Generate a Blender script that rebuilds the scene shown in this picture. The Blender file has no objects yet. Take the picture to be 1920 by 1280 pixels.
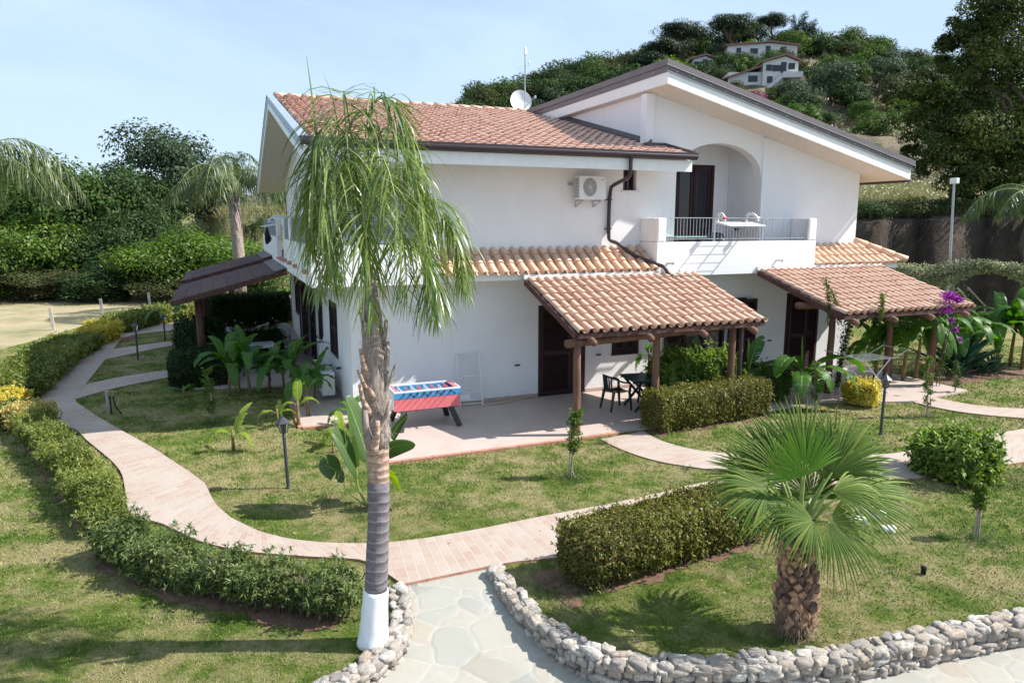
import bpy, math, random
import numpy as np
from mathutils import Vector, Matrix
from mathutils.geometry import tessellate_polygon
PI = math.pi
sc = bpy.context.scene
COL = sc.collection
RNG = np.random.default_rng(7)
R_ = random.Random(7)

# ---------------------------------------------------------------- camera geometry (used only to read distances)
FPX = 1327.4; PITCH = math.radians(9.52); YAW = math.radians(22.2)
FW = np.array([math.sin(YAW)*math.cos(PITCH), math.cos(YAW)*math.cos(PITCH), -math.sin(PITCH)])
RT = np.array([math.cos(YAW), -math.sin(YAW), 0.0]); DN = np.cross(FW, RT)
FH = np.array([math.sin(YAW), math.cos(YAW), 0.0])
CAM = np.array([0, 0, 4.2])
def ray(x, y): return FW + RT*(x-960)/FPX + DN*(y-640)/FPX
def gz(x, y, z=0.0):
    d = ray(x, y); return CAM + d*(z-CAM[2])/d[2]
def gy(x, y, Y):
    d = ray(x, y); return CAM + d*(Y-CAM[1])/d[1]
def gx(x, y, X):
    d = ray(x, y); return CAM + d*(X-CAM[0])/d[0]
def gd(x, y, D):
    d = ray(x, y); return CAM + d*D/float(np.dot(d, FH))
def rcu(r, b, u):   # right / back / up vector
    return RT*r + FH*b + np.array([0, 0, u])

# ---------------------------------------------------------------- materials
MATS = {}
class NT:
    def __init__(s, name):
        s.m = bpy.data.materials.new(name); s.m.use_nodes = True
        s.t = s.m.node_tree; s.n = s.t.nodes; s.l = s.t.links
        s.b = s.n['Principled BSDF']; s.out = s.n['Material Output']
        MATS[name] = s.m
    def new(s, typ, **kw):
        n = s.n.new(typ)
        for k, v in kw.items():
            if k.startswith('i_'):
                key = k[2:]; key = int(key) if key.isdigit() else key.replace('_', ' ')
                n.inputs[key].default_value = v
            else: setattr(n, k, v)
        return n
    def link(s, a, b): s.l.new(a, b)
    def ramp(s, fac, stops, interp='LINEAR'):
        r = s.n.new('ShaderNodeValToRGB'); r.color_ramp.interpolation = interp
        e = r.color_ramp.elements
        while len(e) < len(stops): e.new(0.5)
        for i, (p, c) in enumerate(stops):
            e[i].position = p; e[i].color = (*c, 1) if len(c) == 3 else c
        s.link(fac, r.inputs[0]); return r.outputs[0]
    def noise(s, scale, detail=4, rough=.55, vec=None, dist=0):
        n = s.new('ShaderNodeTexNoise'); n.inputs['Scale'].default_value = scale
        n.inputs['Detail'].default_value = detail; n.inputs['Roughness'].default_value = rough
        n.inputs['Distortion'].default_value = dist
        s.link(vec if vec is not None else s.pos(), n.inputs['Vector']); return n.outputs['Fac']
    def pos(s):
        if not hasattr(s, '_p'): s._p = s.new('ShaderNodeNewGeometry')
        return s._p.outputs['Position']
    def isl(s):
        s.pos(); return s._p.outputs['Random Per Island']
    def mix(s, f, a, b, typ='MIX'):
        n = s.new('ShaderNodeMixRGB', blend_type=typ)
        for i, v in enumerate((f, a, b)):
            if isinstance(v, (int, float)): n.inputs[i].default_value = v
            elif isinstance(v, tuple): n.inputs[i].default_value = (*v, 1)
            else: s.link(v, n.inputs[i])
        return n.outputs[0]
    def math(s, op, a, b=0):
        n = s.new('ShaderNodeMath', operation=op)
        for i, v in enumerate((a, b)):
            if isinstance(v, (int, float)): n.inputs[i].default_value = v
            else: s.link(v, n.inputs[i])
        return n.outputs[0]
    def bump(s, h, strength=.3, dist=.02):
        b = s.new('ShaderNodeBump'); b.inputs['Strength'].default_value = strength
        b.inputs['Distance'].default_value = dist
        s.link(h, b.inputs['Height']); s.link(b.outputs[0], s.b.inputs['Normal']); return b
    def col(s, v):
        if isinstance(v, tuple): s.b.inputs['Base Color'].default_value = (*v, 1)
        else: s.link(v, s.b.inputs['Base Color'])
    def rough(s, v): s.b.inputs['Roughness'].default_value = v

def simple(name, c, rough=.6, var=.12, nscale=6, bump=.1, metal=0, spec=None):
    t = NT(name); n = t.noise(nscale, 5)
    c2 = tuple(max(0, x*(1-var)) for x in c); c1 = tuple(min(1, x*(1+var)) for x in c)
    t.col(t.ramp(n, [(.3, c2), (.7, c1)])); t.rough(rough); t.b.inputs['Metallic'].default_value = metal
    if spec is not None: t.b.inputs['Specular IOR Level'].default_value = spec
    if bump: t.bump(t.noise(nscale*6, 3), bump, .01)
    return t.m

def stucco(name, c):
    t = NT(name)
    big = t.noise(.9, 5, .6); fine = t.noise(55, 3, .6)
    g = t.new('ShaderNodeSeparateXYZ'); t.link(t.pos(), g.inputs[0])
    cm = t.new('ShaderNodeCombineXYZ')
    t.link(t.math('MULTIPLY', g.outputs[0], 7), cm.inputs[0]); t.link(t.math('MULTIPLY', g.outputs[1], 7), cm.inputs[1])
    t.link(t.math('MULTIPLY', g.outputs[2], .55), cm.inputs[2])
    st = t.noise(1.0, 4, .6, cm.outputs[0])
    a = t.ramp(big, [(.3, tuple(x*.93 for x in c)), (.7, c)])
    b = t.mix(t.ramp(st, [(.58, (0, 0, 0)), (.8, (.30, .30, .30))]), a, (c[0]*.78, c[1]*.76, c[2]*.72))
    low = t.math('MULTIPLY', t.ramp(g.outputs[2], [(.0, (1, 1, 1)), (.22, (0, 0, 0))]), t.ramp(t.noise(3.5, 6, .7), [(.4, (0, 0, 0)), (.65, (.6, .6, .6))]))
    b = t.mix(low, b, (.46, .40, .34))
    t.col(b); t.rough(.85); t.bump(fine, .25, .004); return t.m

def leafmat(name, cols, trans=.35, rough=.45, spec=.3):
    t = NT(name); n = len(cols); kf = 1 if 'yellow' in name or 'cream' in name or 'flower' in name else .80
    cols = [tuple(x*kf for x in cc) for cc in cols]
    c = t.ramp(t.isl(), [(i/(n-1) if n > 1 else 0, cc) for i, cc in enumerate(cols)])
    big = t.noise(.8, 3)
    c = t.mix(.35, c, t.ramp(big, [(.35, tuple(x*.55 for x in cols[0])), (.65, cols[-1])]), 'MIX')
    t.col(c); t.rough(rough); t.b.inputs['Specular IOR Level'].default_value = spec
    tr = t.new('ShaderNodeBsdfTranslucent'); hs = t.new('ShaderNodeHueSaturation')
    hs.inputs['Saturation'].default_value = 1.15; hs.inputs['Value'].default_value = 1.4
    t.link(c, hs.inputs['Color']); t.link(hs.outputs[0], tr.inputs['Color'])
    mx = t.new('ShaderNodeMixShader'); mx.inputs[0].default_value = trans
    t.link(t.b.outputs[0], mx.inputs[1]); t.link(tr.outputs[0], mx.inputs[2]); t.link(mx.outputs[0], t.out.inputs['Surface'])
    return t.m

def tilemat(name, cols, dirt=.3):
    t = NT(name); n = len(cols)
    c = t.ramp(t.isl(), [(i/(n-1), cc) for i, cc in enumerate(cols)])
    nz = t.noise(9, 5, .65); sm = t.noise(1.3, 4)
    c = t.mix(t.ramp(nz, [(.5, (0, 0, 0)), (.75, (dirt,)*3)]), c, (.30, .24, .20))
    c = t.mix(t.ramp(sm, [(.5, (0, 0, 0)), (.85, (.18,)*3)]), c, (.60, .48, .40))
    c = t.mix(t.ramp(t.noise(3.2, 7, .72), [(.60, (0, 0, 0)), (.74, (.30,)*3)]), c, (.24, .18, .15))
    t.col(c); t.rough(.8); t.bump(t.noise(60, 3), .3, .006); return t.m

# ---------------------------------------------------------------- mesh helpers
class MB:
    def __init__(s): s.v = []; s.f = []
    def add(s, V, F):
        o = len(s.v); s.v += [tuple(p) for p in V]; s.f += [tuple(i+o for i in f) for f in F]; return s
    def box(s, c, d, rz=0, rx=0, ry=0):
        M = Matrix.Rotation(rz, 3, 'Z') @ Matrix.Rotation(ry, 3, 'Y') @ Matrix.Rotation(rx, 3, 'X')
        V = [Vector(c)+M @ Vector((x*d[0]/2, y*d[1]/2, z*d[2]/2)) for x in (-1, 1) for y in (-1, 1) for z in (-1, 1)]
        return s.add(V, [(0, 1, 3, 2), (4, 6, 7, 5), (0, 4, 5, 1), (2, 3, 7, 6), (0, 2, 6, 4), (1, 5, 7, 3)])
    def bb(s, x0, x1, y0, y1, z0, z1):
        return s.box(((x0+x1)/2, (y0+y1)/2, (z0+z1)/2), (abs(x1-x0), abs(y1-y0), abs(z1-z0)))
    def bar(s, a, b, w, h=None, up=(0, 0, 1)):   # rectangular bar from a to b
        a = Vector(a); b = Vector(b); h = h or w; d = (b-a).normalized(); u = Vector(up)
        if abs(d.dot(u)) > .98: u = Vector((1, 0, 0))
        sd = d.cross(u).normalized(); u = sd.cross(d)
        V = [p+sd*x*w/2+u*y*h/2 for p in (a, b) for x, y in ((-1, -1), (1, -1), (1, 1), (-1, 1))]
        return s.add(V, [(3, 2, 1, 0), (4, 5, 6, 7), (0, 1, 5, 4), (1, 2, 6, 5), (2, 3, 7, 6), (3, 0, 4, 7)])
    def tube(s, pts, r, n=8, caps=True, jit=0):
        pts = [Vector(p) for p in pts]; m = len(pts)
        rs = r if isinstance(r, (list, tuple)) else [r]*m
        V = []; u = None
        for i, p in enumerate(pts):
            d = (pts[min(i+1, m-1)]-pts[max(i-1, 0)]).normalized()
            if u is None:
                u = d.orthogonal().normalized()
            u = (u-d*u.dot(d)).normalized(); w = d.cross(u)
            for k in range(n):
                a = 2*PI*k/n; rr = rs[i]*(1+jit*R_.uniform(-1, 1))
                V.append(p+(u*math.cos(a)+w*math.sin(a))*rr)
        F = [(i*n+k, i*n+(k+1) % n, (i+1)*n+(k+1) % n, (i+1)*n+k) for i in range(m-1) for k in range(n)]
        if caps: F += [tuple(range(n-1, -1, -1)), tuple((m-1)*n+k for k in range(n))]
        return s.add(V, F)
    def lathe(s, c, prof, n=12):
        c = Vector(c); V = []; m = len(prof)
        for r, z in prof:
            for k in range(n):
                a = 2*PI*k/n; V.append(c+Vector((r*math.cos(a), r*math.sin(a), z)))
        F = [(i*n+k, i*n+(k+1) % n, (i+1)*n+(k+1) % n, (i+1)*n+k) for i in range(m-1) for k in range(n)]
        F += [tuple(range(n-1, -1, -1)), tuple((m-1)*n+k for k in range(n))]
        return s.add(V, F)
    def prism(s, poly, z0, z1):
        n = len(poly)
        V = [(x, y, z0) for x, y in poly]+[(x, y, z1) for x, y in poly]
        return s.add(V, [tuple(range(n-1, -1, -1)), tuple(range(n, 2*n))]+[(i, (i+1) % n, (i+1) % n+n, i+n) for i in range(n)])
    def quad(s, *P): return s.add(P, [tuple(range(len(P)))])

def mat(m): return MATS[m] if isinstance(m, str) else m
def _rootloc(p):
    L = Vector((0, 0, 0))
    while p is not None:
        L = L+p.location; p = p.parent
    return L
def finish(o, parent, smooth):
    COL.objects.link(o)
    if parent is not None: o.parent = parent
    return o
def mk(name, V, F, m, parent=None, smooth=False):
    """numpy mesh, all faces the same size"""
    V = np.asarray(V, np.float32).reshape(-1, 3); F = np.asarray(F, np.int32)
    if parent is not None:
        L = _rootloc(parent); V = V-np.array(L, np.float32)
    k = F.shape[1]; me = bpy.data.meshes.new(name)
    me.vertices.add(len(V)); me.vertices.foreach_set('co', V.ravel())
    me.loops.add(F.size); me.loops.foreach_set('vertex_index', F.ravel())
    me.polygons.add(len(F)); me.polygons.foreach_set('loop_start', np.arange(0, F.size, k, dtype=np.int32))
    me.polygons.foreach_set('loop_total', np.full(len(F), k, np.int32))
    me.update(calc_edges=True)
    if smooth: me.polygons.foreach_set('use_smooth', np.ones(len(F), bool))
    me.materials.append(mat(m))
    return finish(bpy.data.objects.new(name, me), parent, smooth)
def mkb(name, mb, m, parent=None, smooth=False, bevel=0):
    L = _rootloc(parent) if parent is not None else Vector((0, 0, 0))
    me = bpy.data.meshes.new(name)
    me.from_pydata([(p[0]-L.x, p[1]-L.y, p[2]-L.z) for p in mb.v], [], mb.f); me.update()
    if smooth:
        me.polygons.foreach_set('use_smooth', [True]*len(me.polygons))
    me.materials.append(mat(m))
    o = finish(bpy.data.objects.new(name, me), parent, smooth)
    if bevel:
        b = o.modifiers.new('bevel', 'BEVEL'); b.width = bevel; b.segments = 2; b.limit_method = 'ANGLE'
        b.angle_limit = math.radians(50)
    return o
def tag(o, label=None, cat=None, group=None, kind=None):
    if label: o['label'] = label
    if cat: o['category'] = cat
    if group: o['group'] = group
    if kind: o['kind'] = kind
    return o
def root(name, loc, label, cat, group=None, rz=0):
    o = bpy.data.objects.new(name, None); COL.objects.link(o); o.location = Vector(loc); o.empty_display_size = .1
    o.rotation_euler.z = rz
    return tag(o, label, cat, group)
def dup(r, loc, rz=0, scale=1, label=None, group=None):
    def cp(o, par):
        c = o.copy(); COL.objects.link(c)
        if par is not None: c.parent = par
        for ch in kids.get(o.name, []): cp(ch, c)
        return c
    kids = {}
    for o in list(bpy.data.objects):
        if o.parent is not None and o.parent.name in dupnames(r): kids.setdefault(o.parent.name, []).append(o)
    c = cp(r, None); c.location = Vector(loc); c.rotation_euler.z = rz
    c.scale = (scale,)*3 if isinstance(scale, (int, float)) else scale
    if label: c['label'] = label
    if group: c['group'] = group
    return c
def dupnames(r):
    s = {r.name}
    for ch in r.children_recursive: s.add(ch.name)
    return s
def fastdup(r, loc, rz=0, scale=1, label=None, group=None):
    c = r.copy(); COL.objects.link(c); c.location = Vector(loc); c.rotation_euler.z = rz
    c.scale = (scale,)*3 if isinstance(scale, (int, float)) else scale
    for ch in r.children:
        d = ch.copy(); COL.objects.link(d); d.parent = c
        for g in ch.children:
            e = g.copy(); COL.objects.link(e); e.parent = d
    if label: c['label'] = label
    if group: c['group'] = group
    return c

# ---------------------------------------------------------------- vegetation primitives (numpy)
def nrm(v): return v/np.maximum(np.linalg.norm(v, axis=-1, keepdims=True), 1e-9)
def leaves(P, N, L, W, jit=.9, fold=.22, up=.0, rng=RNG):
    n = len(P); L = np.broadcast_to(L, (n,))[:, None]; W = np.broadcast_to(W, (n,))[:, None]
    L = L*rng.uniform(.7, 1.25, (n, 1)); W = W*rng.uniform(.75, 1.2, (n, 1))
    nn = nrm(N+rng.normal(0, jit, (n, 3))); t = rng.normal(0, 1, (n, 3)); t[:, 2] += up
    d = nrm(t-nn*np.sum(t*nn, 1, keepdims=True)); sd = np.cross(nn, d)
    mid = P+d*L*.45
    V = np.stack([P, mid+sd*W/2+nn*fold*W, P+d*L-nn*L*.12, mid-sd*W/2+nn*fold*W], 1).reshape(-1, 3)
    return V, np.arange(4*n).reshape(n, 4)
def cat(parts):
    V = []; F = []; o = 0
    for v, f in parts:
        V.append(v); F.append(f+o); o += len(v)
    return np.concatenate(V), np.concatenate(F)
def ribbons(B, D, L, w, g, segs=4, side=None, rng=RNG, taper=.15, curl=0):
    """tapering drooping strips; B,D (n,3); L (n,)"""
    n = len(B); D = nrm(D); L = np.broadcast_to(L, (n,)); w = np.broadcast_to(w, (n,)); g = np.broadcast_to(g, (n,))
    if side is None:
        side = nrm(np.cross(D, np.array([0, 0, 1.0]))+rng.normal(0, .25, (n, 3)))
    p = B.copy(); d = D.copy(); lev = []
    for k in range(segs+1):
        t = k/segs; ww = w*(.45+.55*min(1, t*4)) if t < .3 else w*(1-(1-taper)*((t-.3)/.7)**1.3)
        s = nrm(side-d*np.sum(side*d, 1, keepdims=True))
        lev.append(p-s*ww[:, None]/2); lev.append(p+s*ww[:, None]/2)
        d = d.copy(); d[:, 2] -= g*(1/segs)*(1+t); d = nrm(d)
        p = p+d*(L/segs)[:, None]
    V = np.stack(lev, 1).reshape(-1, 3); m = 2*(segs+1)
    base = np.arange(n)[:, None]*m
    F = np.concatenate([base+np.array([[2*k, 2*k+1, 2*k+3, 2*k+2]]) for k in range(segs)], 0)
    return V, F
def shell_pts(n, c, r, rng=RNG, inner=.72, zmin=-2):
    u = nrm(rng.normal(0, 1, (n, 3))); u = u[u[:, 2] > zmin]
    rad = rng.uniform(inner, 1.05, (len(u), 1))
    r = np.asarray(r, float)
    return np.asarray(c)+u*rad*r, nrm(u/r)
def crown(c, R, nclump, nleaf, L, W, rng, flat=1.0, cr=.42, zmin=-.5, jit=.8, inner=.6):
    jit = jit*.68
    """clumpy crown: leaf clumps spread over an ellipsoid volume"""
    R = np.asarray(R, float); parts = []
    k = 0; per = max(8, nleaf//nclump)
    u = nrm(rng.normal(0, 1, (nclump, 3))); u[:, 2] = np.where(u[:, 2] < zmin, -u[:, 2]*.6, u[:, 2])
    rad = rng.uniform(.45, .86, (nclump, 1))
    cc = np.asarray(c)+u*rad*R
    for q in cc:
        s = rng.uniform(.65, 1.25)*cr; rr = R*s*np.array([1, 1, flat*.85]); rr = np.maximum(rr, .3*rr.max())
        P, N = shell_pts(per, q, rr, rng, inner, -.75)
        out = nrm((P-np.asarray(c))/R)
        V, F = leaves(P, N*.7+out*.5+np.array([0, 0, .35]), L, W, jit, rng=rng)
        parts.append((V, F))
    return cat(parts), cc
def poly_in(poly, X, Y):
    poly = np.asarray(poly); ins = np.zeros(len(X), bool); j = len(poly)-1
    for i in range(len(poly)):
        xi, yi = poly[i]; xj, yj = poly[j]
        c = ((yi > Y) != (yj > Y)) & (X < (xj-xi)*(Y-yi)/((yj-yi) if yj != yi else 1e-9)+xi)
        ins ^= c; j = i
    return ins
def densify(pts, step):
    out = []; pts = [np.asarray(p, float) for p in pts]
    for a, b in zip(pts[:-1], pts[1:]):
        n = max(1, int(np.ceil(np.linalg.norm(b-a)/step)))
        for i in range(n): out.append(a+(b-a)*i/n)
    out.append(pts[-1]); return np.array(out)
def smooth_line(pts, it=2):
    p = np.array([list(q) for q in pts], float)
    for _ in range(it):
        q = [p[0]]
        for a, b in zip(p[:-1], p[1:]): q += [a*.75+b*.25, a*.25+b*.75]
        q.append(p[-1]); p = np.array(q)
    return p
# ================================================================ MATERIALS
WHITE = stucco('white_stucco', (.83, .825, .835))
simple('white_paint', (.80, .80, .79), .45, .04)
simple('off_white', (.70, .70, .68), .5, .06)
simple('white_plastic', (.74, .75, .77), .35, .05, 3, 0)
simple('dark_metal', (.085, .072, .072), .5, .1, 4, .04)
simple('flashing_blue', (.34, .40, .48), .45, .12, 3, .04, .3)
simple('gutter_metal', (.035, .022, .028), .4, .1, 5, 0)
simple('galvanised', (.45, .47, .50), .4, .1, 12, 0, .6)
simple('lamp_iron', (.045, .052, .062), .45, .15, 20, .05)
simple('green_plastic', (.012, .060, .052), .3, .1, 5, 0)
simple('dark_green_plastic', (.015, .028, .034), .3, .1, 5, 0)
simple('game_red', (.70, .17, .19), .45, .1, 8, .03)
simple('game_blue', (.045, .27, .55), .45, .1, 8, .03)
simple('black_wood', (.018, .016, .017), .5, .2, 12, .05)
simple('grey_pvc', (.33, .33, .35), .5)
simple('soil', (.16, .085, .06), .95, .35, 5, .6)
simple('rock_white', (.62, .60, .56), .9, .2, 9, .5)
simple('black_cloth', (.012, .012, .018), .9)
simple('purple', (.30, .02, .30), .6)
simple('fibre', (.30, .21, .14), .95, .4, 30, .6)
simple('concrete_post', (.42, .38, .34), .9, .15, 9, .3)
simple('brass', (.25, .2, .1), .4)
simple('terracotta_plain', (.42, .20, .15), .8, .2, 9, .2)
simple('hose_tan', (.50, .42, .30), .6, .15, 9, 0)
simple('grille_dark', (.10, .10, .12), .5, .2, 40, 0)
simple('red_sticker', (.55, .06, .08), .5, 0, 1, 0)
simple('blue_sticker', (.06, .17, .38), .5, 0, 1, 0)
simple('field_green', (.33, .42, .38), .4)

def wood(name, c, sc_=(14, 14, 1.2), bump=.5):
    t = NT(name); m = t.new('ShaderNodeMapping'); m.inputs['Scale'].default_value = sc_
    t.link(t.pos(), m.inputs['Vector']); n = t.noise(1.0, 6, .65, m.outputs[0], .6)
    t.col(t.ramp(n, [(.3, tuple(x*.45 for x in c)), (.55, c), (.75, tuple(min(1, x*1.7) for x in c))]))
    t.rough(.75); t.bump(n, bump, .01); return t.m
wood('log_wood', (.17, .085, .055)); wood('beam_wood', (.085, .035, .028)); wood('shutter_wood', (.035, .011, .013), (3, 3, 20), .15)
wood('stake', (.45, .36, .28), (30, 30, 3))
tilemat('tile_main', [(.52, .305, .225), (.57, .35, .265), (.60, .385, .30), (.61, .42, .335), (.54, .325, .25)], .16)
tilemat('tile_pergola', [(.50, .31, .225), (.55, .355, .26), (.58, .385, .29), (.60, .425, .325), (.53, .335, .25)], .16)
tilemat('tile_band', [(.63, .40, .27), (.67, .44, .30), (.69, .45, .32), (.71, .50, .36), (.65, .41, .29)], .08)
simple('tile_under', (.28, .15, .11), .9, .3, 8, .3)
t = NT('shingle'); g = t.new('ShaderNodeTexBrick', i_Scale=1.0, i_Brick_Width=.95, i_Row_Height=.33, i_Mortar_Size=.012)
g.inputs['Color1'].default_value = (.115, .062, .060, 1); g.inputs['Color2'].default_value = (.075, .042, .044, 1); g.inputs['Mortar'].default_value = (.03, .018, .02, 1)
uvn = t.new('ShaderNodeUVMap'); t.link(uvn.outputs[0], g.inputs['Vector'])
t.col(t.mix(t.ramp(t.noise(30, 4), [(.3, (.25, .25, .25)), (.7, (0, 0, 0))]), g.outputs['Color'], (.05, .03, .035))); t.rough(.9); t.bump(t.noise(120, 2), .4, .004)

# glass
t = NT('window_glass'); t.col((.02, .022, .03)); t.rough(.05); t.b.inputs['Specular IOR Level'].default_value = .45
t = NT('lantern_glass'); t.col((.55, .55, .5)); t.rough(.15); t.b.inputs['Transmission Weight'].default_value = .85
t = NT('railing_mesh'); t.col(t.ramp(t.noise(1.5, 3), [(.3, (.12, .15, .20)), (.7, (.20, .235, .30))])); t.rough(.4)

# lawn: green, dry and bare patches
def lawncol(t, island=False):
    a = t.noise(.55, 6, .62); b = t.noise(2.6, 6, .68); f = t.noise(38, 3, .7)
    c1 = t.ramp(b, [(.30, (.06, .115, .025)), (.48, (.135, .19, .05)), (.62, (.28, .285, .115))])
    c2 = t.ramp(b, [(.35, (.36, .31, .16)), (.6, (.46, .385, .235)), (.8, (.42, .31, .21))])
    m = t.math('ADD', t.math('MULTIPLY', a, .5), t.math('MULTIPLY', t.noise(1.7, 8, .75), .5))
    c = t.mix(t.ramp(m, [(.47, (0, 0, 0)), (.555, (.85, .85, .85))]), c1, c2)
    c = t.mix(t.ramp(t.noise(.9, 5, .6), [(.66, (0, 0, 0)), (.74, (.8, .8, .8))]), c, (.20, .115, .08))
    if island:
        c = t.mix(.35, c, t.ramp(t.isl(), [(0, (.10, .18, .035)), (.45, (.22, .30, .08)), (.8, (.40, .40, .17)), (1, (.55, .48, .28))]))
    else:
        c = t.mix(t.ramp(f, [(.35, (.4, .4, .4)), (.6, (0, 0, 0))]), c, (.08, .10, .03))
        t.bump(t.noise(60, 4, .8), .9, .03)
    hs = t.new('ShaderNodeHueSaturation'); hs.inputs['Saturation'].default_value = 1.12; hs.inputs['Value'].default_value = .80; t.link(c, hs.inputs['Color'])
    return hs.outputs[0]
t = NT('lawn'); t.col(lawncol(t)); t.rough(.95); t.b.inputs['Specular IOR Level'].default_value = .1
t = NT('grass_blade'); t.col(lawncol(t, True)); t.rough(.7); t.b.inputs['Specular IOR Level'].default_value = .15
t = NT('dry_field'); n1 = t.noise(.5, 6, .65); n2 = t.noise(9, 5, .7)
c = t.ramp(n1, [(.32, (.17, .19, .075)), (.5, (.36, .30, .17)), (.7, (.46, .38, .24))])
t.col(t.mix(t.ramp(n2, [(.3, (.5, .5, .5)), (.65, (0, 0, 0))]), c, (.20, .17, .09))); t.rough(1); t.bump(n2, .8, .05)

# brick path (uv: u along, v across)
t = NT('brick_path'); uvn = t.new('ShaderNodeUVMap'); sp = t.new('ShaderNodeSeparateXYZ'); t.link(uvn.outputs[0], sp.inputs[0])
cb = t.new('ShaderNodeCombineXYZ'); t.link(sp.outputs[1], cb.inputs[0]); t.link(sp.outputs[0], cb.inputs[1])
wob = t.new('ShaderNodeVectorMath', operation='ADD'); t.link(cb.outputs[0], wob.inputs[0])
nz = t.new('ShaderNodeTexNoise', i_Scale=3.0); t.link(cb.outputs[0], nz.inputs['Vector'])
vm = t.new('ShaderNodeVectorMath', operation='SCALE'); t.link(nz.outputs['Color'], vm.inputs[0]); vm.inputs['Scale'].default_value = .03; t.link(vm.outputs[0], wob.inputs[1])
g = t.new('ShaderNodeTexBrick', i_Scale=1.0, i_Brick_Width=.30, i_Row_Height=.125, i_Mortar_Size=.008, i_Mortar_Smooth=.4, i_Bias=-.1)
t.link(wob.outputs[0], g.inputs['Vector'])
g.inputs['Color1'].default_value = (.36, .245, .19, 1); g.inputs['Color2'].default_value = (.41, .335, .28, 1); g.inputs['Mortar'].default_value = (.43, .40, .36, 1)
c = t.mix(t.ramp(t.noise(1.2, 6, .65), [(.38, (0, 0, 0)), (.66, (.7, .7, .7))]), g.outputs['Color'], (.41, .37, .325))
c = t.mix(t.ramp(t.noise(22, 4, .7), [(.55, (0, 0, 0)), (.75, (.35, .35, .35))]), c, (.38, .30, .24))
t.col(c); t.rough(.85); t.bump(t.math('SUBTRACT', t.math('MULTIPLY', t.noise(40, 3), .3), t.math('MULTIPLY', g.outputs['Fac'], .8)), .5, .01)
t = NT('brick_edge'); t.col(t.ramp(t.noise(8, 4), [(.3, (.34, .15, .10)), (.7, (.48, .27, .19))])); t.rough(.9); t.bump(t.noise(40, 3), .5, .01)
# patio tiles laid on the diagonal
t = NT('patio_tile'); mp = t.new('ShaderNodeMapping'); mp.inputs['Rotation'].default_value = (0, 0, PI/4); t.link(t.pos(), mp.inputs[0])
g = t.new('ShaderNodeTexBrick', offset=0, i_Scale=1.0, i_Brick_Width=.30, i_Row_Height=.30, i_Mortar_Size=.004, i_Mortar_Smooth=.3)
t.link(mp.outputs[0], g.inputs['Vector'])
g.inputs['Color1'].default_value = (.44, .35, .31, 1); g.inputs['Color2'].default_value = (.48, .39, .345, 1); g.inputs['Mortar'].default_value = (.42, .34, .30, 1)
t.col(t.mix(t.ramp(t.noise(2.5, 6, .65), [(.35, (0, 0, 0)), (.7, (.55, .55, .55))]), g.outputs['Color'], (.50, .43, .385))); t.rough(.55)
# crazy paving
t = NT('flagstone'); cds = t.pos()
wv = t.new('ShaderNodeTexNoise', i_Scale=2.2); t.link(cds, wv.inputs['Vector']); sc2 = t.new('ShaderNodeVectorMath', operation='SCALE'); t.link(wv.outputs['Color'], sc2.inputs[0]); sc2.inputs['Scale'].default_value = .28
ad = t.new('ShaderNodeVectorMath', operation='ADD'); t.link(cds, ad.inputs[0]); t.link(sc2.outputs[0], ad.inputs[1])
vo = t.new('ShaderNodeTexVoronoi', feature='DISTANCE_TO_EDGE', i_Scale=2.5); vc = t.new('ShaderNodeTexVoronoi', i_Scale=2.5)
t.link(ad.outputs[0], vo.inputs['Vector']); t.link(ad.outputs[0], vc.inputs['Vector'])
sx = t.new('ShaderNodeSeparateXYZ'); t.link(vc.outputs['Color'], sx.inputs[0])
stone = t.ramp(sx.outputs[0], [(0, (.25, .255, .225)), (.35, (.32, .32, .28)), (.6, (.36, .335, .28)), (.85, (.32, .28, .225)), (1, (.28, .285, .25))])
stone = t.mix(t.ramp(t.noise(14, 6, .7), [(.4, (0, 0, 0)), (.75, (.6, .6, .6))]), stone, (.30, .28, .24))
rust = t.math('MULTIPLY', t.ramp(vo.outputs['Distance'], [(.03, (0, 0, 0)), (.045, (1, 1, 1)), (.10, (0, 0, 0))]), t.ramp(t.noise(1.6, 5, .6), [(.56, (0, 0, 0)), (.66, (.45, .45, .45))]))
stone = t.mix(rust, stone, (.36, .25, .17))
j = t.ramp(vo.outputs['Distance'], [(.015, (1, 1, 1)), (.045, (0, 0, 0))])
j = t.mix(1, j, t.ramp(t.noise(5, 4, .6), [(.40, (.05, .05, .05)), (.64, (.6, .6, .6))]), 'MULTIPLY')
t.col(t.mix(t.ramp(t.noise(.9, 6, .65), [(.4, (0, 0, 0)), (.7, (.55, .55, .55))]), t.mix(j, stone, (.42, .415, .39)), (.37, .365, .335))); t.rough(.8); t.bump(t.math('ADD', t.math('MULTIPLY', t.noise(25, 5, .7), .5), t.ramp(vo.outputs['Distance'], [(0, (0, 0, 0)), (.12, (1, 1, 1))])), .35, .012)
# rubble stones
t = NT('rubble'); c = t.ramp(t.isl(), [(0, (.42, .36, .30)), (.25, (.55, .50, .44)), (.5, (.30, .275, .255)), (.7, (.52, .43, .34)), (.85, (.66, .63, .58)), (1, (.44, .34, .25))])
t.col(t.mix(t.ramp(t.noise(28, 7, .75), [(.40, (.7, .7, .7)), (.58, (0, 0, 0))]), c, (.20, .18, .165))); t.rough(.95); t.bump(t.noise(45, 6, .75), .9, .02)
simple('mortar', (.40, .355, .30), .95, .25, 15, .6)
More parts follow.
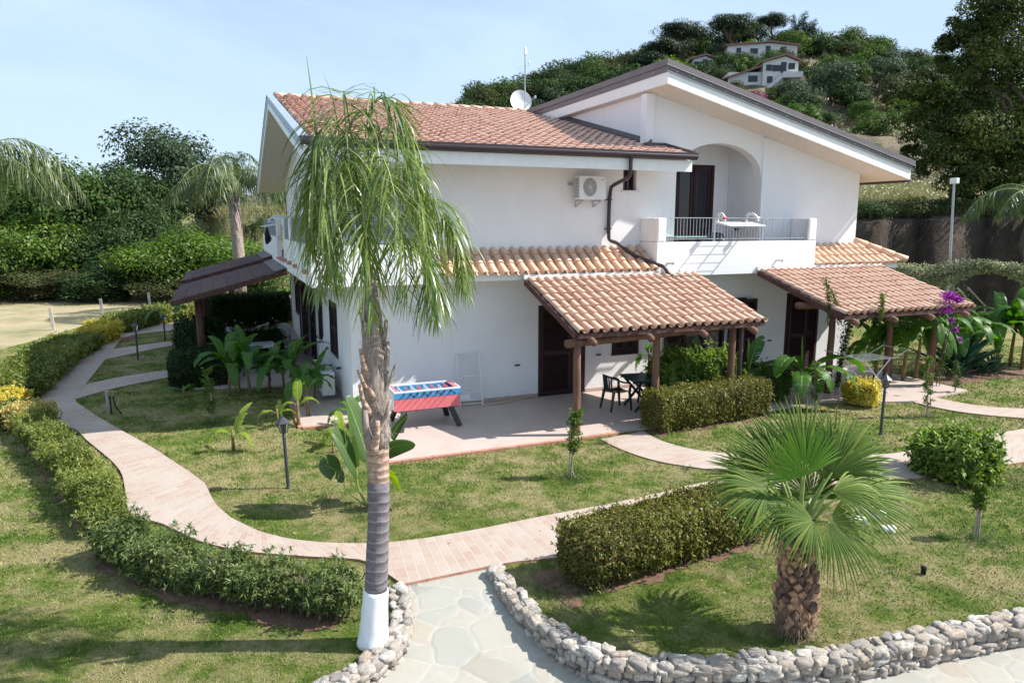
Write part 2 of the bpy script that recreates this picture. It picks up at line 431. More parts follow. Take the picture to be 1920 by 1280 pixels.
# hill
t = NT('hill_ground'); a = t.noise(.045, 8, .62); b = t.noise(.25, 8, .7)
c1 = t.ramp(b, [(.3, (.045, .065, .028)), (.48, (.10, .11, .05)), (.6, (.20, .165, .09)), (.8, (.34, .28, .17))])
c2 = t.ramp(b, [(.3, (.06, .045, .035)), (.5, (.16, .125, .08)), (.7, (.32, .26, .16))])
c = t.mix(t.ramp(a, [(.42, (0, 0, 0)), (.56, (1, 1, 1))]), c1, c2)
t.col(c); t.rough(1); t.bump(t.noise(1.2, 8, .75), 1, .6)
t = NT('meadow'); b = t.noise(1.2, 8, .72)
t.col(t.ramp(b, [(.3, (.10, .13, .045)), (.5, (.22, .235, .09)), (.7, (.36, .31, .16))])); t.rough(1); t.bump(b, .8, .2)
t = NT('earth_bank'); b = t.noise(.9, 8, .72); t.col(t.ramp(b, [(.3, (.022, .02, .013)), (.5, (.048, .034, .024)), (.66, (.085, .06, .044)), (.8, (.13, .095, .07))])); t.rough(1); t.bump(b, 1, .3)  # earth colours darkened to paint in the shade of overhanging trees

# ================================================================ GROUND
LZ = -.05
def W2(pxs, z=LZ): return [tuple(gz(x, y, z)[:2]) for x, y in pxs]
wall_left = W2([(739, 1086), (750, 1118), (752, 1155), (738, 1192), (696, 1228), (640, 1260), (585, 1290), (480, 1345), (330, 1410)], .05)
wall_right = W2([(925, 1052), (957, 1100), (1008, 1148), (1065, 1190), (1130, 1219), (1210, 1233), (1300, 1234), (1420, 1230), (1540, 1221), (1680, 1193), (1800, 1166), (1920, 1147), (2060, 1118), (2300, 1070)], .05)
ja, jb = W2([(752, 1094), (930, 1057)])
outline = list(reversed(wall_left))+[ja, jb]+wall_right+[(500, wall_right[-1][1]), (500, 560), (-500, 560), (-500, wall_left[-1][1])]
tri = tessellate_polygon([[Vector((x, y, 0)) for x, y in outline]])
mbg = MB(); mbg.add([(x, y, LZ) for x, y in outline], [tuple(t3) for t3 in tri])
o = mkb('ground_lawn', mbg, 'lawn'); tag(o, kind='structure')
import bmesh
bm_ = bmesh.new(); bm_.from_mesh(o.data); bmesh.ops.recalc_face_normals(bm_, faces=bm_.faces)
for f_ in bm_.faces:
    if f_.normal.z < 0: f_.normal_flip()
bm_.to_mesh(o.data); bm_.free()

def paving_z(y): 
    s = min(1, max(0, (7.75-y)/2.6)); s = s*s*(3-2*s)
    return -.056-.21*s-.02*max(0, 5-y)
xs = np.linspace(-12, 34, 60); ys = np.concatenate([np.linspace(-14, 3, 12), np.linspace(3.2, 8.3, 30)])
V = np.array([(x, y, paving_z(y)-.001) for y in ys for x in xs]); nx = len(xs)
F = [(j*nx+i, j*nx+i+1, (j+1)*nx+i+1, (j+1)*nx+i) for j in range(len(ys)-1) for i in range(nx-1)]
tag(mk('stone_paving', V, F, 'flagstone', smooth=True), kind='structure')

def resample(P, n):
    P = np.asarray(P, float); s = np.r_[0, np.cumsum(np.linalg.norm(np.diff(P, axis=0), axis=1))]
    t_ = np.linspace(0, s[-1], n); return np.stack([np.interp(t_, s, P[:, k]) for k in range(P.shape[1])], 1)
PATHS = []
def ribbon_path(name, A, B, z, n=60, m='brick_path', skirt=.09):
    """walkable strip between edge lines A and B (world xy), with a kerb side"""
    A = resample(smooth_line(A), n); B = resample(smooth_line(B), n)
    PATHS.append([tuple(p) for p in A]+[tuple(p) for p in B[::-1]])
    mid = (A+B)/2; u = np.r_[0, np.cumsum(np.linalg.norm(np.diff(mid, axis=0), axis=1))]
    w = np.linalg.norm(A-B, axis=1)
    me = bpy.data.meshes.new(name); k = 7; V = []; F = []; UV = []
    for i in range(n):
        for j_ in range(k): 
            p = A[i]+(B[i]-A[i])*j_/(k-1); V.append((p[0], p[1], z))
    for i in range(n-1):
        for j_ in range(k-1):
            F.append((i*k+j_, i*k+j_+1, (i+1)*k+j_+1, (i+1)*k+j_)); 
            UV += [(u[i], w[i]*j_/(k-1)), (u[i], w[i]*(j_+1)/(k-1)), (u[i+1], w[i+1]*(j_+1)/(k-1)), (u[i+1], w[i+1]*j_/(k-1))]
    me.from_pydata(V, [], F); uvl = me.uv_layers.new(name='UVMap')
    uvl.data.foreach_set('uv', np.array(UV, np.float32).ravel()); me.materials.append(mat(m)); me.materials.append(mat('brick_edge'))
    bm = bmesh.new(); bm.from_mesh(me); bmesh.ops.recalc_face_normals(bm, faces=bm.faces)
    if bm.faces and sum(f.normal.z for f in bm.faces) < 0:
        for f in bm.faces: f.normal_flip()
    be = [e for e in bm.edges if e.is_boundary]; r = bmesh.ops.extrude_edge_only(bm, edges=be)
    for g_ in r['geom']:
        if isinstance(g_, bmesh.types.BMVert): g_.co.z -= skirt
        if isinstance(g_, bmesh.types.BMFace): g_.material_index = 1
    bm.to_mesh(me); bm.free(); me.update()
    o = finish(bpy.data.objects.new(name, me), None, False); return tag(o, kind='structure')
PZ = -.018
inner = W2([(733, 1015), (687, 1018), (601, 1016), (540, 1009), (488, 996), (435, 971), (406, 947), (392, 922), (386, 906), (353, 882), (284, 837), (215, 799), (179, 778), (138, 750), (150, 733), (159, 721), (178, 698), (198, 672), (207, 661), (214, 653), (225, 637), (239, 630), (270, 624), (323, 619), (400, 612), (520, 604)], PZ)
outer = W2([(752, 1092), (687, 1047), (569, 1042), (447, 1032), (374, 1014), (300, 978), (242, 967), (236, 930), (230, 886), (208, 861), (183, 841), (162, 824), (140, 801), (69, 787), (52, 765), (50, 740), (82, 714), (112, 686), (146, 652), (174, 634), (214, 624), (253, 617), (295, 609), (328, 605), (400, 599), (520, 592)], PZ)
# main path: match the two edges section by section
def seg_join(A, B, cuts_a, cuts_b, per=14):
    ra, rb = [], []
    for (a0, a1), (b0, b1) in zip(zip(cuts_a[:-1], cuts_a[1:]), zip(cuts_b[:-1], cuts_b[1:])):
        ra.append(resample(A[a0:a1+1], per)[:-1]); rb.append(resample(B[b0:b1+1], per)[:-1])
    ra.append(np.array([A[cuts_a[-1]]])); rb.append(np.array([B[cuts_b[-1]]]))
    return np.concatenate(ra), np.concatenate(rb)
A_, B_ = seg_join(inner, outer, [0, 4, 8, 12, 17, 20, 25], [0, 4, 7, 13, 18, 20, 25])
ribbon_path('brick_path', A_, B_, PZ, 150)
up = W2([(733, 1015), (800, 1007), (900, 990), (1028, 964), (1135, 945), (1200, 931), (1300, 907), (1400, 888), (1500, 875)], PZ)
lo = W2([(752, 1094), (930, 1057), (975, 1050), (1042, 1044), (1150, 1022), (1290, 985), (1420, 945), (1520, 915), (1620, 893)], PZ)
A_, B_ = seg_join(up, lo, [0, 2, 3, 8], [0, 1, 3, 8], 16)
ribbon_path('brick_path', A_, B_, PZ-.004, 70)
up2 = W2([(1207, 807), (1227, 820), (1258, 831), (1297, 841), (1340, 847), (1500, 856), (1672, 851), (1742, 835), (1899, 805), (2100, 775)], PZ)
lo2 = W2([(1126, 822), (1157, 838), (1199, 854), (1241, 865), (1283, 872), (1400, 888), (1560, 899), (1720, 897), (1800, 884), (2100, 835)], PZ)
ribbon_path('garden_path', up2, lo2, PZ-.008, 70)
ribbon_path('garden_path', W2([(1747, 742), (1790, 753), (1853, 762), (1920, 766), (2100, 768)], PZ), W2([(1693, 747), (1734, 759), (1806, 773), (1920, 784), (2100, 792)], PZ), PZ-.002, 30)
ribbon_path('side_path', W2([(150, 722), (205, 710), (260, 700), (330, 691), (420, 680)], PZ), W2([(132, 750), (200, 730), (260, 717), (330, 704), (420, 692)], PZ), PZ-.004, 30)
ribbon_path('side_path', W2([(205, 655), (260, 647), (330, 637), (420, 628)], PZ), W2([(188, 675), (250, 662), (312, 648), (420, 636)], PZ), PZ-.004, 30)

# patio slab in front of the house, L-shaped round the corner
patio = [(2.5, 12.08), (6.16, 12.08), (7.3, 12.13), (8.6, 12.1), (13.2, 12.4), (13.9, 12.0), (15.2, 11.6), (17.4, 11.9), (17.4, 12.6), (17.4, 15.4), (2.5, 15.4), (2.5, 30), (-.9, 30), (-.9, 19.6), (1.35, 19.0), (1.35, 14.9), (2.5, 14.9)]
mp_ = MB(); mp_.prism(patio, -.12, -.004); tag(mkb('patio_floor', mp_, 'patio_tile'), kind='structure')
PATHS.append(patio)
me_ = MB()
for a, b in [((2.5, 12.08), (6.16, 12.08)), ((6.16, 12.08), (7.3, 12.13)), ((2.5, 14.9), (2.5, 12.1)), ((1.35, 14.9), (2.5, 14.9)), ((1.35, 19), (1.35, 14.9))]:
    a = Vector((*a, 0)); b = Vector((*b, 0)); d = (b-a).normalized(); L = (b-a).length; nrm_ = Vector((d.y, -d.x, 0))*.045
    k = max(1, int(L/.27))
    for i in range(k):
        p = a+d*L*i/k+nrm_; q = a+d*(L*(i+1)/k-.008)+nrm_
        me_.bar((p.x, p.y, -.052), (q.x, q.y, -.052), .09, .096+.004*(i % 2))
tag(mkb('patio_edging', me_, 'brick_edge'), kind='structure')

# dry field and soil beds
fld = W2([(-900, 690), (0, 655), (60, 640), (172, 606), (300, 584), (330, 578), (700, 570)], LZ)+[(40, 62), (-80, 70), (-90, 20)]
mf = MB(); tri = tessellate_polygon([[Vector((x, y, 0)) for x, y in fld]]); mf.add([(x, y, LZ+.006) for x, y in fld], [tuple(t3) for t3 in tri])
tag(mkb('dry_field', mf, 'dry_field'), kind='structure')
def bed(pts, wd, z=LZ+.008):
    P = densify(smooth_line(pts), .12); d = np.gradient(P, axis=0); d = nrm(d); n_ = np.stack([-d[:, 1], d[:, 0]], 1)
    q_ = np.arange(len(P))*.12; w = wd*.72*(1+.16*np.sin(q_*4.3)+.12*np.sin(q_*9.7+1)+.08*np.sin(q_*23)); w2 = wd*.72*(1+.16*np.sin(q_*3.7+2)+.12*np.sin(q_*8.9)+.08*np.sin(q_*21+3)); A = P+n_*w[:, None]; B = P-n_*w2[:, None]; k = len(P)
    V = [(x, y, z) for x, y in A]+[(x, y, z) for x, y in B]
    return V, [(i, i+1, k+i+1, k+i) for i in range(k-1)]

# ================================================================ HILLSIDE (terrain that rises behind the garden)
def prof(px):
    cr = np.interp(px, [-900, -200, 200, 600, 700, 880, 1000, 1130, 1250, 1350, 1500, 1650, 1750, 1920, 2300, 3000], [392, 388, 384, 360, 300, 225, 190, 158, 112, 92, 92, 118, 150, 210, 300, 350])
    bank = np.interp(px, [-900, 350, 420, 560, 1500, 1560, 3000], [416, 416, 400, 398, 408, 402, 400])
    f0 = np.interp(px, [-900, 380, 420, 1400, 1560, 3000], [52, 50, 42, 40, 31.5, 31])
    zb = 4.2
    sp0 = np.interp(px, [-900, 1350, 1480, 3000], [9, 9, 1.2, 1.2]); D = [f0, f0+sp0, f0+sp0+1.3, 62, 82, 112, 140, 172, 200, 260, 330]
    hi = np.interp(px, [600, 1000], [0, 1])
    ys = [None, bank+10, bank, np.interp(px, [500, 900, 1500], [392, 370, 347]), 0, 0, 0, cr, None, None, None]
    m62 = ys[3]
    for k, t_ in ((4, .16), (5, .42), (6, .72)): ys[k] = m62+(cr-m62)*t_
    zz = []
    for d_, y in zip(D, ys):
        if y is None: zz.append(None)
        else: zz.append(gd(px, y, d_)[2])
    zz[0] = -.3; zc = zz[7]; zz[8] = zc*.97; zz[9] = zc*.7; zz[10] = zc*.3
    return D, zz
def hill_z(px, D): 
    d, z = prof(px); return float(np.interp(D, d, z))
def hill_pt(px, D):
    p = gd(px, 417, D); return Vector((p[0], p[1], hill_z(px, D)))
pxs = np.arange(-900, 3001, 25.0); Ds = np.concatenate([[0], [.35, .7, 1.0], np.linspace(0, 1, 64)[1:]**1.35])
rows = []
for px in pxs:
    d0, z0 = prof(px); col_ = []
    dd = np.concatenate([[d0[0], d0[0]+.5, d0[1], d0[2]], d0[2]+np.linspace(0, 1, 70)[1:]**1.3*(d0[-1]-d0[2])])
    for i, D in enumerate(dd):
        z = np.interp(D, d0, z0); p = gd(px, 417, D)
        amp = .25 if i in (1, 2) else (0.10 if i < 6 else min(.7, .008*(D-30)))
        z += amp*(math.sin(p[0]*.21+p[1]*.13)+math.sin(p[0]*.083-p[1]*.19+2)+.6*math.sin(p[0]*.5+p[1]*.41)) if i else 0
        off = (.5*math.sin(px*.045)+.3*math.sin(px*.11)) if i in (1, 2) else 0
        q = gd(px, 417, D+off); col_.append((q[0], q[1], z))
    rows.append(col_)
V = np.array(rows).reshape(-1, 3); m_ = len(rows[0])
F = np.array([(i*m_+j, (i+1)*m_+j, (i+1)*m_+j+1, i*m_+j+1) for i in range(len(rows)-1) for j in range(m_-1)])
fj = np.array([j for i in range(len(rows)-1) for j in range(m_-1)])
fd = np.array([gd(pxs[i], 417, prof(pxs[i])[0][2]+(max(0, j-3)/69)**1.3*300)[1] for i in range(len(rows)-1) for j in range(m_-1)])
lim_j = 4+int(69*((62-34)/298)**(1/1.3))
fpx = np.array([pxs[i] for i in range(len(rows)-1) for j in range(m_-1)])
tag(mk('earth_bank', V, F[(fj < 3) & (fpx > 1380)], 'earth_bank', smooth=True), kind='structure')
tag(mk('meadow', V, F[(fj < lim_j) & ((fj >= 3) | (fpx <= 1380))], 'meadow', smooth=True), kind='structure')
tag(mk('hillside', V, F[fj >= lim_j], 'hill_ground', smooth=True), kind='structure')

# ================================================================ WORLD, SUN, CAMERA
SUN = Vector((.98, -.36, 1.0)).normalized()
w = bpy.data.worlds.new('World'); sc.world = w; w.use_nodes = True; nt = w.node_tree
bg = nt.nodes['Background']; sky = nt.nodes.new('ShaderNodeTexSky'); sky.sky_type = 'NISHITA'; sky.sun_disc = False
sky.sun_elevation = math.asin(SUN.z); sky.sun_rotation = math.atan2(SUN.x, SUN.y); sky.altitude = 50; sky.air_density = 1.0; sky.dust_density = .9; sky.ozone_density = 1.2
geo = nt.nodes.new('ShaderNodeTexCoord'); mp = nt.nodes.new('ShaderNodeMapping'); mp.inputs['Scale'].default_value = (1, 1, 3.5)
nz = nt.nodes.new('ShaderNodeTexNoise'); nz.inputs['Scale'].default_value = 1.6; nz.inputs['Detail'].default_value = 8; nz.inputs['Roughness'].default_value = .6; nz.inputs['Distortion'].default_value = .6
rp = nt.nodes.new('ShaderNodeValToRGB'); rp.color_ramp.elements[0].position = .36; rp.color_ramp.elements[1].position = .72
rp.color_ramp.elements[0].color = (.45, .45, .45, 1); rp.color_ramp.elements[1].color = (.92, .92, .92, 1)
mx = nt.nodes.new('ShaderNodeMixRGB'); mx.inputs[2].default_value = (4.4, 5.7, 7.3, 1)
nt.links.new(geo.outputs['Generated'], mp.inputs[0]); nt.links.new(mp.outputs[0], nz.inputs['Vector']); nt.links.new(nz.outputs['Fac'], rp.inputs[0])
nt.links.new(rp.outputs[0], mx.inputs[0]); nt.links.new(sky.outputs[0], mx.inputs[1]); nt.links.new(mx.outputs[0], bg.inputs[0])
bg.inputs[1].default_value = .088
ld = bpy.data.lights.new('sun', 'SUN'); ld.energy = 4.5; ld.angle = math.radians(.53); ld.color = (1, .955, .89)
lo_ = bpy.data.objects.new('sun', ld); COL.objects.link(lo_); lo_.rotation_euler = SUN.to_track_quat('Z', 'Y').to_euler(); lo_.location = (20, -10, 30)
cd = bpy.data.cameras.new('camera'); co = bpy.data.objects.new('camera', cd); COL.objects.link(co)
cd.sensor_width = 36; cd.lens = 36*FPX/1920; cd.clip_end = 3000; cd.clip_start = .1
co.location = CAM; co.rotation_euler = (PI/2-PITCH, 0, -YAW); sc.camera = co
sc.view_settings.view_transform = 'Standard'; sc.view_settings.look = 'None'; sc.view_settings.exposure = .90; sc.view_settings.gamma = 1
sc.cycles.max_bounces = 6; sc.cycles.diffuse_bounces = 3; sc.cycles.glossy_bounces = 2; sc.cycles.transmission_bounces = 3; sc.cycles.transparent_max_bounces = 4
sc.cycles.use_adaptive_sampling = True; sc.cycles.adaptive_threshold = .02; sc.cycles.caustics_reflective = False; sc.cycles.caustics_refractive = False
# ================================================================ THE HOUSE
house = root('villa', (2.5, 15.4, 0), 'white two-storey villa with terracotta tiled roof, grey metal gable and balconies', 'house')
YW = 15.4
def walls(rects_holes, name, m, parent, axis='x', plane=YW, th=.25, zsplit=None):
    """rects_holes: (a0,a1,z0,z1,[holes]) ; a wall slab with real rectangular openings; front face on 'plane'"""
    mb = MB()
    for a0, a1, z0, z1, holes in rects_holes:
        A = sorted({a0, a1}|{h[0] for h in holes}|{h[1] for h in holes}); Z = sorted({z0, z1}|{h[2] for h in holes}|{h[3] for h in holes})
        def P(a, z, k): return (a, plane+k*th, z) if axis == 'x' else (plane+k*th, a, z)
        solid = {}
        for i in range(len(A)-1):
            for j in range(len(Z)-1):
                ca, cz = (A[i]+A[i+1])/2, (Z[j]+Z[j+1])/2
                solid[i, j] = not any(h[0] < ca < h[1] and h[2] < cz < h[3] for h in holes)
        for (i, j), s in solid.items():
            if not s: continue
            p = [(A[i], Z[j]), (A[i+1], Z[j]), (A[i+1], Z[j+1]), (A[i], Z[j+1])]
            mb.quad(*[P(a, z, 0) for a, z in p]); mb.quad(*[P(a, z, 1) for a, z in reversed(p)])
            for (di, dj), (q, r) in {(-1, 0): (3, 0), (1, 0): (1, 2), (0, -1): (0, 1), (0, 1): (2, 3)}.items():
                if not solid.get((i+di, j+dj), False):
                    a, b = p[q], p[r]; mb.quad(P(*b, 0), P(*a, 0), P(*a, 1), P(*b, 1))
    return mkb(name, mb, m, parent)

# front wall, ground floor
walls([(2.5, 17.0, -.1, 2.935, [(6.98, 8.24, -.1, 2.24), (9.02, 9.79, .88, 1.72), (11.2, 12.56, -.1, 2.2), (14.62, 15.8, -.1, 2.25)])], 'wall', WHITE, house)
# left wall, ground floor (x = 2.5)
left_open = [(17.35, 18.62, .9, 2.26), (20.05, 20.95, .9, 2.3), (21.7, 23.1, -.1, 2.25), (23.7, 25.0, -.1, 2.25), (26.6, 27.8, .9, 2.25)]
walls([(15.65, 29.8, -.1, 2.935, left_open)], 'wall', WHITE, house, 'y', 2.5)
walls([(15.65, 27.0, -.1, 5.4, [])], 'wall', WHITE, house, 'y', 17.0, -.25)
walls([(2.5, 17.0, -.1, 5.4, [])], 'wall', WHITE, house, 'x', 29.8, -.25)
# floor slab between the storeys
sl = MB(); sl.bb(2.5, 17.0, 15.4, 29.8, 2.937, 3.098); mkb('floor_slab', sl, WHITE, house)
# upper walls: strips following the roof undersides
def zmono(x): return 7.36-.2465*(x-9.77)       # underside of the single-pitch roof
def zleft(y): return 5.38+.25*(min(y, 45.2-y)-14.2)  # underside of the left roof
def arch(x):
    t_ = (x-12.11)/1.345
    return 5.42+.79*math.sqrt(max(0, 1-t_*t_)) if abs(t_) < 1 else None
mb = MB(); X = [9.95]+list(np.linspace(10.77, 13.45, 41))+[13.45+.001, 15, 17.0]
X = sorted(set([9.95, 10.3]+[float(round(v, 4)) for v in np.linspace(10.765, 13.455, 45)]+[15.0, 17.0]))
for a, b in zip(X[:-1], X[1:]):
    ina = 10.76 <= a and b <= 13.46
    za = max(arch(a) or 5.42, 3.1) if ina else 3.1; zb = max(arch(b) or 5.42, 3.1) if ina else 3.1
    ta, tb = zmono(a)+.05, zmono(b)+.05
    mb.quad((a, YW, za), (b, YW, zb), (b, YW, tb), (a, YW, ta)); mb.quad((b, YW+.28, zb), (a, YW+.28, za), (a, YW+.28, ta), (b, YW+.28, tb))
    if ina: mb.quad((a, YW, za), (a, YW+.28, za), (b, YW+.28, zb), (b, YW, zb))
for x, s in ((10.765, 1), (13.455, -1)): mb.quad((x, YW, 3.1), (x, YW+.28, 3.1), (x, YW+.28, 5.42), (x, YW, 5.42))
mkb('wall', mb, WHITE, house)
pl = MB(); pl.bb(13.46, 13.63, YW-.045, YW, 3.101, zmono(13.63)); mkb('pilaster', pl, WHITE, house)
pc = MB(); pc.bb(9.80, 10.03, YW-.05, YW+.2, 5.5, zmono(10.03)-.002); mkb('corner_pillar', pc, WHITE, house)
# upper wall of the left wing
walls([(3.97, 9.9485, 3.1, 5.62, [(9.225, 9.60, 4.98, 5.62)]), (2.5, 3.96, 5.1, 5.62, [])], 'wall', WHITE, house)
lp = MB(); lp.bb(2.5, 2.82, 15.4, 15.72, 3.1, 5.1); mkb('corner_pillar', lp, WHITE, house)
walls([(15.72, 29.8, 3.1, 5.38, [(15.72, 18.4, 3.1, 5.05), (21.0, 22.2, 3.1, 5.2), (25, 26.2, 3.1, 5.2)])], 'wall', WHITE, house, 'y', 2.5)
mb = MB(); Ys = np.linspace(15.4, 29.8, 41)
for a, b in zip(Ys[:-1], Ys[1:]):
    mb.quad((2.5, b, 5.38), (2.5, a, 5.38), (2.5, a, zleft(a)+.03), (2.5, b, zleft(b)+.03))
    mb.quad((2.72, a, 5.38), (2.72, b, 5.38), (2.72, b, zleft(b)+.03), (2.72, a, zleft(a)+.03))
mkb('gable_wall', mb, WHITE, house)
# left loggia back walls
lb = MB(); lb.bb(2.75, 3.97, 18.4, 18.6, 3.1, 5.5); lb.bb(3.972, 4.12, 15.66, 18.6, 3.1, 5.5); mkb('loggia_wall', lb, WHITE, house)
# wall of the right wing that rises above the left roof
mb = MB(); mb.quad((9.95, 27, 5.3), (9.95, YW+.28, 5.3), (9.95, YW+.28, zmono(9.95)+.04), (9.95, 27, zmono(9.95)+.04)); mkb('wall', mb, WHITE, house)
# right side wall top
mb = MB(); mb.bb(16.75, 17.0, 15.7, 27, 5.4, 5.62); mb.bb(16.75, 17, 15.7, 27, 3.1, 5.4); mkb('wall', mb, WHITE, house)
# right loggia: back, sides, ceiling, floor
YB = 16.72
walls([(10.77, 13.45, 3.1, 6.5, [(11.66, 12.95, 3.1, 5.78)])], 'loggia_wall', WHITE, house, 'x', YB, .2)
for a_, b_ in ((10.57, 10.763), (13.457, 13.65)):
    lb = MB(); lb.bb(a_, b_, YW+.285, YB+.2, 3.1, 6.5); mkb('loggia_wall', lb, WHITE, house)
lb = MB(); lb.bb(10.57, 13.65, YW+.285, YB+.2, 6.503, 6.6); mkb('loggia_ceiling', lb, WHITE, house)
lf = MB(); lf.bb(9.99, 14.5, 14.73, YW, 3.100, 3.13); lf.bb(10.768, 13.452, YW, YB, 3.100, 3.128); mkb('balcony_floor', lf, 'terracotta_plain', house)

# ---- balcony on the right
bl = MB(); bl.bb(9.74, 14.72, 14.6, YW-.001, 2.912, 3.098)
bl.bb(9.74, 14.72, 14.6, 14.74, 3.099, 3.735); bl.bb(9.74, 9.88, 14.741, YW-.001, 3.099, 3.735); bl.bb(14.58, 14.72, 14.741, YW-.001, 3.099, 3.735)
mkb('balcony', bl, WHITE, house)
for a_, b_, c_, d_ in ((9.74, 9.985, 14.6, 14.74), (9.74, 9.88, 14.742, YW-.001), (14.46, 14.72, 14.6, 14.74), (14.58, 14.72, 14.742, YW-.001)):
    bp = MB(); bp.bb(a_, b_, c_, d_, 3.737, 4.31); mkb('balcony_pier', bp, WHITE, house, bevel=.03)
rl = MB(); y = 14.67
rl.bar((9.97, y, 4.315), (14.48, y, 4.315), .035, .02); rl.bar((9.97, y, 3.80), (14.48, y, 3.80), .03, .016)
for i in range(47):
    x = 10.06+i*.0945
    if x < 14.45: rl.tube([(x, y, 3.80), (x, y, 4.31)], .0065, 5, False)
for x in (10.0, 11.45, 12.95, 14.42): rl.bar((x, y, 3.735), (x, y, 4.30), .03)
mkb('railing', rl, 'galvanised', house)
for x in (10.06, 13.42):
    sp_ = MB(); sp_.tube([(x, 14.62, 3.235), (x+.03, 14.42, 3.225)], .035, 12, False); sp_.tube([(x+.03, 14.42, 3.225), (x, 14.62, 3.235)], .027, 12, False); mkb('drain_spout', sp_, 'off_white', house)

# ---- balcony along the left side and round the corner
bl = MB(); bl.bb(1.64, 4.3, 14.6, YW-.001, 2.912, 3.098); bl.bb(1.64, 2.499, YW, 31, 2.912, 3.098)
bl.bb(1.64, 4.3, 14.6, 14.74, 3.099, 3.75); bl.bb(1.64, 1.78, 14.742, 21.1, 3.099, 3.75); bl.bb(1.64, 1.78, 23.6, 31, 3.099, 3.75); bl.bb(4.17, 4.3, 14.742, YW-.001, 3.099, 3.75)
mkb('balcony', bl, WHITE, house)
lf = MB(); lf.bb(1.785, 2.498, 14.75, 31, 3.1, 3.128); lf.bb(1.60, 1.80, 21.1, 23.6, 3.1, 3.14); mkb('balcony_floor', lf, 'terracotta_plain', house)
for ya, yb in ((14.75, 19.0), (19.35, 21.0), (23.7, 30.9)):
    pn = MB(); k = max(1, int((yb-ya)/1.4)); st = (yb-ya)/k
    for i in range(k): pn.bb(1.70, 1.712, ya+i*st+.02, ya+(i+1)*st-.02, 3.78, 4.31)
    fr_ = MB(); fr_.bar((1.706, ya, 4.33), (1.706, yb, 4.33), .035)
    for i in range(k+1): fr_.bar((1.706, ya+i*st, 3.75), (1.706, ya+i*st, 4.33), .03)
    q = mkb('railing', fr_, 'galvanised', house); mkb('mesh_panel', pn, 'railing_mesh', q)
pn = MB(); pn.bb(1.75, 4.2, 14.664, 14.676, 3.78, 4.31); fr_ = MB(); fr_.bar((1.7, 14.67, 4.33), (4.25, 14.67, 4.33), .035)
for x in (1.72, 2.55, 3.4, 4.22): fr_.bar((x, 14.67, 3.75), (x, 14.67, 4.33), .03)
q = mkb('railing', fr_, 'galvanised', house); mkb('mesh_panel', pn, 'railing_mesh', q)
for a_, b_ in ((19.03, 19.32), (21.01, 21.2), (23.5, 23.69)):
    bp = MB(); bp.bb(1.64, 1.78, a_, b_, 3.752, 4.33); mkb('balcony_pier', bp, WHITE, house, bevel=.03)
for yy in (15.3, 17.5, 18.95, 20.3):
    sp_ = MB(); pts = [(1.65, yy-.12, 3.20), (1.65, yy+.12, 3.20), (1.52, yy+.12, 3.16), (1.52, yy-.12, 3.16)]
    sp_.bar((1.66, yy, 3.20), (1.545, yy, 3.185), .20, .09); mkb('drain_spout', sp_, 'terracotta_plain', house, bevel=.02)

# ---- doors, shutters, windows
def louvre_leaf(parent, a0, a1, z0, z1, plane, axis='x', ang=0, name='shutter', slats=True, mid=True):
    """one louvred leaf; hinge at a0, swung by ang"""
    mb = MB(); w_ = a1-a0; st = .075; th = .04
    def add(x0, x1, zz0, zz1, t0=0, t1=None, rx=0):
        t1 = th if t1 is None else t1
        mb.box(((x0+x1)/2, (t0+t1)/2, (zz0+zz1)/2), (x1-x0, t1-t0, zz1-zz0), rx=rx)
    add(0, st, 0, z1-z0); add(w_-st, w_, 0, z1-z0); add(st, w_-st, 0, .10); add(st, w_-st, z1-z0-.08, z1-z0)
    if mid: add(st, w_-st, (z1-z0)*.46, (z1-z0)*.46+.09)
    z = .115
    while z < z1-z0-.1:
        if not (mid and (z1-z0)*.46-.03 < z < (z1-z0)*.46+.10): add(st, w_-st, z, z+.012, .002, .036, rx=0) if not slats else mb.box((w_/2, th/2, z+.014), (w_-2*st, .046, .008), rx=math.radians(-38))
        z += .038
    add(st, w_-st, .02, z1-z0-.02, th-.004, th-.001)
    c, s = math.cos(ang), math.sin(ang)
    V = []
    for x, y, z in mb.v:
        x2, y2 = x*c-y*s, x*s+y*c
        if axis == 'x': V.append((a0+x2, plane+y2-th*.2, z0+z))
        else: V.append((plane+y2-th*.2, a0+x2, z0+z))
    mb.v = V
    return mkb(name, mb, 'shutter_wood', parent)
def frame(parent, a0, a1, z0, z1, plane, axis='x', name='window_frame', w_=.07, d=.09, sill=False, bottom=True):
    mb = MB()
    def bb(x0, x1, y0, y1, z0_, z1_):
        if axis == 'x': mb.bb(x0, x1, y0, y1, z0_, z1_)
        else: mb.bb(y0, y1, x0, x1, z0_, z1_)
    p0 = plane-.012; p1 = plane+d
    bb(a0-.01, a0+w_, p0, p1, z0, z1); bb(a1-w_, a1+.01, p0, p1, z0, z1); bb(a0+w_, a1-w_, p0+.002, p1, z1-w_, z1-.001)
    if bottom: bb(a0+w_, a1-w_, p0+.002, p1, z0+.001, z0+w_)
    o = mkb(name, mb, 'shutter_wood', parent)
    if sill:
        ms = MB(); m0 = mb; mb2 = MB()
        if axis == 'x': mb2.bb(a0-.07, a1+.07, plane-.05, plane+.1, z0-.035, z0-.003)
        else: mb2.bb(plane-.05, plane+.1, a0-.07, a1+.07, z0-.035, z0-.003)
        mkb('sill', mb2, 'off_white', o)
    return o
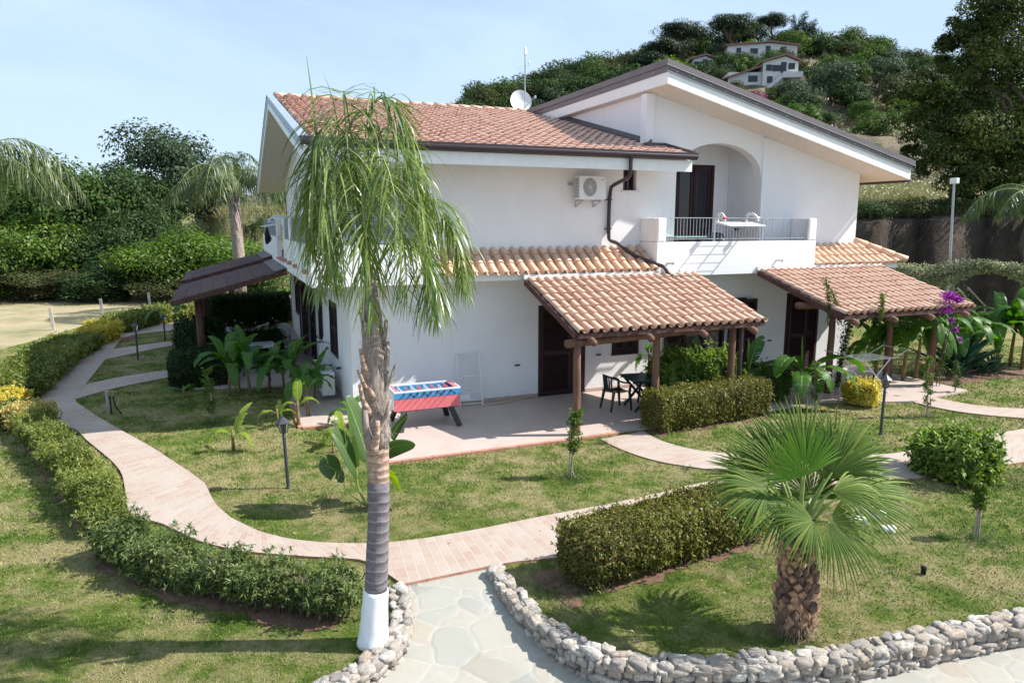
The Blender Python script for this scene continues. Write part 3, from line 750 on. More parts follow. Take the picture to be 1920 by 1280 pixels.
# double louvred door by the games table
d1 = frame(house, 6.98, 8.24, 0, 2.24, YW, name='door', bottom=False)
louvre_leaf(d1, 7.05, 7.865, .02, 2.165, YW+.03, name='door_leaf'); louvre_leaf(d1, 7.87, 8.17, .02, 2.165, YW+.032, name='door_leaf')
hb = MB(); hb.tube([(7.80, YW-.0, 1.02), (7.80, YW-.05, 1.02), (7.72, YW-.05, 1.02)], .01, 6); mkb('handle', hb, 'dark_metal', d1)
w1 = frame(house, 9.02, 9.79, .88, 1.72, YW, name='window', sill=True); louvre_leaf(w1, 9.09, 9.40, .95, 1.65, YW+.03, mid=False); louvre_leaf(w1, 9.41, 9.72, .95, 1.65, YW+.03, mid=False)
# french window with the shutters folded back
w2 = frame(house, 11.2, 12.56, 0, 2.2, YW+.08, name='french_window', bottom=False)
gl = MB(); gl.bb(11.27, 12.49, YW+.13, YW+.14, .3, 2.13); mkb('glass', gl, 'window_glass', w2)
cu = MB()
for i in range(24): cu.bar((11.28+i*.05, YW+.20+.02*math.sin(i*1.9), .1), (11.28+i*.05, YW+.20+.02*math.sin(i*1.9), 2.1), .055, .02, (0, 1, 0))
mkb('curtain', cu, simple('curtain', (.55, .42, .40), .9), w2)
bt = MB(); bt.bb(11.27, 12.49, YW+.11, YW+.15, .0, .3); bt.bb(11.85, 11.92, YW+.10, YW+.16, .301, 2.13); mkb('door_stile', bt, 'shutter_wood', w2)
louvre_leaf(w2, 10.56, 11.18, .02, 2.18, YW-.06, ang=math.radians(-4)); louvre_leaf(w2, 12.58, 13.1, .02, 2.2, YW-.07, ang=math.radians(-6)); louvre_leaf(w2, 12.96, 13.44, .02, 2.17, YW-.20, ang=math.radians(5))
d3 = frame(house, 14.62, 15.8, 0, 2.25, YW, name='door', bottom=False)
louvre_leaf(d3, 14.69, 15.2, .02, 2.17, YW-.03, ang=math.radians(-28), name='door_leaf'); louvre_leaf(d3, 15.15, 15.73, .02, 2.17, YW+.02, ang=math.radians(3), name='door_leaf')
# left side openings
for a0, a1, z0, z1 in left_open:
    isd = z0 < 0; z0 = max(z0, 0)
    f_ = frame(house, a0, a1, z0, z1, 2.5, 'y', name='door' if isd else 'window', sill=not isd, bottom=not isd); h = (a0+a1)/2
    louvre_leaf(f_, a0+.07, h, z0+.03, z1-.07, 2.53, 'y', name='shutter'); louvre_leaf(f_, h+.004, a1-.07, z0+.03, z1-.07, 2.53, 'y', name='shutter')
# swung-out leaf beside the far doors
louvre_leaf(house, 23.2, 23.66, .02, 2.2, 2.32, 'y'); louvre_leaf(house, 25.3, 25.9, .02, 2.2, 2.40, 'y', math.radians(4))
# small upper window under the eave
w3 = frame(house, 9.225, 9.60, 4.98, 5.62, YW+.14, name='window', w_=.05, sill=False)
gl = MB(); gl.bb(9.27, 9.55, YW+.18, YW+.19, 5.03, 5.57); mkb('glass', gl, 'window_glass', w3)
bt = MB(); bt.bb(9.40, 9.425, YW+.15, YW+.178, 5.03, 5.57); mkb('window_bar', bt, 'shutter_wood', w3)
ms = MB(); ms.bb(9.17, 9.67, YW-.06, YW+.14, 4.945, 4.978); mkb('sill', ms, 'off_white', w3)
# loggia french door: one leaf glass, right leaf with pale blind
w4 = frame(house, 11.66, 12.95, 3.13, 5.78, YB, name='french_window', w_=.08, bottom=False)
for a, b in ((11.74, 12.28), (12.30, 12.87)):
    lf_ = MB(); lf_.bb(a, a+.09, YB+.02, YB+.07, 3.15, 5.70); lf_.bb(b-.09, b, YB+.02, YB+.07, 3.15, 5.70); lf_.bb(a+.09, b-.09, YB+.021, YB+.069, 5.60, 5.699); lf_.bb(a+.09, b-.09, YB+.021, YB+.069, 3.151, 3.32)
    q = mkb('door_leaf', lf_, 'shutter_wood', w4); gl = MB(); gl.bb(a+.09, b-.09, YB+.04, YB+.05, 3.32, 5.60); mkb('glass', gl, 'window_glass', q)
bd = MB(); bd.bb(12.7, 12.82, YB+.10, YB+.11, 3.3, 5.65); mkb('blind', bd, 'off_white', w4)
# black boxes behind openings, painted as the shade of unlit rooms
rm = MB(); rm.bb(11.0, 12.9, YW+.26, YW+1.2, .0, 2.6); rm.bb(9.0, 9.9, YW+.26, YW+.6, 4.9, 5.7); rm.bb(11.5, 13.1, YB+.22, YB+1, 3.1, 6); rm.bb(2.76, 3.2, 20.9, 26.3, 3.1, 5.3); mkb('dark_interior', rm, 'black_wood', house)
# shutter stays, wall taps
for (x, z) in ((6.41, .83), (8.62, .93), (14.05, .95)):
    st_ = MB(); st_.box((x, YW-.03, z), (.12, .02, .035)); st_.box((x+.03, YW-.05, z+.01), (.035, .07, .02)); mkb('shutter_stay', st_, 'black_wood', house)
st_ = MB(); st_.box((13.40, 16.2, 4.02), (.08, .12, .03)); st_.box((13.37, 16.2, 4.02), (.05, .03, .07)); mkb('shutter_stay', st_, 'black_wood', house)
for (yy, z) in ((18.95, .93), (16.95, .78), (21.2, .9)):
    st_ = MB(); st_.box((2.46, yy, z), (.02, .16, .035)); st_.box((2.42, yy+.03, z-.02), (.09, .04, .05)); mkb('shutter_stay', st_, 'black_wood', house)
# skirting
simple('skirting_tile', (.44, .33, .30), .6, .2, 9)
for q_ in ((2.47, 6.96, YW-.02, YW), (8.26, 11.0, YW-.02, YW), (13.2, 14.6, YW-.02, YW), (2.48, 2.499, YW+.001, 21.6)):
    sk = MB(); sk.bb(*q_, 0, .085); mkb('skirting', sk, 'skirting_tile', house)

# ---- barrel tiles
def tiles(name, m, parent, O, u, v, W_, L_, pitch=.235, row=.34, keep=None, r=.083, seg=7, over=.05, trough=True, lift=.035):
    """O: eave corner, u: along the eave, v: up the slope (unit vectors)"""
    O = np.array(O, float); u = nrm(np.array(u, float)); v = nrm(np.array(v, float)); n = nrm(np.cross(u, v))
    nc = int(round(W_/pitch)); nr = int(math.ceil(L_/row)); ang = np.linspace(0, PI, seg)
    parts = []
    ca, sa = np.cos(ang), np.sin(ang)
    for j in range(nr):
        for i in range(nc):
            s0 = j*row-(.04 if j == 0 else 0)+R_.uniform(-.014, .014); s1 = min((j+1)*row+over, L_+.02)
            xc = (i+.5)*pitch+R_.uniform(-.008, .008); tw = R_.uniform(-.011, .011)
            if keep and not keep(O+u*xc+v*(s0+s1)/2, xc, (s0+s1)/2): continue
            r0 = r*R_.uniform(.98, 1.03); r1 = r*.86; l0 = lift+R_.uniform(-.004, .008); l1 = lift-.022
            def arc(rad, xs, ss, li): return O+u*(xs+ca*rad)[:, None]+v*ss+n*(li+sa*rad*.92)[:, None]
            a = arc(r0, xc-tw, s0, l0); b = arc(r1, xc+tw, s1, l1); c = arc(r0-.014, xc-tw, s0+.0005, l0-.006)
            V = [a, b]; F = [(k, k+1, seg+k+1, seg+k) for k in range(seg-1)]
            V += [a.copy(), c]; o2 = 2*seg; F += [(o2+k+1, o2+k, o2+seg+k, o2+seg+k+1) for k in range(seg-1)]
            # ring cannot share verts with barrel so that it shades hard, but stays one island through a stitch face
            F.append((0, 2*seg, 2*seg, 2*seg)) if False else None
            if j == 0 or True:
                V += [c+v*.12]; o3 = 3*seg; F += [(o3+k+1, o3+k, o3+seg+k, o3+seg+k+1) for k in range(seg-1)]
            parts.append((np.concatenate(V), np.array(F)))
            if trough:
                xt = xc+pitch/2; a2 = np.linspace(PI, 2*PI, 5); rt = pitch/2-r*.55
                q0 = O+u*(xt+np.cos(a2)*rt)[:, None]+v*(s0+.02)+n*(lift*.9+np.sin(a2)*rt*.62)[:, None]
                q1 = O+u*(xt+np.cos(a2)*rt)[:, None]+v*(s1)+n*(lift*.9-.02+np.sin(a2)*rt*.62)[:, None]
                parts.append((np.concatenate([q0, q1]), np.array([(k+1, k, 5+k, 5+k+1) for k in range(4)])))
    V, F = cat(parts); return mk(name, V, F, m, parent, smooth=True)

SL = 1/math.sqrt(1+.25**2); cs_, sn_ = SL, .25*SL
# ---- left roof: slab, soffit and fascia
def roof_slab(mb, x0, x1, prof_, th):
    n = len(prof_)
    V = [(x, y, z) for x in (x0, x1) for (y, z) in prof_]+[(x, y, z+th) for x in (x0, x1) for (y, z) in prof_]
    a, b, c, d = 0, n, 2*n, 3*n; F = []
    for i in range(n-1):
        F += [(a+i+1, a+i, b+i, b+i+1), (c+i, c+i+1, d+i+1, d+i), (a+i, a+i+1, c+i+1, c+i), (b+i+1, b+i, d+i, d+i+1)]
    F += [(a, c, d, b), (a+n-1, b+n-1, d+n-1, c+n-1)]
    mb.add(V, F)
prof_ = [(14.24, 5.39), (22.6, 7.48), (30.96, 5.39)]
rs = MB(); roof_slab(rs, 1.56, 9.93, prof_, .24); roof_slab(rs, 9.932, 10.36, [(14.24, 5.39), (15.38, 5.675)], .24)
roof = mkb('left_roof', rs, 'white_paint', house)
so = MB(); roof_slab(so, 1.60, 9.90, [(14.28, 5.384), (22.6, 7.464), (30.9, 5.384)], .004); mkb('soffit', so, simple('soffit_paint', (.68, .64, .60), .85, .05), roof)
fs = MB(); fs.bb(1.55, 10.37, 14.215, 14.238, 5.375, 5.63); mkb('fascia', fs, 'white_paint', roof)
us = MB(); us.quad(*[(x, y, 5.66+.25*(y-14.24)) for x, y in ((1.68, 14.24), (9.93, 14.24), (9.93, 22.58), (1.68, 22.58))]); us.quad(*[(x, y, 5.66+.25*(30.96-y)) for x, y in ((1.68, 22.62), (9.9, 22.62), (9.9, 30.9), (1.68, 30.9))]); mkb('roof_deck', us, 'tile_under', roof)
tiles('roof_tiles', 'tile_main', roof, (1.70, 14.17, 5.70), (1, 0, 0), (0, cs_, sn_), 8.25, 8.62)
tiles('roof_tiles', 'tile_main', roof, (9.95, 14.17, 5.70), (1, 0, 0), (0, cs_, sn_), .40, 1.2, pitch=.2)
rc = MB()
for i in range(20):
    x = 1.7+i*.405; rc.tube([(x, 22.6, 7.865), (x+.42, 22.6, 7.845)], [.095, .08], 12, True)
mkb('ridge_tiles', rc, 'tile_pergola', roof, True)
gt = MB(); gt.tube([(1.5, 14.13, 5.72), (10.42, 14.13, 5.72)], .085, 14); gt.bb(1.5, 10.42, 14.05, 14.22, 5.72, 5.795); mkb('gutter', gt, 'gutter_metal', roof)
# left rake flashing
rk = MB()
def rake(mb, x, w_, zo, h, y0=14.2, y1=22.6, y2=31.0, z=5.39):
    for ya, yb in ((y0, y1), (y1, y2)):
        za = z+.25*(min(ya, 45.2-ya)-14.24)+zo; zb = z+.25*(min(yb, 45.2-yb)-14.24)+zo
        mb.add([(x, ya, za), (x+w_, ya, za), (x+w_, yb, zb), (x, yb, zb), (x, ya, za+h), (x+w_, ya, za+h), (x+w_, yb, zb+h), (x, yb, zb+h)], [(3, 2, 1, 0), (4, 5, 6, 7), (0, 1, 5, 4), (1, 2, 6, 5), (2, 3, 7, 6), (3, 0, 4, 7)])
rake(rk, 1.515, .03, .17, .19); rake(rk, 1.50, .19, .362, .03); mkb('rake_flashing', rk, 'flashing_blue', roof)
rk = MB(); rake(rk, 1.53, .028, 0, .168); mkb('rake_board', rk, 'white_paint', roof)
bo = MB()
for i in range(20):
    y = 14.4+i*.42; bo.box((1.512, y, 5.39+.25*(y-14.24)+.24), (.012, .02, .02))
mkb('flashing_bolt', bo, 'dark_metal', roof)
# flashing along the wall above the left roof
fl = MB(); fl.add([(9.86, 15.3, 5.73+.25*1.08), (9.95, 15.3, 5.75+.25*1.08), (9.95, 22.6, 5.75+.25*8.36), (9.86, 22.6, 5.73+.25*8.36), (9.86, 15.3, 5.86+.25*1.08), (9.95, 15.3, 5.94+.25*1.08), (9.95, 22.6, 5.94+.25*8.36), (9.86, 22.6, 5.86+.25*8.36)], [(3, 2, 1, 0), (4, 5, 6, 7), (0, 1, 5, 4), (1, 2, 6, 5), (2, 3, 7, 6), (3, 0, 4, 7)])
fl.add([(10.33, 14.12, 5.72), (10.40, 14.12, 5.72), (10.40, 15.38, 6.04), (10.33, 15.38, 6.04), (10.33, 14.12, 5.84), (10.40, 14.12, 5.84), (10.40, 15.38, 6.15), (10.33, 15.38, 6.15)], [(3, 2, 1, 0), (4, 5, 6, 7), (0, 1, 5, 4), (1, 2, 6, 5), (2, 3, 7, 6), (3, 0, 4, 7)])
fl.bb(9.78, 10.42, 15.325, 15.348, 6.02, 6.14); fl.bb(9.74, 9.8, 15.1, 15.35, 5.96, 6.12)
mkb('wall_flashing', fl, 'dark_metal', roof)

# ---- single-pitch roof of the right wing
def mono(mb, x0, x1, y0, y1, zo, th):
    V = [(x, y, 7.36-.2465*(x-9.77)+zo+t_) for t_ in (0, th) for x, y in ((x0, y0), (x1, y0), (x1, y1), (x0, y1))]
    mb.add(V, [(3, 2, 1, 0), (4, 5, 6, 7), (0, 1, 5, 4), (1, 2, 6, 5), (2, 3, 7, 6), (3, 0, 4, 7)])
ms = MB(); mono(ms, 9.77, 17.83, 14.45, 27.5, 0, .26); hr = mkb('right_roof', ms, 'white_paint', house)
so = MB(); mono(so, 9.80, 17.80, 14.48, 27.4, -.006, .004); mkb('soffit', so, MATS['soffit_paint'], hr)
mm = MB(); mono(mm, 9.745, 17.86, 14.425, 27.55, .262, .125); mono(mm, 9.72, 17.93, 14.40, 27.6, .389, .145); mkb('metal_roofing', mm, simple('roof_metal', (.145, .125, .125), .5, .1, 3, .03, .2), hr)
tr_ = MB(); mono(tr_, 9.735, 17.87, 14.415, 14.425, .262, .012); mono(tr_, 9.71, 17.94, 14.392, 14.40, .389, .012); mkb('drip_edge', tr_, simple('drip_metal', (.42, .46, .46), .3, .05, 3, 0, .5), hr)
bo = MB()
for i in range(17):
    x = 10.0+i*.47; bo.box((x, 14.42, 7.36-.2465*(x-9.77)+.33), (.025, .012, .025))
for i in range(10): y = 15+i*1.2; bo.box((9.74, y, 7.36+.33), (.012, .025, .025))
mkb('flashing_bolt', bo, 'galvanised', hr)
g2 = MB(); g2.tube([(17.95, 14.6, 5.38), (17.95, 27.4, 5.38)], .07, 10); g2.tube([(17.9, 17.0, 5.34), (17.1, 16.9, 5.1)], .04, 8); mkb('gutter', g2, 'gutter_metal', hr)

# ---- lower tiled bands
def band(x0, x1, keep=None, hip=False):
    mb = MB()
    V = [(x0, 14.68, 2.93), (x1, 14.68, 2.93), (x1, 15.398, 2.93), (x0, 15.398, 2.93), (x0, 14.68, 3.085), (x1, 14.68, 3.085), (x1, 15.398, 3.54), (x0, 15.398, 3.54)]
    mb.add(V, [(3, 2, 1, 0), (4, 5, 6, 7), (0, 1, 5, 4), (1, 2, 6, 5), (2, 3, 7, 6), (3, 0, 4, 7)]); return mb
bd_ = mkb('lower_roof', band(4.302, 9.738), 'white_paint', house)
s3 = np.array([0, .80, .505]); L3 = float(np.linalg.norm(s3)); s3 = s3/L3
tiles('roof_tiles', 'tile_band', bd_, (4.22, 14.60, 3.075), (1, 0, 0), s3, 5.6, L3, pitch=.243, row=.325, keep=lambda p, x, s: x < 5.50)
mb = band(14.722, 17.0); mb.add([(17.002, 14.68, 2.93), (17.9, 14.68, 2.93), (17.9, 27, 2.93), (17.002, 27, 2.93), (17.002, 14.68, 3.08), (17.9, 14.68, 3.08), (17.9, 27, 3.08), (17.002, 27, 3.08)], [(3, 2, 1, 0), (4, 5, 6, 7), (0, 1, 5, 4), (1, 2, 6, 5), (2, 3, 7, 6), (3, 0, 4, 7)])
bd2 = mkb('lower_roof', mb, 'white_paint', house)
tiles('roof_tiles', 'tile_band', bd2, (14.74, 14.60, 3.075), (1, 0, 0), s3, 3.3, L3, pitch=.243, row=.325, keep=lambda p, x, s: p[0] < 18.0-(p[1]-14.6)*1.15)
s4 = nrm(np.array([-1.0, 0, .5])); tiles('roof_tiles', 'tile_band', bd2, (18.02, 15.0, 3.08), (0, 1, 0), s4, 8, 1.12, pitch=.243, row=.325, keep=lambda p, x, s: p[1] > 14.6+(18.0-p[0])/1.15+.1)
hp = MB(); A3 = Vector((18.08, 14.52, 3.16)); B3 = Vector((17.02, 15.45, 3.70))
for i in range(4):
    a = A3.lerp(B3, i/4); b = A3.lerp(B3, (i+1)/4+.02); hp.tube([a, b], [.10, .085], 12)
mkb('hip_tiles', hp, 'tile_band', bd2, True)

# ---- downpipe
dp = MB()
gxx = float(gy(1183, 300, 14.13)[0]); gxe = float(gy(1146, 346, 15.31)[0]); pts = [(gxx, 14.13, 5.66), (gxx, 14.13, 5.50), (gxx, 14.13, 5.30), (gxx+.01, 14.22, 5.20), (8.80+(gxe-8.80)*.5, 15.15, 5.10), (8.80, 15.31, 5.0), (8.79, 15.31, 3.86), (8.83, 15.28, 3.76), (9.0, 15.2, 3.71)]
pts += [tuple(gy(1185, 478, 15.0)), tuple(gy(1232, 496, 14.62)), tuple(gy(1246, 500, 14.45)), tuple(gy(1252, 513, 14.42)), tuple(gy(1262, 517, 14.4)), tuple(gy(1292, 521, 14.3)), tuple(gy(1302, 527, 14.25)), tuple(gy(1303, 532, 14.2))]
sm = smooth_line(pts, 2); dp.tube([tuple(p) for p in sm], .045, 10); mkb('downpipe', dp, 'gutter_metal', house, True)
for z in (4.75, 4.05):
    cl = MB(); cl.box((8.79, 15.33, z), (.15, .1, .03)); mkb('pipe_clip', cl, 'gutter_metal', house)

# ---- things fixed to the house
def ac_unit(loc, label, rz=0, w_=.85, h=.56, d=.30, name='air_conditioner'):
    r = root(name, (0, 0, 0), label, 'air conditioner', 'outdoor air-conditioning units')
    b = MB(); b.bb(-w_/2, w_/2, -d/2, d/2, 0, h); mkb('casing', b, 'white_plastic', r, bevel=.02)
    g_ = MB(); c = (-w_*.12, -d/2-.008, h*.52)
    for k in range(8): g_.tube([(c[0]+(.03+.026*k)*math.cos(a), c[1], c[2]+(.03+.026*k)*math.sin(a)) for a in np.linspace(0, 2*PI, 25)], .004, 4, False)
    for k in range(16):
        a = k*PI/8; g_.bar((c[0], c[1], c[2]), (c[0]+.225*math.cos(a), c[1], c[2]+.225*math.sin(a)), .006)
    mkb('fan_grille', g_, 'off_white', r)
    f_ = MB(); f_.add([(c[0]+.22*math.cos(a), -d/2-.003, c[2]+.22*math.sin(a)) for a in np.linspace(0, 2*PI, 24, endpoint=False)], [tuple(range(24))]); mkb('fan_opening', f_, simple('fan_dark', (.17, .17, .19), .6), r)
    s_ = MB()
    for k in range(14): s_.bb(-w_/2-.004, -w_/2-.001, -d/2+.05, d/2-.04, .05+k*.034, .065+k*.034)
    mkb('side_vent', s_, 'grille_dark', r)
    return r
a1 = ac_unit(0, 'white air conditioner with round grille bracketed high on the front wall'); a1.location = (8.17, 15.13, 4.735); a1.scale = (.83, 1, .97)
for x in (-.30, .28, None):
    lg = MB()
    if x is None: lg.bar((-.56, .25, .38), (-.42, .25, .38), .03, .06)
    else: lg.bar((x, .20, -.02), (x, -.14, -.02), .03); lg.bar((x, .255, -.16), (x, -.12, -.03), .025); lg.bar((x, .25, -.02), (x, .25, -.17), .025)
    lg.v = [(v_[0]+8.17, v_[1]+15.13, v_[2]+4.735) for v_ in lg.v]; mkb('bracket', lg, 'galvanised', a1)
bd3 = MB(); bd3.bb(.27+8.17, .34+8.17, 14.974, 14.979, 5.20, 5.215); mkb('badge', bd3, 'red_sticker', a1)
for yy, lb_ in ((17.35, 'nearer of the two white air conditioners standing on the floor by the left wall'), (18.35, 'farther of the two white air conditioners standing on the floor by the left wall')):
    q = ac_unit(0, lb_); q.location = (2.18, yy, .12); q.rotation_euler.z = -PI/2
    ft = MB(); [ft.bb(2.18+dx-.05, 2.18+dx+.05, yy+dy-.05, yy+dy+.05, 0, .119) for dx in (-.1, .1) for dy in (-.3, .3)]
    mkb('foot', ft, 'off_white', q) if False else None
    for dx in (-.09, .09):
        f2 = MB(); f2.box((dx*3.2, 0, -.06), (.08, .26, .118)); mkb('foot', f2, 'off_white', q) 
        q.children[-1].data.transform(Matrix.Translation((2.18, yy, .12)))
    hs = MB(); hs.tube([(-.44, .05, .35), (-.50, .08, .33), (-.52, .12, .1), (-.50, .14, -.1)], .02, 6); o = mkb('refrigerant_pipe', hs, 'black_wood', q); o.data.transform(Matrix.Translation((2.18, yy, .12)))

# satellite dish and mast behind the ridge
ds = root('satellite_dish', (9.45, 23.3, 7.6), 'round pale satellite dish standing behind the roof ridge', 'satellite dish')
n_ = Vector((-.15, -.95, .28)).normalized(); ux = n_.cross(Vector((0, 0, 1))).normalized(); uy = ux.cross(n_); c0 = Vector((9.82, 23.3, 8.27))
m2 = MB(); rings = 8; V = []; 
for k in range(rings+1):
    for a in range(28):
        rr = .37*k/rings; t_ = a/28*2*PI; V.append(c0+ux*math.cos(t_)*rr+uy*math.sin(t_)*rr*1.05+n_*(.10*(k/rings)**2))
m2.add(V, [(k*28+a, k*28+(a+1) % 28, (k+1)*28+(a+1) % 28, (k+1)*28+a) for k in range(rings) for a in range(28)]); mkb('reflector', m2, 'white_plastic', ds, True)
m2 = MB(); m2.tube([c0-uy*.33, c0-uy*.1+n_*.30-ux*.28, c0+n_*.42-ux*.42+uy*.05], .012, 6); m2.box(c0+n_*.42-ux*.42, (.05, .05, .1)); mkb('feed_arm', m2, 'galvanised', ds)
m2 = MB(); m2.tube([(9.82, 23.36, 7.6), (9.82, 23.36, 8.3)], .03, 8); mkb('pole', m2, 'galvanised', ds)
an = root('antenna_mast', (9.80, 23.0, 7.8), 'thin metal antenna mast with white box rising above the roof ridge', 'antenna')
m2 = MB(); m2.tube([(9.86, 23, 7.75), (9.86, 23, 9.80)], .022, 8); mkb('mast', m2, 'galvanised', an)
m2 = MB(); m2.box((9.84, 22.93, 9.84), (.10, .07, .26)); mkb('receiver_box', m2, 'white_plastic', an, bevel=.02)
m2 = MB(); m2.box((9.99, 22.97, 9.50), (.05, .06, .11)); mkb('receiver_box', m2, 'white_plastic', an, bevel=.01)
m2 = MB()
for k in range(7): m2.bar((9.66+.0*k, 22.96, 8.85+k*.09), (10.06, 22.96, 8.85+k*.09), .006)
m2.bar((9.86, 22.97, 8.8), (9.86, 22.97, 9.45), .01); m2.bar((9.5, 22.9, 9.3), (9.9, 23, 9.08), .012); m2.bar((9.6, 22.9, 8.35), (9.86, 23, 8.2), .012)
mkb('aerial', m2, 'galvanised', an)

# ================================================================ PERGOLAS
def pergola(name, label, x0, x1, ye, ze, yt, zt, posts, tm):
    r = root(name, (posts[0][0], posts[0][1], 0), label, 'pergola')
    L_ = math.hypot(yt-ye, zt-ze); v = np.array([0, (yt-ye)/L_, (zt-ze)/L_]); sl_ = (zt-ze)/(yt-ye)
    zz = lambda y: ze+(y-ye)*sl_
    rf = MB(); V = [(x, y, zz(y)+o_) for o_ in (-.05, -.02) for x, y in ((x0+.03, ye+.03), (x1-.03, ye+.03), (x1-.03, yt), (x0+.03, yt))]
    rf.add(V, [(3, 2, 1, 0), (4, 5, 6, 7), (0, 1, 5, 4), (1, 2, 6, 5), (2, 3, 7, 6), (3, 0, 4, 7)])
    ro = mkb('roof', rf, 'beam_wood', r)
    tiles('roof_tiles', tm, ro, (x0, ye, ze-.005), (1, 0, 0), v, x1-x0, L_-.03, pitch=(x1-x0)/round((x1-x0)/.22), row=.335, r=.079)
    vb = MB()
    for x in (x0+.01, x1-.01): vb.bar((x, ye+.02, zz(ye)-.06), (x, yt, zt-.06), .05, .13)
    vb.bar((x0+.035, ye+.015, ze-.075), (x1-.035, ye+.015, ze-.075), .05, .09); mkb('verge_board', vb, 'beam_wood', ro)
    fb = MB(); fb.bb(x0-.02, x1+.02, yt-.02, 14.62, zt+.0, zt+.04); fb.bb(x0-.02, x1+.02, 14.55, 14.60, zt+.04, zt+.10); mkb('flashing', fb, 'off_white', ro)
    for k, x in enumerate(np.linspace(x0+.35, x1-.35, max(3, int((x1-x0)/1.4)+1))):
        rb = MB(); yb = ye-.12; rb.tube([(x, yb, zz(yb)-.17), (x, yt-.05, zz(yt)-.17)], [.072, .062], 9, True, .03); mkb('rafter', rb, 'log_wood', r, True)
    ybm = posts[0][1]
    bm2 = MB(); bm2.tube([(x0-.12, posts[0][1], zz(posts[0][1])-.29), ((x0+x1)/2, (posts[0][1]+posts[-1][1])/2, zz((posts[0][1]+posts[-1][1])/2)-.30), (x1+.02, posts[-1][1], zz(posts[-1][1])-.29)], [.085, .078, .075], 10, True, .02)
    mkb('beam', bm2, 'log_wood', r, True)
    for x, y in posts:
        h = zz(y)-.33; p = MB(); k = 9; p.tube([(x+R_.uniform(-.006, .006), y, -.08+(h+.08)*i/(k-1)) for i in range(k)], [.088-.014*i/(k-1) for i in range(k)], 12, True, .03)
        mkb('post', p, 'log_wood', r, True)
    return r
pg1 = pergola('pergola', 'tiled lean-to pergola on log posts over the terrace with the green table', 6.25, 10.88, 12.06, 2.10, 14.56, 2.95, [(6.38, 12.22), (8.36, 12.44), (10.42, 12.55)], 'tile_pergola')
pp = MB(); pp.tube([(10.62, 12.5, 2.0), (10.62, 12.5, 0)], .05, 10); mkb('downpipe', pp, 'gutter_metal', pg1)
pg2 = pergola('pergola', 'tiled lean-to pergola at the right end of the house with purple bougainvillea on its corner', 12.80, 17.12, 11.78, 2.17, 14.56, 2.98, [(13.84, 13.02), (16.05, 13.2), (17.0, 12.66)], 'tile_pergola')
# dark shingle pergola on the left side
r = root('pergola', (-.6, 21, 0), 'dark brown shingle pergola on the shaded left side of the house', 'pergola')
def shing(y0, y1, dz, x1=1.63):
    x0 = -1.30; z0, z1 = 2.17+dz, 2.93+dz
    me = bpy.data.meshes.new('roof'); n = 9; V = []; F = []; UV = []
    for i in range(n):
        a = x0+(x1-x0)*i/n; b = x0+(x1-x0)*(i+1)/n+.04; za = z0+(z1-z0)*i/n+.018; zb = z0+(z1-z0)*(i+1)/n+.004
        o_ = len(V); V += [(a, y0, za), (b, y0, zb), (b, y1, zb), (a, y1, za), (a, y0, za-.05), (b, y0, zb-.05), (b, y1, zb-.05), (a, y1, za-.05)]
        F += [(o_, o_+1, o_+2, o_+3), (o_+7, o_+6, o_+5, o_+4), (o_, o_+4, o_+5, o_+1), (o_+3, o_+2, o_+6, o_+7), (o_, o_+3, o_+7, o_+4), (o_+1, o_+5, o_+6, o_+2)]
    me.from_pydata([(p[0]+.6, p[1]-21, p[2]) for p in V], [], F); uvl = me.uv_layers.new(name='UVMap'); 
    for pl_ in me.polygons:
        for li in pl_.loop_indices:
            c = me.vertices[me.loops[li].vertex_index].co; uvl.data[li].uv = (c.y*1.0, c.x*.95)
    me.materials.append(mat('shingle')); o = finish(bpy.data.objects.new('roof_panel', me), r, False)
    vb = MB(); vb.bar((x0+.02, y0-.03, z0-.06), (x1, y0-.03, z1-.06), .05, .14); vb.bar((x0+.02, y0, z0-.05), (x0+.02, y1, z0-.05), .05, .1); mkb('verge_board', vb, 'beam_wood', o)
    fl_ = MB(); fl_.bar((x1-.32, (y0+y1)/2, z1-.05), (x1+.01, (y0+y1)/2, z1+.045), y1-y0, .012); mkb('flashing', fl_, 'dark_metal', o)
shing(20.33, 25.7, 0); shing(26.0, 30.8, .10)
for y in (21.0, 26.0, 30.4):
    p = MB(); p.tube([(-.66, y, -.05), (-.65, y, 1.1), (-.66, y, 2.12)], [.115, .105, .10], 12, True, .03); mkb('post', p, 'beam_wood', r, True)
bm2 = MB(); bm2.tube([(-.66, 20.5, 2.16), (-.66, 30.7, 2.18)], .09, 10); mkb('beam', bm2, 'beam_wood', r, True)
for y in (20.6, 22.4, 24.2, 26.2, 28.2, 30.2):
    rb = MB(); rb.bar((-1.2, y, 2.12), (1.62, y, 2.85), .10, .12); mkb('rafter', rb, 'beam_wood', r)
# ================================================================ VEGETATION MATERIALS
leafmat('leaf_hedge_y', [(.06, .11, .02), (.15, .22, .04), (.28, .34, .075), (.42, .43, .11)], .3)
leafmat('leaf_hedge_g', [(.035, .075, .02), (.085, .155, .035), (.17, .25, .07), (.29, .34, .12)], .3)
leafmat('leaf_hedge_r', [(.045, .07, .014), (.14, .175, .028), (.27, .29, .048), (.34, .19, .085), (.23, .27, .048)], .26)
leafmat('leaf_hedge_dark', [(.012, .035, .010), (.03, .075, .018), (.055, .11, .03)], .25)
leafmat('leaf_gloss', [(.045, .12, .02), (.11, .23, .035), (.24, .38, .06), (.42, .52, .11)], .3, .5, .25)
leafmat('leaf_yellow', [(.38, .33, .03), (.70, .56, .04), (.82, .68, .09), (.68, .62, .22)], .3)
leafmat('leaf_cream', [(.32, .30, .10), (.62, .48, .14), (.72, .60, .26)], .3)
leafmat('leaf_dark', [(.018, .045, .014), (.038, .08, .024), (.065, .12, .036), (.10, .16, .055)], .25, .6, .15)
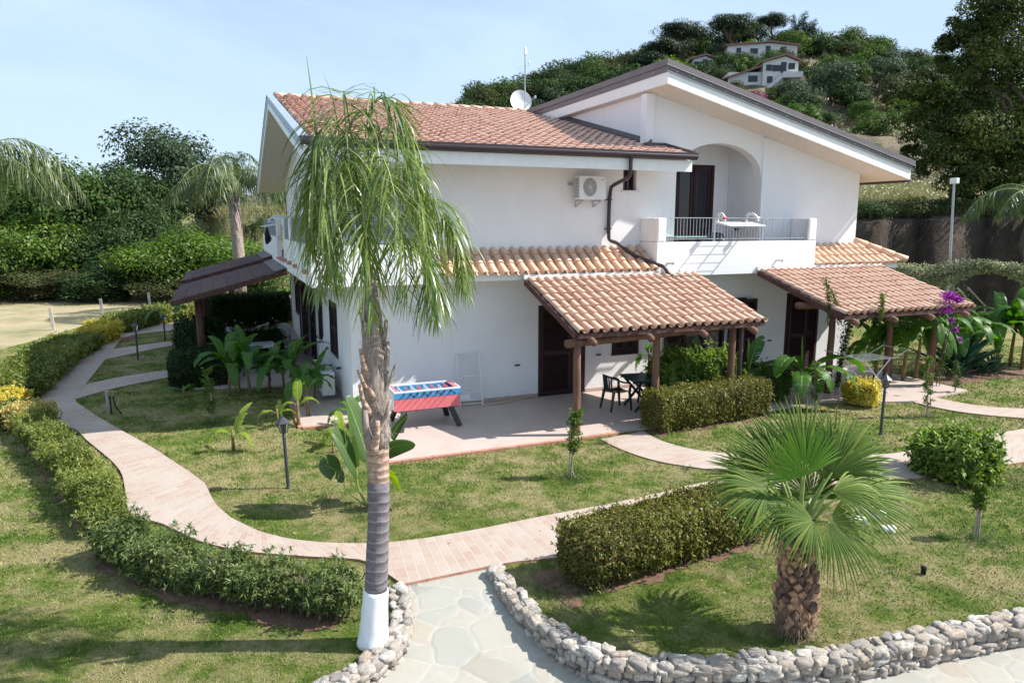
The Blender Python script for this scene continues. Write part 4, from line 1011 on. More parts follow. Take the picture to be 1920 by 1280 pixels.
leafmat('leaf_grey', [(.035, .065, .035), (.075, .12, .065), (.13, .18, .10)], .25, .6, .15)
leafmat('leaf_bright', [(.06, .13, .018), (.12, .22, .03), (.20, .31, .05)], .35)
leafmat('leaf_mid', [(.03, .075, .018), (.07, .14, .03), (.13, .21, .05)], .3, .6, .15)
leafmat('leaf_olive', [(.04, .055, .022), (.085, .105, .04), (.14, .15, .06)], .25, .6, .15)
leafmat('leaf_brown', [(.06, .05, .028), (.12, .095, .05), (.17, .13, .075)], .2)
leafmat('leaf_pine', [(.010, .028, .012), (.022, .05, .018), (.04, .075, .026)], .15)
leafmat('leaf_palm', [(.04, .105, .018), (.10, .20, .035), (.20, .31, .06), (.40, .46, .14)], .3, .3, .6)
leafmat('leaf_palm_bg', [(.025, .06, .02), (.06, .11, .03), (.11, .165, .05), (.22, .26, .10)], .25, .4, .4)
leafmat('leaf_fan', [(.045, .125, .02), (.12, .22, .03), (.30, .38, .07)], .3, .55, .25)
leafmat('leaf_fan_bright', [(.09, .24, .015), (.13, .32, .02), (.20, .38, .04)], .38, .5, .3)
leafmat('leaf_banana', [(.06, .17, .025), (.10, .24, .035), (.16, .31, .05)], .42, .45, .3)
leafmat('leaf_banana_y', [(.22, .36, .03), (.32, .45, .04), (.42, .50, .07)], .45, .35, .5)
leafmat('leaf_bop', [(.055, .12, .035), (.085, .16, .045), (.14, .22, .06)], .3, .4, .4)
leafmat('leaf_agave', [(.03, .085, .06), (.055, .13, .09), (.08, .17, .11)], .1, .4)
leafmat('flower_purple', [(.20, .012, .24), (.34, .025, .38), (.46, .06, .48)], .15)
leafmat('flower_white', [(.12, .17, .06), (.42, .43, .28), (.62, .61, .46), (.26, .31, .13)], .3)
simple('bark', (.13, .10, .08), .95, .35, 12, .8)
simple('bark_pale', (.27, .23, .19), .95, .3, 10, .8)
simple('twig', (.09, .065, .05), .95, .3, 12, .4)
simple('banana_stem', (.20, .14, .065), .8, .5, 9, .4)
simple('petiole', (.20, .27, .07), .5, .2, 9, .1)
# palm trunk ring bark
t = NT('palm_ring'); s = t.new('ShaderNodeSeparateXYZ'); t.link(t.pos(), s.inputs[0])
z = t.math('ADD', t.math('MULTIPLY', s.outputs[2], 62), t.math('MULTIPLY', t.noise(5, 4), 5)); w_ = t.math('SINE', z)
c = t.ramp(t.noise(14, 6, .7), [(.3, (.10, .088, .10)), (.6, (.17, .15, .165)), (.8, (.24, .21, .21))])
t.col(t.mix(t.ramp(w_, [(.80, (0, 0, 0)), (1, (.6, .6, .6))]), c, (.34, .31, .30))); t.rough(.9); t.bump(t.math('ADD', w_, t.noise(60, 4, .7)), .5, .01)
t = NT('palm_tan'); s = t.new('ShaderNodeSeparateXYZ'); t.link(t.pos(), s.inputs[0])
z = t.math('ADD', t.math('MULTIPLY', s.outputs[2], 75), t.math('MULTIPLY', t.noise(6, 4), 7)); w_ = t.math('SINE', z)
c = t.ramp(t.noise(18, 6, .7), [(.3, (.22, .13, .09)), (.55, (.40, .29, .22)), (.8, (.50, .42, .36))])
t.col(t.mix(t.ramp(w_, [(.7, (0, 0, 0)), (1, (.7, .7, .7))]), c, (.17, .085, .055))); t.rough(.9); t.bump(w_, .5, .012)
t = NT('palm_fibre'); m = t.new('ShaderNodeMapping'); m.inputs['Scale'].default_value = (24, 24, 5); t.link(t.pos(), m.inputs[0])
n = t.noise(1, 8, .75, m.outputs[0], 1.2); t.col(t.ramp(n, [(.3, (.10, .075, .06)), (.48, (.27, .22, .19)), (.62, (.44, .37, .32)), (.8, (.34, .19, .12))])); t.rough(1); t.bump(n, 1, .03)
simple('trunk_paint', (.74, .76, .80), .7, .06, 8, .3)
simple('boot_face', (.34, .20, .12), .9, .55, 16, .8)
simple('boot_dark', (.13, .08, .06), .95, .5, 20, .8)

# ================================================================ QUEEN PALM (foreground)
def palm_frond(name, m, parent, pts, nl=80, Ll=.62, w=.020, g=2.2, rach='petiole', start=.22, fan=.9, segs=5, rr=.014, seed=0, tw=0):
    rng = np.random.default_rng(seed+11)
    C = resample(smooth_line(pts, 3), 40); T = nrm(np.gradient(C, axis=0))
    mb = MB(); mb.tube([tuple(p) for p in C[::2]], [rr*(1-.75*i/19) for i in range(20)], 6, False)
    tt = rng.uniform(start, 1, nl*2); idx = tt*39; i0 = np.clip(idx.astype(int), 0, 38); f = (idx-i0)[:, None]
    B = C[i0]*(1-f)+C[i0+1]*f; D = nrm(T[i0]*(1-f)+T[i0+1]*f)
    sd = nrm(np.cross(D, np.array([0, 0, 1.0])+rng.normal(0, .02, 3))); sg = np.where(np.arange(nl*2) % 2, 1, -1)[:, None]
    up_ = np.cross(sd, D)
    d = sd*sg*rng.uniform(.7, 1.1, (nl*2, 1))+D*rng.uniform(.35, .8, (nl*2, 1))+up_*rng.normal(.15, .35, (nl*2, 1))*fan
    prof_ = np.sin(np.clip((tt-start)/(1-start), 0, 1)*PI*.86+.38)
    L = Ll*(.35+.75*prof_)*rng.uniform(.8, 1.15, nl*2)
    V, F = ribbons(B, d, L, w*(.6+.5*prof_), g*rng.uniform(.6, 1.3, nl*2), segs, rng=rng)
    o = mk(name, V, F, m, parent, smooth=True)
    mkb('rachis', mb, rach, o, True)
    return o
PB = np.array([1.19, 6.66, 0])
qp = root('queen_palm', (1.19, 6.66, -.05), 'foreground palm with drooping feathery fronds and white painted trunk base', 'palm tree')
def tp(px, py): p = gy(px, py, 6.66); return (p[0], p[1], p[2])
def trunk_seg(name, m, rows, parent, jit=.0, n=20):
    mb = MB(); P = [tp(x, y) for x, y, w in rows]; Rr = [w/2/1327*(float(np.dot(np.array(p)-CAM, FW))) for p, (x, y, w) in zip(P, rows)]
    P = resample(np.array([list(p)+[r_] for p, r_ in zip(P, Rr)]), 16); mb.tube([tuple(p[:3]) for p in P], [float(p[3]) for p in P], n, True, jit)
    return mkb(name, mb, m, parent, True)
trunk_seg('painted_base', 'trunk_paint', [(699, 1206, 60), (701, 1180, 53), (703, 1140, 49), (705, 1104, 46)], qp, .01)
tk = trunk_seg('trunk', 'palm_ring', [(705, 1106, 42), (707, 1050, 42), (709, 1000, 40), (710, 950, 40), (710, 900, 41)], qp, .01)
trunk_seg('bare_trunk', 'palm_tan', [(710, 905, 40), (709, 870, 40), (707, 835, 44)], qp, .015)
trunk_seg('fibre_trunk', 'palm_fibre', [(707, 838, 46), (706, 800, 50), (704, 750, 50), (702, 700, 48), (700, 650, 42), (698, 610, 38), (696, 560, 30), (692, 500, 22)], qp, .09, 16)
# old leaf bases sticking out of the trunk
for (bx, by, tx, ty, wd, db) in [(690, 700, 676, 655, 9, -.05), (700, 740, 671, 694, 8, -.10), (690, 770, 675, 722, 9, -.12), (718, 735, 742, 683, 8, -.05), (722, 690, 727, 640, 9, .0), (690, 640, 681, 600, 10, -.04), (712, 800, 731, 750, 9, -.1), (695, 830, 684, 770, 12, -.14), (716, 640, 724, 600, 9, 0), (700, 840, 708, 790, 13, -.16), (690, 615, 677, 585, 10, 0)]:
    a = gy(bx, by, 6.62+db*.6); b = gy(tx, ty, 6.58+db); mdl = (a+b)/2+rcu(.012*np.sign(tx-706), -.01, -.02); k = wd/1327*5.2
    mb = MB(); mb.tube([tuple(a-rcu(0, 0, .05)), tuple(a), tuple(mdl), tuple(b)], [k*1.1, k*.95, k*.65, k*.5], 8, True, .08); mkb('leaf_base', mb, R_.choice(['palm_fibre', 'palm_tan', 'bark_pale']), qp, True)
# loose fibre
n = 900; tt = RNG.uniform(600, 830, n); cen = np.array([gy(703, y, 6.66) for y in tt]); a = RNG.uniform(0, 2*PI, n); rad = .125*(1-.25*(830-tt)/230)
B = cen+np.stack([np.cos(a)*rad, np.sin(a)*rad, np.zeros(n)], 1); D = np.stack([np.cos(a)*.6-np.sin(a)*RNG.normal(0, 1, n), np.sin(a)*.6+np.cos(a)*RNG.normal(0, 1, n), RNG.normal(0, 1, n)], 1)
V, F = ribbons(B, D, RNG.uniform(.03, .13, n), .004, 1.2, 3); mk('trunk_fibres', V, F, simple('fibre_pale', (.42, .35, .29), .95, .3, 20, 0), qp)
O = gy(692, 548, 6.66)
FR = [  # control points as (right, back, up) from the crown base
 [(0, 0, 0), (-.13, .25, .9), (-.20, .22, 1.75), (-.16, -.2, 1.98), (-.06, -.55, 1.5), (.0, -.68, .75)],
 [(0, 0, 0), (-.10, .08, .9), (-.28, .02, 1.55), (-.47, -.12, 1.42), (-.56, -.2, .9), (-.55, -.2, .35)],
 [(0, 0, 0), (.03, .08, .9), (.14, .0, 1.62), (.36, -.1, 1.55), (.58, -.15, .95), (.68, -.2, .2)],
 [(0, 0, 0), (.06, -.10, .8), (.18, -.35, 1.40), (.34, -.52, 1.15), (.46, -.62, .5), (.5, -.66, -.15)],
 [(0, 0, 0), (.16, .15, .45), (.46, .25, .95), (.74, .32, .90), (.92, .35, .45), (.98, .35, -.05)],
 [(0, 0, 0), (-.08, -.12, .75), (-.20, -.38, 1.30), (-.32, -.52, 1.05), (-.38, -.6, .5), (-.36, -.62, .05)],
 [(0, 0, 0), (-.10, .22, .8), (-.28, .4, 1.3), (-.45, .5, 1.1), (-.55, .55, .5)],
 [(0, 0, 0), (.02, -.2, .7), (.04, -.5, 1.15), (.10, -.72, .85), (.16, -.78, .25), (.18, -.8, -.3)],
 [(0, 0, 0), (.14, -.02, .35), (.40, -.05, .60), (.62, -.08, .35), (.72, -.1, -.15), (.70, -.1, -.5)],
 [(0, 0, 0), (.0, .10, 1.0), (.04, .12, 1.75), (.16, .1, 1.95), (.38, .1, 1.75), (.55, .1, 1.2)],
 [(0, 0, 0), (.1, .25, .8), (.25, .5, 1.35), (.45, .7, 1.1), (.6, .8, .4)],
 [(0, 0, 0), (-.08, .05, .45), (-.22, -.1, .75), (-.34, -.15, .5), (-.38, -.2, .1)],
 [(0, 0, 0), (-.05, .1, .9), (-.22, -.1, 1.70), (-.38, -.3, 1.60), (-.48, -.4, 1.0), (-.5, -.42, .4)],
]
for k, f in enumerate(FR):
    pts = [O+rcu(p[0]*(.86 if p[0] < 0 else .90), p[1]*.85, p[2]*(.94 if p[2] > 0 else .5)) for p in f]
    palm_frond('frond', 'leaf_palm', qp, pts, 84, .54, .0165, 1.35 if k not in (8,) else 1.1, seed=k, start=.30, fan=1.15)
for k, (tx, ty, mx_, my_) in enumerate([(601, 163, 594, 235), (700, 178, 648, 205), (735, 190, 720, 300)]):
    a = O+rcu(-.1, 0, .8); b = gy(mx_, my_, 6.6); c = gy(tx, ty, 6.6)
    V, F = ribbons(np.array([gy(tx if k == 0 else 645, 330, 6.6)]*1), np.array([[-.05, 0, 1.0]]), [1.0 if k == 0 else .9], [.028], [.5 if k == 0 else 1.3], 9, rng=np.random.default_rng(k)); mk('spear_leaf', V, F, 'leaf_palm', qp, True)

# ================================================================ FAN PALM (foreground)
def fan_leaf(name, m, parent, hub, main, normal, rad, spread=200, nseg=40, droop=.25, seed=0, pleat=.46, keepfrom=None):
    rng = np.random.default_rng(seed+50); main = nrm(np.array(main, float)); normal = np.array(normal, float); normal = nrm(normal-main*np.dot(normal, main)); s = np.cross(normal, main)
    V = []; F = []; st = math.radians(spread)/nseg; lev = np.array([.03, .28, .52, .70, .86, 1.0])
    for i in range(nseg):
        a = -math.radians(spread)/2+(i+.5)*st; d = main*math.cos(a)+s*math.sin(a); e = np.cross(normal, d)
        R = rad*(1-.22*abs(a/(math.radians(spread)/2))**2)*rng.uniform(.93, 1.05); w = 2*math.tan(st/2); base = len(V)
        tipd = rng.uniform(.6, 1.5)*droop; tw = rng.normal(0, .03)
        for k, t_ in enumerate(lev):
            r_ = t_*R; wid = w*r_ if t_ <= .53 else w*.53*R*(1-((t_-.53)/.47))**.75+.002
            c = hub+d*r_+e*tw*r_*t_; c = c-normal*(.10*R*t_*t_)*1.0; c = c+np.array([0, 0, -1.0])*tipd*R*max(0, t_-.45)**2*1.8
            V += [c-e*wid/2, c+normal*pleat*wid, c+e*wid/2]
        for k in range(len(lev)-1):
            b = base+3*k; F += [(b, b+1, b+4, b+3), (b+1, b+2, b+5, b+4)]
    return mk(name, V, F, m, parent)
def petiole(parent, a, b, c, r0=.016, m='petiole'):
    mb = MB(); P = smooth_line([a, b, c], 3); mb.tube([tuple(p) for p in P], [r0*(1.6-1.0*i/(len(P)-1)) for i in range(len(P))], 7, False); return mkb('petiole', mb, m, parent, True)
FB = np.array([5.31, 5.19]); FD = float(FB @ FH[:2])
fp = root('fan_palm', (5.31, 5.19, -.05), 'small fan palm with stout scaly trunk and spiky green leaves in front', 'palm tree')
def trad(z): return float(np.interp(z, [-.05, .05, .2, .45, .7, .95, 1.1], [.13, .165, .185, .178, .155, .135, .10]))
mb = MB(); zs = np.linspace(-.08, 1.12, 16); mb.tube([(5.31-.03*z, 5.19, z) for z in zs], [trad(z)*.93 for z in zs], 18, True, .04); mkb('trunk', mb, 'boot_dark', fp, True)
Vb, Fb, Vd, Fd = [], [], [], []; bm1 = MB(); bm3 = MB()
k = 0
for row in range(13):
    z = .10+row*.078; nb = 11
    for i in range(nb):
        a = 2*PI*(i+.5*(row % 2))/nb+R_.uniform(-.12, .12); r_ = trad(z); cx = 5.31-.03*z; o_ = np.array([math.cos(a), math.sin(a), 0]); s = np.array([-math.sin(a), math.cos(a), 0])
        p = np.array([cx, 5.19, z])+o_*r_*.88; hw = 2*PI*r_/nb*.50; hh = .075*R_.uniform(.7, 1.35); out = R_.uniform(.02, .075)
        bt_ = p-np.array([0, 0, hh]); l = p-s*hw; rr_ = p+s*hw; tpv = p+np.array([0, 0, hh*.85])
        lo_ = o_*out; q = [bt_+o_*.01, rr_+lo_*.6, tpv+lo_*1.3, l+lo_*.6]; cc = p+lo_*1.25-np.array([0, 0, .01])
        (bm3 if R_.random() < .35 else bm1).add([bt_+o_*.012, rr_+lo_*.5, tpv+lo_*1.2, l+lo_*.5, cc, tpv-o_*.02, rr_-o_*.03, l-o_*.03], [(0, 1, 4), (1, 2, 4), (2, 3, 4), (3, 0, 4), (2, 1, 6, 5), (3, 2, 5, 7)])
mkb('leaf_scars', bm1, 'boot_face', fp); mkb('leaf_scars', bm3, 'boot_dark', fp)
n = 700; a = RNG.uniform(0, 2*PI, n); z = RNG.uniform(-.03, .32, n)**1; B = np.stack([5.31+np.cos(a)*.17, 5.19+np.sin(a)*.17, z], 1); D = np.stack([np.cos(a), np.sin(a), RNG.normal(-.2, .6, n)], 1)
V, F = ribbons(B, D, RNG.uniform(.04, .12, n), .005, 1, 3); mk('trunk_fibres', V, F, 'fibre', fp)
C0 = np.array([5.28, 5.19, 1.06])
LV = [ # hub px,py, back offset, main (r,b,u), normal (r,b,u), radius, spread, nseg, mat, droop
 ((1505, 868), .22, (0.02, .25, 1), (0, -1, .3), .72, 190, 40, 'leaf_fan', .05),
 ((1508, 893), -.05, (-.25, -.15, 1), (.15, -1, .15), .60, 170, 36, 'leaf_fan_bright', .1),
 ((1440, 915), .02, (-1, 0, .35), (.15, -.75, .9), .66, 175, 34, 'leaf_fan', .3),
 ((1420, 905), .30, (-.6, .5, .8), (.2, -.9, .4), .60, 170, 32, 'leaf_fan', .25),
 ((1585, 925), .05, (1, .1, .18), (-.1, -.7, 1), .82, 160, 38, 'leaf_fan', .25),
 ((1572, 905), .30, (.85, .5, .55), (-.3, -.8, .6), .78, 165, 34, 'leaf_fan', .25),
 ((1525, 975), -.34, (-1, -.35, -.1), (.0, -.75, .8), .48, 175, 32, 'leaf_fan', .4),
 ((1552, 978), -.36, (.8, -.35, -.35), (.1, -.8, .75), .60, 165, 36, 'leaf_fan', .45),
 ((1475, 945), -.1, (-1, -.1, .05), (.1, -.6, 1), .58, 160, 32, 'leaf_fan', .35),
 ((1455, 880), .25, (-.75, .2, 1), (.2, -1, .4), .66, 160, 34, 'leaf_fan', .15),
 ((1560, 875), .28, (.7, .2, 1), (-.2, -1, .4), .70, 160, 34, 'leaf_fan', .15),
 ((1560, 920), -.15, (.9, -.3, .1), (-.2, -.6, 1), .55, 120, 22, 'leaf_fan', .5),
 ((1500, 940), .45, (-.2, 1, .1), (0, .2, 1), .6, 160, 28, 'leaf_fan', .4),
 ((1470, 895), .15, (-.7, .1, .8), (.1, -1, .5), .60, 165, 32, 'leaf_fan', .15),
 ((1560, 885), .12, (.65, .1, .8), (-.2, -1, .5), .62, 165, 32, 'leaf_fan', .15),
 ((1520, 935), .2, (.1, .6, .7), (0, -.9, .6), .62, 170, 30, 'leaf_fan', .2),
 ((1545, 900), .15, (.3, .1, 1), (-.2, -1, .2), .55, 120, 22, 'leaf_fan', .1),
]
for k, (hp_, bo_, mn, nn, rd, spd, ns, mm_, dr) in enumerate(LV):
    hub = gd(hp_[0], hp_[1], FD+bo_); lf = fan_leaf('leaf', mm_, fp, hub, rcu(*mn), rcu(*nn), rd, spd, ns, dr, k)
    mid_ = (C0+hub)/2+np.array([0, 0, .08 if hub[2] > 1.1 else .14]); petiole(lf, C0-np.array([0, 0, .12]), mid_, hub, .015)
for k in range(10):
    a = k*.7; b = C0+np.array([math.cos(a)*.14, math.sin(a)*.14, .18]); mb = MB(); mb.tube([tuple(C0-np.array([0, 0, .1])+np.array([math.cos(a)*.06, math.sin(a)*.06, 0])), tuple(b)], [.03, .014], 6); mkb('leaf_base', mb, R_.choice(['boot_face', 'petiole', 'boot_dark']), fp)

# ================================================================ BANANAS
def banana_leaf(m, parent, P0, az, elev, L, W, droop, seed, pet=.18, name='leaf', tear=.35, roll=0):
    rng = np.random.default_rng(seed); n = 16; d = np.array([math.cos(az)*math.cos(elev), math.sin(az)*math.cos(elev), math.sin(elev)]); h = np.array([math.cos(az), math.sin(az), 0]); sd0 = np.cross(h, [0, 0, 1.0]); sd0 = nrm(sd0+np.array([0, 0, roll]))
    p = np.array(P0, float); pts = [p.copy()]; ds = [d.copy()]
    npet = 4
    for i in range(npet): p = p+d*L*pet/npet; pts.append(p.copy()); ds.append(d.copy())
    for i in range(n):
        d = d+np.array([0, 0, -1.0])*droop/n*(1+1.2*i/n); d = nrm(d); p = p+d*L/n; pts.append(p.copy()); ds.append(d.copy())
    mid = np.array(pts[npet:]); dd = np.array(ds[npet:]); m_ = len(mid); V = []; F = []
    t_ = np.linspace(0, 1, m_); wp = W*np.clip(np.sin(PI*np.clip(t_, 0, 1)**.75)**.55, .04, 1); wp[0] = W*.12; wp[-1] = W*.04
    for sgn in (-1, 1):
        off = 0.0; prev = None
        for i in range(m_-1):
            torn = rng.random() < tear and i > 1
            if prev is None or torn: dr0 = rng.uniform(-.12, .35); sh = rng.uniform(-.02, .05)*L
            rowA = []
            for j, ii in enumerate((i, i+1)):
                up = nrm(np.cross(sd0, dd[ii])); up = up if up[2] > 0 else -up
                w_ = wp[ii]/2; dr = dr0
                a = mid[ii]; b = a+sd0*sgn*w_*.5+up*w_*.22+dd[ii]*w_*.12; c = a+sd0*sgn*w_+up*w_*(.20-dr*1.3)+dd[ii]*w_*.28
                if torn and j == 0: c = c+dd[ii]*.05*W; b = b+dd[ii]*.01
                rowA.append((a, b, c))
            if prev is None or torn:
                base = len(V); V += list(rowA[0])
            else: base = prev
            nb = len(V); V += list(rowA[1]); F += [(base, base+1, nb+1, nb), (base+1, base+2, nb+2, nb+1)] if sgn > 0 else [(base+1, base, nb, nb+1), (base+2, base+1, nb+1, nb+2)]; prev = nb
    # keep all strips of one leaf a single island through the midrib
    V = np.array(V); key = {}; remap = np.arange(len(V)); 
    for i_, v in enumerate(V):
        kk = (round(v[0], 5), round(v[1], 5), round(v[2], 5)); remap[i_] = key.setdefault(kk, i_)
    F = [[int(remap[q]) for q in f] for f in F]; used = sorted({q for f in F for q in f}); mp_ = {q: i_ for i_, q in enumerate(used)}
    o = mk(name, V[used], [[mp_[q] for q in f] for f in F], m, parent, smooth=True)
    rb = MB(); P = np.array(pts); rb.tube([tuple(q) for q in P[::2]], [max(.003, .035*W*(1.3-1.1*i/(len(P[::2])-1))) for i in range(len(P[::2]))], 6, False); mkb('midrib', rb, 'petiole', o, True)
    return o
def banana(loc, label, stem_h, sr, lv, m='leaf_banana', group=None, seed=0, name='banana_plant', stem=True, lean=(0, 0)):
    r = root(name, loc, label, 'banana plant' if name == 'banana_plant' else 'plant', group); x, y, z = loc
    top = np.array([x+lean[0], y+lean[1], z+stem_h])
    if stem:
        mb = MB(); mb.tube([(x, y, z-.03), (x+lean[0]*.4, y+lean[1]*.4, z+stem_h*.5), tuple(top), tuple(top+np.array([0, 0, .12]))], [sr, sr*.85, sr*.6, sr*.35], 9, True, .06); mkb('stem', mb, 'banana_stem', r, True)
    for k, (az, el, L, W, dr) in enumerate(lv): banana_leaf(m, r, top-np.array([0, 0, .02*k]), math.radians(az), math.radians(el), L, W, dr, seed*17+k)
    return r
GB = 'banana plants'
G = lambda x, y: tuple(gz(x, y, LZ))
# small yellow-green ones on the left lawn
banana(G(438, 845), 'lone young banana plant with three bright yellow-green leaves on the left lawn', .30, .035, [(35, 60, .62, .20, .5), (185, 50, .55, .19, 2.4), (-30, 40, .50, .17, 2.6)], 'leaf_banana_y', GB, 1)
banana(G(345, 748), 'tiny banana shoot by the corner of the clipped box hedge', .22, .03, [(170, 25, .5, .16, 1.0), (10, 50, .35, .14, 1.5), (60, 40, .35, .14, 1.4)], 'leaf_banana', GB, 2)
banana(G(521, 800), 'low banana plant between the shaded clump and the lamp', .28, .035, [(180, 35, .42, .15, 1.5), (10, 30, .42, .16, 1.3), (60, 70, .3, .12, .6)], 'leaf_banana_y', GB, 3)
banana(G(560, 800), 'young banana plant with orange stem in front of the air conditioners', .45, .045, [(200, 45, .5, .16, 2.6), (80, 75, .6, .2, 1.2), (0, 55, .5, .16, 1.8)], 'leaf_banana_y', GB, 4)
banana(G(578, 782), 'banana plant with hanging torn leaf next to the orange stemmed one', .62, .05, [(150, 50, .5, .17, 2.6), (20, 50, .7, .19, 2.0), (250, 60, .6, .2, 1.4)], 'leaf_banana', GB, 5)
# shaded clump beside the left terrace
cl = [(430, 742, 1.0), (448, 738, .9), (470, 742, .95), (505, 735, .8), (534, 738, 1.05), (552, 742, .9), (566, 765, .8), (590, 752, .7)]
names_ = ['leftmost of the shaded banana clump beside the terrace', 'second from left in the shaded banana clump', 'third from left in the shaded banana clump', 'banana with dry stem in the middle of the shaded clump', 'tallest banana in the shaded clump, by the white table', 'banana leaning right of the tallest one in the shaded clump', 'front right banana of the shaded clump', 'banana between the shaded clump and the air conditioners']
for k, ((px, py, s_), nm) in enumerate(zip(cl, names_)):
    rng = random.Random(k+3); az0 = rng.uniform(0, 360)
    banana(G(px, py), nm, rng.uniform(.42, .8)*s_, .04, [(az0+i*62+rng.uniform(-15, 15), rng.uniform(45, 82), rng.uniform(.9, 1.3)*s_, .27, rng.uniform(1.0, 2.4)) for i in range(6)], 'leaf_banana', GB, 20+k, lean=(rng.uniform(-.06, .06), rng.uniform(-.06, .06)))
# clump right behind the queen palm
banana(G(640, 835), 'yellow-leaved banana left of the palm trunk by the terrace edge', .22, .04, [(175, 35, .45, .18, 2.2), (240, 60, .5, .2, 1.6), (90, 70, .5, .2, 1.0), (130, 45, .4, .16, 2.0), (0, 45, .4, .15, 1.8)], 'leaf_banana_y', GB, 40)
banana(G(660, 800), 'banana with one leaf raised against the white wall left of the palm', .35, .04, [(40, 48, .62, .2, 1.3), (185, 30, .6, .19, 1.9), (130, 60, .4, .16, 1.4)], 'leaf_banana', GB, 41)
banana(G(625, 850), 'small banana sprout at the foot of the yellow-leaved banana', .12, .03, [(160, 40, .25, .1, 2.0), (20, 40, .25, .1, 2.0)], 'leaf_banana_y', GB, 42)
bp_ = root('bird_of_paradise', tuple(gz(690, 952, LZ)), 'broad grey-green paddle-leaved plant growing behind the palm trunk', 'plant')
b0 = gz(690, 952, LZ)
def paddle(px0, py0, px1, py1, W, dback, seed, droop=.4, m='leaf_bop', roll=1.1):
    a = gd(px0, py0, float(b0[:2] @ FH[:2])+dback*.6); b = gd(px1, py1, float(b0[:2] @ FH[:2])+dback); d = b-a; L = np.linalg.norm(d); az = math.atan2(d[1], d[0]); el = math.asin(d[2]/L)
    mb = MB(); P = smooth_line([b0, (b0+a)/2+rcu((px0-690)/1327*5, 0, .05), a], 3); mb.tube([tuple(p) for p in P], .011, 6, False); 
    lf = banana_leaf(m, bp_, a-d/L*.02, az, el+.12, L, W, droop, seed, pet=.02, tear=.06, roll=roll); mkb('petiole', mb, 'petiole', lf, True)
paddle(668, 872, 634, 758, .46, -.15, 60, .1); paddle(668, 885, 618, 808, .44, -.35, 61, .3); paddle(690, 862, 640, 748, .5, .1, 62, .2); paddle(700, 860, 772, 812, .44, .2, 63, .6); paddle(700, 880, 762, 775, .42, .35, 64, .4); paddle(645, 896, 606, 858, .38, -.2, 65, .8)
paddle(712, 890, 768, 885, .36, -.1, 66, 1.6, 'leaf_banana_y'); paddle(722, 950, 758, 975, .2, -.1, 67, 1.0, leafmat('leaf_dead', [(.22, .08, .03), (.45, .24, .05)], .2))
# middle group between the clipped hedge and the second pergola
banana(G(1305, 730), 'banana rising behind the round shrub under the first pergola', .75, .05, [(185, 60, .7, .24, 2.4), (120, 65, .7, .24, 2.2), (20, 60, .7, .22, 2.2), (-60, 35, .85, .26, 1.5), (60, 80, .6, .2, .5)], 'leaf_banana', GB, 70)
banana(G(1215, 735), 'banana with one broad dark leaf hanging behind the middle pergola post', .95, .045, [(165, 10, .55, .26, 3.2), (60, 60, .5, .2, 1.5)], 'leaf_banana', GB, 71)
banana(G(1400, 752), 'banana with a rolled upright spear leaf right of the third pergola post', .72, .05, [(30, 55, 1.0, .36, .5), (-20, 28, 1.5, .44, 1.1), (170, 40, .9, .3, 1.8), (80, 86, .75, .06, .05), (235, 45, .6, .22, 2.2)], 'leaf_banana', GB, 72)
banana(G(1500, 760), 'large arching banana in front of the right-hand shutters', .74, .06, [(200, 52, 1.35, .44, 1.6), (-14, 38, 1.55, .46, 1.2), (-50, 36, 1.35, .42, 1.7), (225, 30, 1.2, .4, 1.3), (-85, 50, 1.0, .36, 2.2), (75, 84, .85, .06, .1), (265, 45, .8, .32, 2.2), (130, 55, .8, .3, 1.8)], 'leaf_banana', GB, 73)
# right-hand banana row behind the second pergola
rrow = [(1640, 712, .95), (1668, 708, 1.1), (1692, 716, 1.2), (1716, 712, 1.25), (1738, 706, 1.1), (1765, 700, 1.15), (1795, 700, 1.1), (1868, 690, 1.1), (1893, 686, 1.25), (1915, 692, 1.1), (1940, 690, 1.15)]
rl_ = ['leftmost banana of the row behind the second pergola', 'banana just left of the middle post of the second pergola', 'banana right of the middle post of the second pergola', 'fullest banana between the last two pergola posts', 'banana half hidden by the corner post with purple flowers', 'banana right of the purple flowered corner post', 'banana with long arching leaves beside the big agave', 'banana left of the pair at the right edge', 'tall banana at the right edge with upright leaf', 'banana cut by the right edge of the picture', 'outermost banana at the right edge']
for k, ((px, py, s_), nm) in enumerate(zip(rrow, rl_)):
    rng = random.Random(k+33); az0 = rng.uniform(0, 360); loc = G(px, py)
    banana(loc, nm, .92*s_, .055, [(az0+i*42+rng.uniform(-15, 15), rng.uniform(45, 84), rng.uniform(1.05, 1.55)*s_, .31*s_, rng.uniform(1.3, 2.8)) for i in range(10)], 'leaf_banana', GB, 90+k, lean=(rng.uniform(-.08, .08), rng.uniform(-.08, .08)))
banana(G(540, 600), 'bright banana in the sun at the far end of the left side', 1.1, .06, [(az, 50, .9, .3, 1.8) for az in (0, 75, 150, 220, 290)], 'leaf_banana', GB, 120)
banana(G(330, 640), 'banana with a long arching leaf left of the shingle pergola', .9, .05, [(195, 45, 1.1, .28, 1.8), (60, 60, .8, .25, 1.6), (300, 40, .8, .25, 1.9)], 'leaf_banana', GB, 121)

